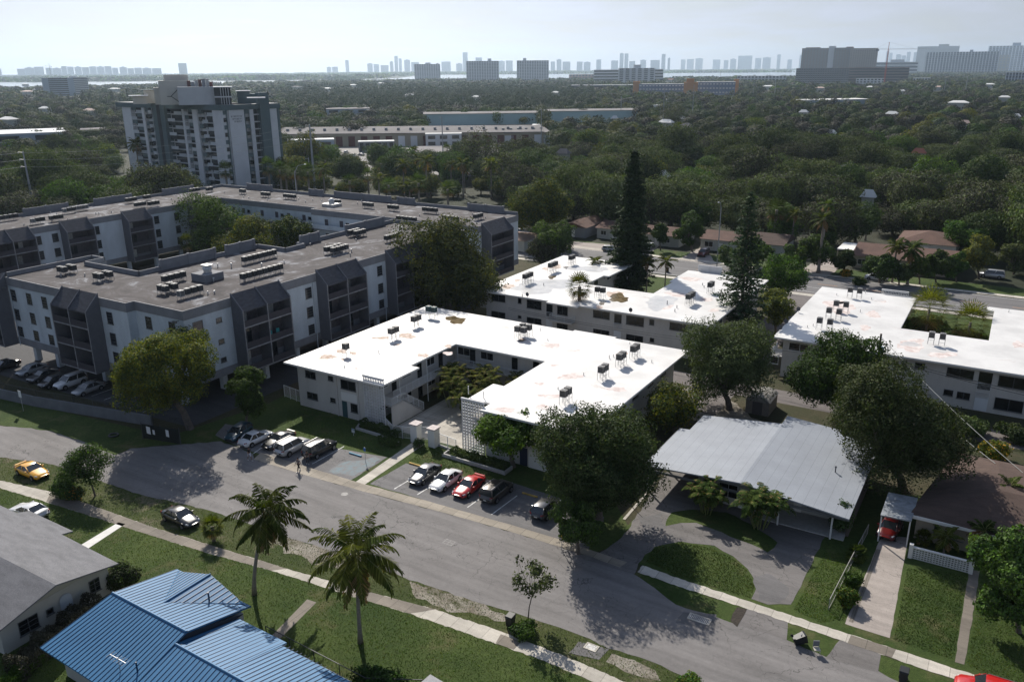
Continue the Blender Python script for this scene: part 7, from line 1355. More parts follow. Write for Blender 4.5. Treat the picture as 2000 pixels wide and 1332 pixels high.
# ---------------------------------------------------------------- tall apartment tower
TW = mat('tower white', (.60, .61, .63), .8, var=.08, vs=.15); TG = mat('tower green grey', (.10, .14, .15), .8, var=.06, vs=.3); TD = mat('tower recess', (.022, .028, .034), .6); TB = mat('tower balcony panel', (.46, .48, .50), .8, objrand=.15); CRM = mat('penthouse cream', (.52, .50, .45), .85, var=.06, vs=.3)  # TD: shade of the recesses put into a near-black colour
def tower():
    H_ = 32.0; A_, Cc, E_ = W(229, 200, H_), W(431, 206, H_), W(545, 202, H_)
    for v in (A_, Cc, E_): v.z = 0
    root = thing('apartment_tower', 'tall pale tower with stacked balconies and rooftop penthouse behind the grey complex', 'apartment tower', Cc, 0)
    def wing(P, Q, dep):
        d = (Q - P).normalized(); n = Vector((d.y, -d.x, 0)); L_ = (Q - P).length
        def bx(mb, u0, u1, v0, v1, z0, z1):   # v positive towards the viewer
            q = [P + d * (u0 * L_) + n * v0, P + d * (u1 * L_) + n * v0, P + d * (u1 * L_) + n * v1, P + d * (u0 * L_) + n * v1]
            mb.prism([(p.x, p.y) for p in q], z0, z1)
        mb = M(); bx(mb, 0, 1, -dep, -1.6, 0, H_ - 1.2); mb.build('wall', TW, root, o=tuple(Cc)); mb = M(); bx(mb, -.01, 1.0, -dep - .5, .5, H_ - 1.9, H_); mb.build('parapet_band', TG, root, o=tuple(Cc)); mb = M(); bx(mb, .0, .99, -dep, .0, H_ + .001, H_ + .02); mb.build('roof', mat('tower roof', (.35, .35, .35), .9, var=.1, vs=.2), root, o=tuple(Cc))
        return bx
    b1 = wing(A_, Cc, 17); fx = lambda x: (x - 60) / 1065; nf = 11; fh = (H_ - 2.2) / nf
    def pier(bx, f0, f1, m_, v=0.0, z1=H_ - 1.9, nm='pier'): mb = M(); bx(mb, f0, f1, -1.59, v, 0, z1); mb.build(nm, m_, root, o=tuple(Cc))
    for x0, x1, m_, v in ((78, 100, TG, -.8), (102, 200, TW, 0), (322, 350, TW, .1), (468, 590, TG, 1.2), (740, 762, TW, 0), (845, 892, TW, .1), (1040, 1125, TW, .15)): pier(b1, fx(x0), fx(x1), m_, v, H_ + (1.8 if x0 == 468 else -1.9), 'pier' if x0 != 468 else 'stair_core')
    mb = M(); b1(mb, fx(515), fx(545), 1.2, 1.35, 0, H_); mb.build('recess', TD, root, o=tuple(Cc))  # proud dark strip, only the shade of a slot by colour
    k = 0
    for i in range(nf):
        z = .9 + i * fh
        for j, (x0, x1) in enumerate(((202, 320), (392, 466), (592, 738), (764, 843), (940, 1038))):
            xm = (x0 + x1) / 2; lr = (i + j) % 2; s = M(); b1(s, fx(x0), fx(x1), -1.58, .0, z, z + .16); r = s.build('balcony', TW, root, o=tuple(Cc))
            a, b = (x0, xm) if lr else (xm, x1); p_ = M(); b1(p_, fx(a), fx(b), .0, .12, z - .1, z + 1.15); p_.build('balcony_panel', TB, r, o=tuple(Cc)); p_ = M(); b1(p_, fx(x0 + 8), fx(x1 - 8), -1.57, -1.5, z + .17, z + 2.3); p_.build('glass_door', TD, r, o=tuple(Cc))  # TD puts the balcony recess shade into the door colour
            p_ = M(); a, b = (xm, x1) if lr else (x0, xm); b1(p_, fx(a + 3), fx(b - 3), -.2, -.12, z + 1.1, z + 2.5); p_.build('shade_panel', TD if (i * 3 + j) % 3 else TG, r, o=tuple(Cc))
        for x0, x1 in ((352, 388), (897, 930)): p_ = M(); b1(p_, fx(x0), fx(x1), -1.58, -.3, z + .6, z + 2.1); p_.build('window', GLASS if i % 2 else TG, root, o=tuple(Cc))
    b2 = wing(Cc, E_, 15); fy = lambda x: (x - 1125) / 615
    for x0, x1, m_, v, zz in ((1125, 1128, TW, 0, 0), (1168, 1178, TG, .1, 0), (1195, 1352, TW, .15, 0), (1354, 1362, TG, .2, 0), (1412, 1452, TW, .1, 0), (1512, 1612, TG, 1.4, 4.2), (1624, 1704, TW, .1, 0), (1706, 1738, TG, -.3, 0)): pier(b2, fy(x0), fy(x1), m_, v, H_ + zz - (1.9 if zz == 0 else 0), 'pier' if zz == 0 else 'stair_core')
    for i in range(nf):
        z = .9 + i * fh
        for x0, x1 in ((1132, 1166), (1366, 1408)): p_ = M(); b2(p_, fy(x0), fy(x1), -1.58, -.1, z + .5, z + 2.0); p_.build('window', GLASS if i % 2 else TG, root, o=tuple(Cc))
        p_ = M(); b2(p_, fy(1454), fy(1510), -1.58, .2, z, z + .25); p_.build('landing', TW, root, o=tuple(Cc)); p_ = M(); b2(p_, fy(1456), fy(1508), -1.57, -1.4, z + .3, z + 2.5); p_.build('recess', TD, root, o=tuple(Cc))  # near-black sheet carries the shade behind each landing
    # lettering on the white panel: three short dark lines too small to read
    t_ = M(); rn = random.Random(3)
    for row, (f0, f1, n_) in enumerate(((1215, 1335, 11), (1228, 1333, 10), (1244, 1322, 9))):
        for q in range(n_):
            a = f0 + (f1 - f0) * q / n_; w_ = (f1 - f0) / n_ * .62; z = H_ - 4.6 - row * .95
            b2(t_, fy(a), fy(a + w_ * .3), .16, .2, z, z + .6); b2(t_, fy(a), fy(a + w_), .16, .19, z + rn.choice((.0, .27, .52)), z + .08 + rn.choice((.27, .52)) if False else z + .6)
    t_.build('sign_lettering', mat('tower lettering', (.17, .18, .20), .8), root, o=tuple(Cc))
    # penthouse
    def rb(nm, x0, x1, yt, dist, dep, m_, z0=H_ + .03, yb=None):
        s0, s1 = 1, 1; a = W((x0 + x1) / 2, 250, 0); d = Vector((a.x, a.y, 0)).normalized(); c = Cc + Vector((0, 0, 0)); base = d * (dist / d.y) if d.y else d
        w_ = (x1 - x0) / FPX * base.length; ht = HT(base, yt); z0 = z0 if yb is None else HT(base, yb); mb = M(); t = Vector((d.y, -d.x, 0)); q = [base - t * w_ / 2, base + t * w_ / 2, base + t * w_ / 2 + d * dep, base - t * w_ / 2 + d * dep]; mb.prism([(p.x, p.y) for p in q], z0, ht); return mb.build(nm, m_, root, o=tuple(Cc))
    D = Cc.y; q = lambda x: 220 + x / 5.33; r = lambda y: 130 + y / 5.33
    rb('penthouse', q(565), q(835), r(150), D + 7, 10, CRM); rb('plant_room', q(620), q(830), r(88), D + 11, 5, CRM); rb('tank_room', q(755), q(1110), r(215), D + 4, 9, mat('tank white', (.46, .48, .50), .8, var=.05, vs=.4))
    rb('lounge', q(1110), q(1258), r(222), D + 5, 8, TD); rb('lounge_roof', q(1105), q(1278), r(213), D + 4, 10, TW, yb=r(222))
    for x in range(1112, 1262, 26): rb('mullion', q(x), q(x + 5), r(222), D + 4.7, .2, TW)
    rb('lounge_floor', q(1108), q(1262), r(312), D + 4.6, .35, TW, yb=r(326)); rb('stair_head', q(265), q(385), r(312), D + 16, 4, CRM); rb('stair_head_roof', q(232), q(398), r(304), D + 15, 6, TW, yb=r(312)); rb('stair_head', q(490), q(580), r(222), D + 9, 5, CRM); rb('stair_head', q(385), q(482), r(250), D + 22, 4, CRM); rb('stair_head_roof', q(365), q(488), r(243), D + 21, 6, TG, yb=r(250))
    rb('lift_head', q(1340), q(1455), r(262), D + 14, 4, TG); rb('lift_head_roof', q(1330), q(1465), r(254), D + 13, 6, TW, yb=r(262)); rb('lift_head_roof', q(1440), q(1610), r(325), D + 3, 5, TW, yb=r(334)); rb('stair_head', q(1455), q(1560), r(285), D + 18, 4, TG)
    rn = random.Random(9)
    for k in range(7): a = 835 + k * 38; rb('roof_machine', q(a), q(a + 30), r(120 + rn.randint(0, 50)), D + 8, 2, mat('machine %d' % (k % 3), [(.12, .05, .05), (.25, .26, .28), (.4, .4, .4)][k % 3], .6), yb=r(222))
    st = M(); pa = [W(q(560), r(300)), W(q(745), r(395))]
    z0, z1 = H_ + .2, H_ + 6; y = D + 3.5
    def X(px_, yy): v = W(px_, 250, 0); return v.x / v.y * yy
    st.tube([(X(q(645), y), y, z0 + 2.8), (X(q(740), y), y, z1)], .16, 4); st.tube([(X(q(610), y), y, z0 + 3), (X(q(660), y), y, z0 + 2.8), (X(q(760), y), y, z0)], .16, 4); st.build('outside_stair', TD, root, o=tuple(Cc))
tower()
# ---------------------------------------------------------------- distant buildings
def fb(label, x0, x1, yt, yb, dep=18, wallm=None, floors=6, cols=8, rot=0.0, style='grid', winm=None, roofm=None, name='building', cat='building', top=(), dist=None, frac=.55):
    """block seen between two columns of the photograph, standing at the row yb (or at a distance)"""
    if dist: v = W((x0 + x1) / 2, 300, 0); base = v * (dist / v.y); base.z = 0
    else: base = W((x0 + x1) / 2, yb)
    D = math.hypot(base.y, CH); w_ = (x1 - x0) / FPX * math.hypot(base.x, base.y) * .985 * math.cos(math.atan2(base.x, base.y)) ** 0; h = HT(base, yt); rz = -math.atan2(base.x, base.y) + rot; w_ = w_ / max(.5, abs(math.cos(rot)))
    w_ = (x1 - x0) * base.y / FPX / math.cos(math.atan2(base.x, base.y)) * .97; root = thing(name, label, cat, base, rz); wm = wallm or TW
    M().box(-w_ / 2, w_ / 2, 0, dep, 0, h).build('wall', wm, root); M().box(-w_ / 2 - .2, w_ / 2 + .2, -.2, dep + .2, h + .01, h + .5).build('roof', roofm or wm, root); wn = M(); fh = h / floors; e = .06
    for f in range(floors):
        z = f * fh + fh * (1 - frac) * .6
        if style == 'band': wn.box(-w_ / 2 + .5, w_ / 2 - .5, -.2, -e, z, z + fh * frac)
        else:
            cw = w_ / cols
            for c in range(cols): wn.box(-w_ / 2 + c * cw + cw * .2, -w_ / 2 + c * cw + cw * .8, -.25, -e, z, z + fh * frac)
        n2 = max(1, int(dep / (w_ / max(1, cols))))
        for sg in (-1, 1):
            for c in range(n2): cw = dep / n2; xx = (w_ / 2 + e, w_ / 2 + .2) if sg > 0 else (-w_ / 2 - .2, -w_ / 2 - e); wn.box(*xx, c * cw + cw * .2, c * cw + cw * .8, z, z + fh * frac)
    if floors * cols > 1: wn.build('windows', winm or GLASS, root)['kind'] = 'stuff'
    if style == 'pier':
        p = M(); cw = w_ / cols
        for c in range(cols + 1): x = -w_ / 2 + c * cw; p.box(x - cw * .14, x + cw * .14, -.5, -.01, 0, h)
        p.build('piers', roofm or wm, root)
    for (a, b, yt2) in top:
        h2 = HT(base, yt2); xa, xb = (a - (x0 + x1) / 2) / (x1 - x0) * w_, (b - (x0 + x1) / 2) / (x1 - x0) * w_; M().box(xa, xb, dep * .3, dep * .7, h + .51, h2).build('roof_housing', wm, root)
    return root
FW = mat('far white', (.58, .59, .60), .8, objrand=.1); FG = mat('far grey', (.21, .22, .235), .8); FB = mat('far brown', (.22, .185, .165), .8); FT = mat('far tan', (.30, .265, .20), .9, var=.06, vs=.1); FA = mat('aqua wall', (.36, .50, .51), .8, var=.05, vs=.05); FR = mat('brick red', (.24, .09, .06), .9); FO = mat('school orange', (.48, .20, .05), .8); FBL = mat('school blue', (.17, .21, .29), .7); RGY = mat('far grey roof', (.15, .14, .14), .95, var=.2, vs=.08); WD = mat('brown roll door', (.10, .035, .03), .8); FWR = mat('far white roof', (.62, .62, .60), .8); FBW = mat('blue white wall', (.27, .33, .40), .8)
# long warehouses
def warehouse(label, p0, p1, h, dep, wm, rm, doors=0, slope=0.0, dm=None, parapet=0):
    a, b = W(*p0), W(*p1); d = (b - a).normalized(); L_ = (b - a).length; rz = math.atan2(d.y, d.x); root = thing('warehouse', label, 'warehouse', a, rz); M().box(0, L_, 0, dep, 0, h).build('wall', wm, root)
    r = M(); r.add([(-.3, -.6, h + .01), (L_ + .3, -.6, h + .01), (L_ + .3, dep, h + slope + .3), (-.3, dep, h + slope + .3), (-.3, -.6, h + .3), (L_ + .3, -.6, h + .3), (L_ + .3, dep, h + slope + .6), (-.3, dep, h + slope + .6)], [(0, 1, 2, 3)[::-1], (4, 5, 6, 7), (0, 1, 5, 4), (1, 2, 6, 5), (2, 3, 7, 6), (3, 0, 4, 7)]); r.build('roof', rm, root)
    rn = random.Random(int(L_))
    for k in range(doors): x = L_ * (k + .5) / doors; M().box(x - 2, x + 2, -.15, -.01, 0, h * .8).build('roll_door', (dm or WD) if rn.random() < .75 else FW, root)
    for k in range(doors): x = L_ * (k + .15) / doors; M().box(x - .8, x + .8, dep * .4, dep * .4 + 1.6, h + slope * .4 + .5, h + slope * .4 + 1.9).build('roof_vent', FG, root)
    return root
warehouse('long tan warehouse with brown roll doors and grey sloping roof', (480, 289), (1062, 283), 7.5, 24, FT, RGY, 24, 2.2)
warehouse('tan end of the warehouse row with white doors', (985, 284), (1075, 282), 7.0, 20, FT, RGY, 6, 1.5, FW)
warehouse('pale aqua warehouse left of the grey pole', (828, 246), (1056, 243), 9, 30, FA, RGY, 0, 0); warehouse('longer pale aqua warehouse right of the grey pole', (1066, 241), (1252, 238), 9.5, 30, FA, RGY, 0, 0)
warehouse('far flat white roofed building in the right-hand wood', (1560, 208), (1697, 205), 6.5, 26, FBW, FWR, 0, 0)
fb('white workshop with bright roof left in the far yard', 562, 652, 275, 296, 10, FBW, 1, 3, roofm=FWR); fb('grey-white shed with lettered front in the far yard', 700, 758, 266, 284, 12, FW, 1, 1, roofm=RGY); fb('white shed in the middle of the far yard', 772, 820, 266, 284, 12, FW, 1, 1, roofm=RGY); fb('long white shed at the right of the far yard', 832, 902, 263, 287, 12, FW, 2, 3, roofm=FWR)
fb('bright open canopy over parked cars in the far yard', 702, 770, 278, 297, 7, FG, 1, 6, roofm=FWR, frac=.8, name='canopy', cat='canopy'); fb('flat grey-roofed office behind the palms', 812, 905, 300, 328, 34, FW, 2, 4, roofm=RGY); fb('white box van body parked in the far yard', 672, 686, 269, 285, 3, FW, 1, 1, name='trailer', cat='trailer'); fb('low white office beyond the long warehouse end', 1040, 1074, 246, 262, 12, FW, 2, 5, roofm=FWR)
fb('bright low roof at the right of the far yard', 990, 1030, 270, 279, 14, FG, 1, 4, roofm=FWR)
fb('flat grey roofed building in the trees left of the aqua warehouse', 640, 722, 214, 232, 30, FBW, 2, 3, roofm=RGY); fb('low blue-white building behind the left treeline', 0, 118, 262, 298, 40, FBW, 2, 2, roofm=FW); fb('grey low roof left of the tower', 168, 246, 254, 268, 24, FBW, 1, 3, roofm=RGY)
r = fb('slab block with blue side and balconies at far left', 94, 142, 153, 188, 14, FBW, 9, 1, rot=0, winm=TD); fb('balconied wing right of the blue slab block', 142, 172, 152, 186, 18, FW, 9, 3, style='band', winm=TD, top=((146, 156, 149),))
T3 = dict(style='grid', winm=FG)
fb('left of the three white condominium blocks', 811, 860, 126, 160, 20, FW, 14, 11, top=((832, 842, 123), (853, 857, 124)), **T3); fb('middle of the three white condominium blocks', 912, 974, 120, 164, 20, FW, 15, 13, top=((953, 960, 115),), **T3); fb('right of the three white condominium blocks', 1010, 1071, 119, 163, 20, FW, 15, 13, top=((1022, 1028, 114),), **T3)
fb('white hospital-like slab with dark vertical bays', 1208, 1277, 134, 168, 22, FW, 9, 6, winm=TD, top=((1236, 1250, 127),)); fb('low white wing left of the slab', 1160, 1208, 137, 165, 26, FW, 5, 9, style='band'); fb('low white wing right of the slab', 1277, 1294, 136, 165, 20, FW, 5, 3, style='band')
fb('brick-red low building by the water', 1112, 1160, 146, 156, 30, FR, 2, 8, roofm=FWR)
fb('orange stair block at the left end of the school', 1236, 1249, 160, 186, 14, FO, 1, 1, winm=FO); fb('blue glass school wing', 1249, 1334, 165, 186, 20, FBL, 3, 14, style='grid', winm=FW, roofm=FW, frac=.3); fb('orange middle block of the school', 1335, 1361, 162, 188, 16, FO, 1, 1, winm=FO, top=((1340, 1354, 154),)); fb('right blue glass school wing', 1361, 1432, 161, 186, 20, FBL, 3, 12, winm=FW, roofm=FW, frac=.3); fb('orange stair block at the right end of the school', 1432, 1441, 156, 184, 14, FO, 1, 1, winm=FO)
fb('long low grey school building', 1117, 1235, 167, 182, 20, FG, 2, 14, style='band', winm=TD, roofm=FW); fb('pale low apartments beyond the school', 1443, 1530, 149, 164, 20, FW, 3, 14)
fb('low white building among trees right of the aqua warehouse', 1258, 1306, 207, 222, 14, FW, 1, 3); fb('white-walled hall at the far right end of the warehouses', 1300, 1306, 196, 214, 14, FW, 1, 1)
fb('left brown apartment slab of the right-hand group', 1564, 1612, 95, 158, 24, FB, 22, 9, style='grid', winm=FG, top=((1570, 1595, 93),)); fb('pale lift tower between the brown slabs', 1613, 1625, 91, 158, 22, FW, 1, 1, winm=FW); fb('right brown apartment slab of the right-hand group', 1626, 1658, 94, 158, 24, FB, 22, 7, winm=FG, top=((1645, 1657, 92),)); fb('tan ribbed slab left of the tower crane', 1659, 1703, 95, 158, 24, mat('far taupe', (.36, .315, .28), .8), 20, 12, style='pier', winm=FB)
fb('concrete frame of a building under construction with open floors', 1559, 1648, 134, 166, 30, FG, 8, 22, style='pier', winm=TD, roofm=RGY); fb('half-built concrete parking structure below the crane', 1646, 1760, 133, 165, 34, mat('red grey concrete', (.15, .115, .105), .8), 6, 10, style='band', winm=TD, roofm=FR)
fb('stepped white office with dark window bands', 1714, 1782, 122, 148, 20, FW, 4, 6, style='band', winm=TD, top=((1738, 1760, 117),)); fb('dark grey-brown tower block behind the long white slab', 1794, 1858, 91, 140, 30, mat('far dark slab', (.16, .15, .145), .8), 20, 14, style='band', winm=FG, top=((1826, 1842, 87),)); fb('long white ribbed slab at the right horizon', 1819, 1928, 102, 146, 22, FBL, 12, 24, style='pier', winm=TD, roofm=FW, top=((1884, 1889, 98),)); fb('white slab with dark bays at the right edge', 1936, 2004, 90, 140, 24, FBL, 14, 14, style='pier', winm=TD, roofm=FW, top=((1969, 1981, 84),)); fb('small tan block before the right-edge slab', 1940, 1964, 108, 142, 16, FT, 6, 5, winm=FG); fb('low red building below the long white slab', 1858, 1910, 130, 138, 20, FR, 1, 6, roofm=FR); fb('blue-white apartment block cut by the right edge', 1968, 2004, 142, 166, 20, FBL, 4, 8, style='pier', winm=TD, roofm=FW); fb('pale terraces among trees at centre right', 1675, 1722, 154, 168, 14, FW, 3, 8); fb('pale block right of the concrete structure', 1785, 1812, 153, 166, 14, FW, 2, 6)
# cranes
def crane(label, px, yb, yt, jib, jl, rz, cm, dist):
    v = W(px, 300, 0); base = v * (dist / v.y); base.z = 0; h = HT(base, yt); hj = HT(base, jib); root = thing('tower_crane', label, 'crane', base, rz); mb = M()
    for sx in (-1, 1):
        for sy in (-1, 1): mb.tube([(sx, sy, 0), (sx, sy, hj)], .28, 4)
    n = int(hj / 4)
    for k in range(n): mb.tube([(-1, -1, k * 4), (1, -1, k * 4 + 4)], .15, 3); mb.tube([(1, -1, k * 4), (-1, -1, k * 4 + 4)], .15, 3)
    mb.tube([(0, 0, hj), (0, 0, h)], .6, 4); mb.build('mast', cm, root); j = M(); j.tube([(-jl * .3, 0, hj), (jl, 0, hj)], .3, 4); j.tube([(-jl * .3, 0, hj + 1.8), (jl, 0, hj + .9)], .22, 4)
    for k in range(24): x = -jl * .3 + k * jl * 1.3 / 24; j.tube([(x, 0, hj), (x + jl * .027, 0, hj + 1.6)], .14, 3)
    j.tube([(0, 0, h), (jl * .6, 0, hj + 1.2)], .12, 3); j.tube([(0, 0, h), (-jl * .28, 0, hj + 1.6)], .12, 3); j.build('jib', mat('crane pale', (.5, .5, .48), .6), root); w_ = M(); w_.box(-jl * .3, -jl * .22, -1, 1, hj - 3.5, hj); w_.build('counterweight', FG, root)
crane('red tower crane with a long pale jib over the construction site', 1709, 160, 83, 97, 100, .12, mat('crane red', (.36, .06, .04), .6), 1900); crane('small distant crane at the left horizon', 5, 150, 128, 133, 60, 0, FG, 4200); crane('thin distant crane left of the beach towers', 126, 150, 124, 130, 60, 2.6, FG, 4300)
# skyline across the bay
FS = mat('skyline haze wall', (.55, .60, .68), .7, objrand=.25)  # pale blue tone puts distance haze into the wall colour
SKY_ = [(0, 12, 131), (14, 33, 135), (64, 78, 135), (79, 96, 133), (97, 114, 131), (118, 130, 133), (131, 147, 134), (148, 158, 130), (159, 171, 131), (173, 186, 131.5), (187, 200, 132), (201, 214, 130.5), (215, 229, 131), (230, 243, 130), (244, 255, 133), (258, 272, 132), (273, 285, 134), (286, 300, 133), (301, 318, 134), (319, 337, 134), (370, 386, 124), (650, 659, 132), (660, 672, 131), (686, 693, 118), (727, 738, 125), (739, 750, 126), (752, 768, 128), (770, 777, 121), (779, 786, 110), (787, 793, 115), (797, 809, 118), (810, 826, 122), (867, 886, 121), (895, 908, 125), (908, 918, 103), (932, 945, 113), (975, 988, 120), (989, 1003, 119), (1074, 1083, 121), (1085, 1095, 117), (1096, 1112, 121), (1123, 1135, 121), (1136, 1150, 122), (1160, 1170, 117), (1188, 1202, 119), (1204, 1212, 105), (1213, 1221, 105), (1222, 1234, 120), (1243, 1255, 118), (1262, 1281, 118), (1283, 1291, 106), (1295, 1300, 114), (1320, 1329, 117), (1331, 1345, 116), (1347, 1362, 115), (1380, 1395, 117), (1401, 1410, 118), (1413, 1425, 116), (1427, 1455, 109.5), (1460, 1472, 114), (1474, 1490, 113), (1501, 1508, 107), (1521, 1530, 117), (1543, 1563, 107.5), (1706, 1711, 101), (1712, 1718, 104), (1725, 1735, 107.5), (1736, 1744, 109), (1745, 1752, 102), (1758, 1770, 103), (1771, 1778, 96), (1779, 1786, 105), (1787, 1793, 104)]
for i, (a, b, y) in enumerate(SKY_):
    D_ = 8500 if a < 600 else 11000 if a < 1300 else 13800
    v = W((a + b) / 2, 300, 0); base = v * (D_ / v.y); base.z = 0; w_ = (b - a) * D_ / FPX * .9; h = HT(base, y); root = None; sp = 'a dark blue tower standing alone' if i == 20 else 'tallest rounded tower of the skyline' if i == 34 else 'twin towers, %s one' % ('left' if i == 45 else 'right') if i in (45, 46) else None
    lab = 'hazy skyline tower, ' + (sp or '%s %s' % (ORD[i % 8], 'in the %s' % ('far left beach row', 'beach row left of the grey tower', 'row above the grey tower', 'row left of the three white condominiums', 'row behind the three condominiums', 'row right of the condominiums', 'row behind the hospital slab', 'row over the wide water', 'row left of the crane', 'row right of the crane')[min(9, i // 8)]))
    mb = M(); mb.box(-w_ / 2, w_ / 2, 0, w_ * .6 + 10, 0, h)
    if i % 3 == 0: mb.box(-w_ * .2, w_ * .2, w_ * .1, w_ * .4, h + .01, h + 7)
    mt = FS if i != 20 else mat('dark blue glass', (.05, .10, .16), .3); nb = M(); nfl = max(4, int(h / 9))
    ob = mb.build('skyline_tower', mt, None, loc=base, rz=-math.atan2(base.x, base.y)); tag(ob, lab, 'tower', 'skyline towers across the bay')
    for f in range(nfl): z = (f + .4) * h / nfl; nb.box(-w_ / 2 + 2, w_ / 2 - 2, -.6, -.05, z, z + h / nfl * .35)
    nb.build('windows', FG, ob)['kind'] = 'stuff'
sheet('island', [(-9000, 4250), (-900, 4280), (-650, 5000), (-1100, 15000), (-9000, 15000)], -.05, G_FAR, px=False); sheet('island', [(-1070, 8000), (1850, 8000), (2900, 15400), (-1070, 15400)], -.05, G_FAR, px=False); sheet('island', [(2460, 13000), (9000, 13000), (9000, 15500), (2910, 15500)], -.05, G_FAR, px=False)
# ---------------------------------------------------------------- the wood
FP = [('dense olive-grey oak', 'oak', 8.2, 10.5, 17000, .36, 16, ('brown', .35), .58), ('grey-brown twiggy oak', 'brown', 7.8, 10.5, 17000, .34, 15, ('oak', .4), .60), ('bright green leafy tree', 'green', 6.5, 9.5, 13000, .36, 14, ('dark', .45), .55), ('dark glossy tree', 'dark', 6.8, 11.5, 14000, .36, 14, ('oak', .3), .58), ('dark olive broad tree', 'oak', 8.8, 12.5, 19000, .36, 20, ('dark', .35), .54), ('yellowish leafy tree', 'yellow', 6.2, 9.0, 12000, .36, 12, ('dark', .5), .55)]
protos = []
for i, (d_, k_, r_, h_, n_, s_, kk, mx_, lb_) in enumerate(FP): protos.append(tree('forest_tree', d_, 'tree', (0, 0, 0), r_, h_, h_ * .12, kind=k_, n=n_, size=s_, seed=100 + i, k=kk, lobe=lb_, mix=mx_, group='trees of the wood', shell=.80, flat=.9))
pine_p = pine('casuarina_tree', 'tall feathery casuarina', (0, 0, 0), 17, 4.2, seed=77, n_wh=30, dens=.55, hb=2, taper=.45); pine_p['group'] = 'trees of the wood'
palm_p = palm('far_palm', 'feathery palm crown', (0, 0, 0), 9, L=3.4, nf=18, seed=78, tr=.2, leaf=.8, nl=18, wid=.12, group='trees of the wood', e1=-50); fan_p = fanpalm('far_palm', 'bright fan palm', (0, 0, 0), 7.5, 2.4, nf=34, seed=79, kind='arec', group='trees of the wood', tr=.25)
EXR = [(0, 420, 460, 600), (460, 1010, 378, 600), (560, 812, 287, 330), (812, 985, 287, 330), (545, 1075, 284, 316), (640, 740, 335, 352), (1015, 1700, 452, 600), (1600, 2000, 470, 620), (0, 125, 297, 312), (828, 1060, 245, 284), (1066, 1255, 239, 260), (1258, 1300, 236, 250), (1330, 1360, 222, 246), (1560, 1700, 207, 214), (1780, 1830, 338, 352), (228, 548, 300, 392), (1200, 1445, 184, 192), (94, 172, 186, 200), (1560, 1760, 163, 172), (640, 722, 230, 242), (470, 560, 352, 372), (985, 1035, 278, 286), (1040, 1075, 262, 280)]
HSE = [(20, 250, 30, 0), (178, 230, 22, 2), (225, 180, 20, 0), (55, 186, 22, 2), (70, 182, 8, 0), (50, 169, 10, 0), (1300, 259, 26, 0), (1330, 252, 16, 0), (1338, 268, 22, 1), (1568, 236, 14, 0), (1790, 330, 20, 3), (1650, 370, 30, 1), (1795, 368, 24, 0), (1290, 382, 24, 0), (1690, 430, 20, 0), (1700, 178, 14, 0), (1870, 214, 30, 0), (1960, 202, 16, 0), (1760, 187, 10, 0), (1410, 185, 24, 0), (1310, 160, 20, 3), (1200, 250, 10, 0), (1980, 246, 14, 0), (1945, 300, 12, 1), (640, 180, 16, 0), (690, 172, 14, 0), (580, 176, 18, 1), (745, 168, 12, 0), (800, 195, 14, 0), (430, 168, 12, 0), (1450, 300, 18, 1), (1620, 285, 16, 0), (1880, 262, 18, 2), (1100, 330, 22, 1), (1740, 240, 20, 0), (1500, 176, 18, 0), (1600, 180, 16, 2), (930, 200, 14, 0), (90, 225, 18, 0), (300, 185, 14, 0), (1085, 190, 14, 0), (1830, 178, 16, 2), (1930, 172, 18, 0)]
for px, py, w_, c_ in HSE: EXR.append((px - w_ * .8, px + w_ * .8, py - 3, py + w_ * .35 + (6 if py < 240 else 12)))
def projg(x, y):
    d = y * math.cos(PIT) + CH * math.sin(PIT); v = y * math.sin(PIT) - CH * math.cos(PIT); u = x / d * FPX; v = v / d * FPX; return 1000 + u * _c - v * _s, 666 - (u * _s + v * _c)
def inbld(x, y):
    s, t = x * cA + y * sA, -x * sA + y * cA
    if t < 168 and s > -212: return True
    if 168 <= t < 190 and s > -112: return True
    if 190 <= t < 216 and s > -110: return True
    if 216 <= t < 238 and -24 < s < -9: return True
    return False
def excl(x, y):
    if inbld(x, y): return True
    a, b = projg(x, y)
    return any(x0 <= a <= x1 and y0 <= b <= y1 for x0, x1, y0, y1 in EXR)
rw = random.Random(5); cand = []; Y = 165.0
while Y < 760:
    sp = 15.5 if Y < 320 else 17.0; X = -.66 * Y
    while X < .66 * Y:
        x, y = X + rw.uniform(-4, 4), Y + rw.uniform(-4, 4); X += sp
        if not excl(x, y) and rw.random() < (.96 if x > .0 * y else .86): cand.append((x, y))
    Y += sp * .80
cand.sort(key=lambda p: p[1]); rest = []; ord2 = 0
place = {}
for k in range(15): x, y = tuple(E(-124 + k * 12 + rw.uniform(-2, 2), (224 if k not in (8, 9) else 244) + rw.uniform(-3, 3)))[:2]; cand.insert(k, (x, y))
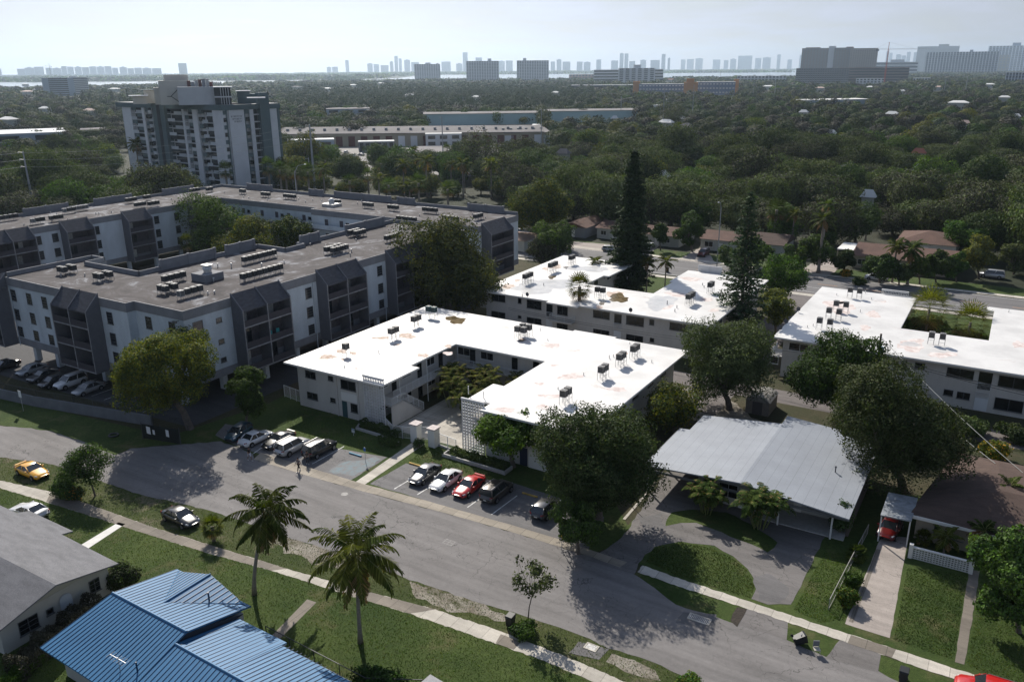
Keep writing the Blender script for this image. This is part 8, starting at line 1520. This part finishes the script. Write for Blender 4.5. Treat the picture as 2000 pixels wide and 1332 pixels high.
for i, (x, y) in enumerate(cand):
    a, b = projg(x, y); left = a < 560
    if ord2 < 272:
        q = rw.random()
        if a < 1000 and b > 335 and not left: P_ = rw.choice([palm_p, fan_p, protos[2], protos[5], protos[3], palm_p]) 
        elif left: P_ = protos[rw.choice([0, 4, 1, 2, 3, 0, 4, 5])]
        else: P_ = protos[rw.choice([0, 0, 1, 1, 4, 4, 0, 2, 3, 5, 4])]
        sc = rw.uniform(.78, 1.25) if P_ in protos else rw.uniform(.8, 1.1); nm = P_['label'] if ' in ' not in P_['label'] else P_['label'].split(' in ')[0]
        zone = ('behind the left wing of the grey complex' if a < 330 else 'between the tower and the grey complex' if a < 560 else 'before the car yard' if a < 900 else 'beyond the end of the grey complex' if a < 1180 else 'behind the tallest pine' if a < 1340 else 'above the street lamp' if a < 1500 else 'behind the royal palm' if a < 1680 else 'behind the red-brown roofs' if a < 1850 else 'at the right edge of the photograph')
        row = 'nearest' if b > 400 else 'second' if b > 350 else 'third' if b > 310 else 'farthest'
        key = (nm, zone, row); place[key] = place.get(key, 0) + 1
        lab = '%s %s, %s row, %s one' % (nm, zone, row, (ORD + ['ninth', 'tenth', 'eleventh', 'twelfth', 'thirteenth', 'fourteenth'])[min(13, place[key] - 1)])
        lab = ' '.join(lab.split()[:16]) if len(lab.split()) > 16 else lab
        if P_.get('used'): dup(P_, (x, y, -.2), rw.uniform(0, 6.28), lab, 'trees of the wood', (sc * rw.uniform(.9, 1.15), sc * rw.uniform(.9, 1.15), sc * rw.uniform(.85, 1.35)))
        else: P_['used'] = True; P_.location = (x, y, -.2); P_['base'] = nm; P_['label0'] = lab; P_.scale = (sc, sc, sc)
        ord2 += 1
    else: rest.append((x, y))
for P_ in protos + [palm_p, fan_p, pine_p]:
    if P_.get('label0'): P_['label'] = P_['label0']; del P_['label0']
    for k_ in ('used', 'base'):
        if k_ in P_: del P_[k_]
# the rest of the wood as one mass, coarser with distance
while Y < 1500:
    sp = 17.0 if Y < 1000 else 19.0; X = -.67 * Y
    while X < .67 * Y:
        x, y = X + rw.uniform(-6, 6), Y + rw.uniform(-6, 6); X += sp
        if not excl(x, y) and rw.random() < .9: rest.append((x, y))
    Y += sp * .85
def edge(x): return float(np.interp(x, [-9000, -1200, -1050, -700, 300, 1000, 1500, 2300, 9000], [2100, 2250, 2900, 3300, 3400, 3600, 3700, 5500, 5600]))
while Y < 5400:
    sp = 26.0 if Y < 2400 else 44.0; X = -.68 * Y
    while X < .68 * Y:
        x, y = X + rw.uniform(-11, 11), Y + rw.uniform(-11, 11); X += sp
        if y < edge(x) - 25 and not excl(x, y) and rw.random() < .82: rest.append((x, y))
    Y += sp * .8
isl = []
for (xa, xb, ya, yb, n_) in ((-7000, -750, 4330, 12500, 1900), (-2600, 2700, 8100, 13500, 1500), (2300, 8500, 13100, 15000, 900)):
    for k in range(n_): x, y = rw.uniform(xa, xb), ya + (yb - ya) * rw.random() ** 1.6; isl.append((x, y))
def mass(name, pts, seed, bigf=1.0, hmul=1.0):
    rs = np.random.RandomState(seed); Ps, Us, Vs, ms, lv = [], [], [], [], []
    for x, y in pts:
        near = y < 700; n = 900 if near else 330 if y < 1000 else 170 if y < 1500 else 46 if y < 2500 else 26; kind = rs.choice(6, p=[.34, .24, .12, .16, .06, .08]); r = rs.uniform(5.0, 9.8) * (1 if y < 1500 else 2.0 if y < 2500 else 3.2) * bigf; h = rs.uniform(6.5, 14.5) * hmul * (1 if y < 1500 else 1.05)
        a, b = projg(x, y)
        if 560 < a < 1160 and 172 < b < 224: kind = 5; h = rs.uniform(12, 19); r *= .7
        nl = 5; lc = np.c_[rs.uniform(-.34, .34, (nl, 2)) * r, rs.uniform(.42, .60, (nl, 1)) * h]; idx = rs.randint(0, nl, n); d = unit(rs.normal(size=(n, 3)) + [0, 0, .35]); rad = np.array([r * .68, r * .68, h * .40]); P = lc[idx] + d * rad * (.86 + .14 * rs.rand(n, 1)); P[:, 0] += x; P[:, 1] += y
        s = (r * .115 if near else r * .17 if y < 1000 else r * .21 if y < 1500 else r * .34) * rs.uniform(.6, 1.3, (n, 1)); U, V = frames_from(unit(d + rs.normal(size=(n, 3)) * .22), rs); Ps.append(P); Us.append(U * s / 2); Vs.append(V * s / 2 * .7); ms.append(np.full(n, kind)); lv.append(np.clip(rs.rand(n) * .3 + rs.rand() * .7, 0, 1))
    me = quadmesh(name, np.concatenate(Ps), np.concatenate(Us), np.concatenate(Vs), [LF['oak'], LF['brown'], LF['green'], LF['dark'], LF['yellow'], LF['teal']], np.concatenate(ms), np.concatenate(lv)); ob = bpy.data.objects.new(name, me); C.objects.link(ob); ob['kind'] = 'stuff'; return ob
mass('far_wood', rest, 3); mass('island_wood', isl, 4, 2.6, 1.35)
# row of casuarinas standing before the blue slab block and at centre
pine_p.location = W(108, 205); pine_p['label'] = 'feathery casuarina before the blue slab block, leftmost'
for k, (px, py) in enumerate([(122, 206), (136, 205), (150, 206), (165, 208), (178, 212), (190, 214), (200, 212), (212, 214), (222, 210), (238, 208), (252, 205)]):
    dup(pine_p, W(px, py), rw.uniform(0, 6), 'feathery casuarina left of the tower, %s in the row' % (ORD + ['ninth', 'tenth', 'eleventh', 'twelfth'])[k], 'trees of the wood', rw.uniform(.8, 1.3))
# houses in the trees
def hcount(*key): place[key] = place.get(key, 0) + 1; return ('near' if key[2] else 'middle distance' if key[3] else 'far off') + ' ' + ORD[(place[key] - 1) % 8]
for k, (px, py, w_, c_) in enumerate(HSE):
    b = W(px, py); sw = w_ / FPX * b.length; o_ = ST(b); rt = broot('house', 'distant %s roofed house among the trees %s' % (['white', 'dark grey', 'pinkish', 'red tiled'][c_], ['left of the tower', 'beyond the complex', 'at centre', 'at centre right', 'at far right'][min(4, px // 400)] + ', ' + hcount(c_, min(4, px // 400), py > 300, py > 200)), 'house', *o_, group='houses among the trees')
    M().box(-sw / 2, sw / 2, -sw * .3, sw * .3, 0, 7).build('wall', PALE, rt); g = M(); a_, c2 = sw / 2 + .6, sw * .3 + .6; g.add([(-a_, -c2, 7.01), (a_, -c2, 7.01), (a_, c2, 7.01), (-a_, c2, 7.01), (-a_ * .5, 0, 9.2), (a_ * .5, 0, 9.2)], [(0, 1, 5, 4), (2, 3, 4, 5), (1, 2, 5), (3, 0, 4), (3, 2, 1, 0)]); g.build('roof', [FWR, RGY, mat('pink roof', (.45, .33, .28), .8), FR][c_], rt)
# palms and trees behind the grey complex seen one by one
for k, (px, ty, by, kd) in enumerate([(447, 333, 380, 1), (530, 326, 378, 1), (552, 332, 380, 1), (582, 334, 384, 1), (606, 336, 384, 1), (636, 326, 384, 0), (686, 354, 392, 1), (762, 362, 400, 1), (802, 360, 405, 0), (820, 358, 408, 1), (876, 370, 412, 1), (742, 345, 385, 0), (835, 310, 372, 0), (790, 318, 372, 0), (905, 316, 372, 0), (960, 316, 375, 0), (275, 278, 340, 0), (1510, 410, 470, 1), (1320, 245, 290, 0), (1272, 560, 620, 0)]):
    if k == 19: continue
    b = W(px, by + 14); h = HT(b, ty); lb = '%s palm behind the grey complex, %s from the left' % ('bright fan' if kd else 'feathery', ORD[k] if k < 8 else ['ninth', 'tenth', 'eleventh', 'twelfth', 'thirteenth', 'fourteenth', 'fifteenth', 'sixteenth'][k - 8]) if k < 16 else ['feathery palm against the tower', 'bright fan palm left of the royal palms', 'dark palm in the clearing by the grey pole'][k - 16]
    dup(fan_p if kd else palm_p, b, rw.uniform(0, 6), lb, 'palms behind the grey complex' if k < 16 else None, (1.45, 1.45, h / (7.5 if kd else 9.5)))
for k in range(44):
    px, py = rw.uniform(556, 1010), rw.uniform(330, 392)
    if 640 < px < 745 and 330 < py < 356: continue
    P_ = rw.choice([protos[2], protos[5], protos[3], palm_p, fan_p, protos[5]]); nm = {2: 'leafy green tree', 5: 'yellow-green tree', 3: 'dark glossy tree'}.get(protos.index(P_) if P_ in protos else 9, 'palm'); key = (nm, px < 700, px < 860, py > 360); place[key] = place.get(key, 0) + 1; q = place[key] - 1
    dup(P_, W(px, py), rw.uniform(0, 6), '%s %s of the strip between grey complex and car yard, %s' % (nm, 'left' if px < 700 else 'middle' if px < 860 else 'right', ORD[q % 8] + (' in front' if py > 360 else ' behind')), 'trees of the wood', rw.uniform(.6, .9) if P_ in protos else rw.uniform(1.0, 1.3))
for a in [('large grey-brown tree rising before the white sheds', (945, 240, 118, 345), (950, 352), 'brown', ('oak', .5)), ('olive tree over the brown low roofs beyond the grey complex', (980, 300, 90, 372), (980, 380), 'oak', ('brown', .4)), ('yellow-green tree at the right of the tower foot', (590, 262, 84, 330), (592, 345), 'yellow', ('dark', .5)), ('low yellow-green tree near the grey pole', (575, 305, 70, 350), (575, 362), 'yellow', ('dark', .4)), ('dense green tree before the flat grey-roofed office', (782, 286, 62, 330), (782, 348), 'green', ('dark', .5)), ('small dark tree before the flat office', (858, 304, 44, 340), (858, 348), 'dark', ('oak', .2)), ('rounded olive trees beside the parking clearing', (690, 300, 62, 345), (690, 352), 'oak', ('yellow', .5)), ('pale tree before the long aqua warehouse', (1312, 205, 76, 250), (1312, 256), 'brown', ('oak', .5)), ('bright yellow-green crown in the wood right of centre', (1480, 232, 60, 262), None, 'yellow', ('green', .5)), ('vivid green crown in the middle of the wood', (1160, 258, 90, 300), None, 'green', ('yellow', .4))]:
    T(a[0], a[1], a[2], a[3], mix=a[4], n=9000, size=.5, k=14, mid=None if a[2] else 9)
# ---------------------------------------------------------------- blades standing up out of the near grass
def pip(x, y, poly):
    c = False; j = len(poly) - 1
    for i in range(len(poly)):
        if (poly[i][1] > y) != (poly[j][1] > y) and x < (poly[j][0] - poly[i][0]) * (y - poly[i][1]) / (poly[j][1] - poly[i][1]) + poly[i][0]: c = not c
        j = i
    return c
def tufts(name, poly_px, n, seed, z=.02, s=.06, holes=()):
    rs = np.random.RandomState(seed); pl = [tuple(W(*q))[:2] for q in poly_px]; hl = [[tuple(W(*q))[:2] for q in h] for h in holes]; xs = [p[0] for p in pl]; ys = [p[1] for p in pl]; P = []
    while len(P) < n:
        x, y = rs.uniform(min(xs), max(xs)), rs.uniform(max(40, min(ys)), max(ys))
        if pip(x, y, pl) and not any(pip(x, y, h) for h in hl): P.append((x, y, z + s * .3))
    P = np.array(P); a = rs.rand(n) * 6.28; U = np.c_[np.cos(a), np.sin(a), rs.uniform(-.3, .3, n)] * s * .5; V = np.c_[rs.uniform(-.4, .4, n), rs.uniform(-.4, .4, n), np.ones(n)] * s * .45 * rs.uniform(.5, 1.6, (n, 1)); ob = bpy.data.objects.new(name, quadmesh(name, P, U, V, [LF['green'], LF['oak'], LF['yellow']], rs.choice(3, n, p=[.5, .38, .12]), rs.rand(n))); C.objects.link(ob); ob['kind'] = 'stuff'
tufts('lawn_grass', NWALK_S + [(1240, 1340), (0, 1340), (0, 953)], 42000, 1, holes=[[(500, 1256), (540, 1264), (625, 1176), (600, 1166)], [(146, 1070), (176, 1074), (250, 1023), (226, 1018)]])
tufts('verge_grass', NWALK_N[1:] + ROAD_S[::-1][2:-1], 15000, 2)
tufts('right_lawn_grass', [(1262, 1098), (1275, 1072), (1330, 1060), (1392, 1069), (1430, 1090), (1458, 1112), (1474, 1145), (1466, 1168), (1420, 1156), (1330, 1127)], 7000, 3); tufts('right_lawn_grass', [(1610, 1080), (1690, 1080), (1650, 1210), (1600, 1216), (1550, 1190)], 6000, 4); tufts('right_lawn_grass', [(1772, 1110), (1890, 1120), (1862, 1288), (1745, 1250)], 8000, 5); tufts('right_lawn_grass', [(1918, 1120), (2000, 1120), (2000, 1340), (1888, 1300)], 6000, 6); tufts('front_lawn_grass', [(560, 800), (700, 810), (800, 860), (740, 890), (680, 872), (560, 845)], 7000, 7); tufts('front_lawn_grass', [(835, 870), (900, 885), (1000, 935), (900, 925), (800, 900)], 4000, 8)
# ---------------------------------------------------------------- air
hz = M(); hz.box(-12000, 12000, -300, 16000, -2.0, 380); hm = bpy.data.materials.new('haze air'); hm.use_nodes = True; t = hm.node_tree; t.nodes.clear(); vo = t.nodes.new('ShaderNodeVolumePrincipled'); vo.inputs['Color'].default_value = (.66, .83, 1, 1); vo.inputs['Density'].default_value = HZD; vo.inputs['Anisotropy'].default_value = .55; ou = t.nodes.new('ShaderNodeOutputMaterial'); t.links.new(vo.outputs[0], ou.inputs['Volume'])
ob = hz.build('haze', hm); ob['kind'] = 'stuff'
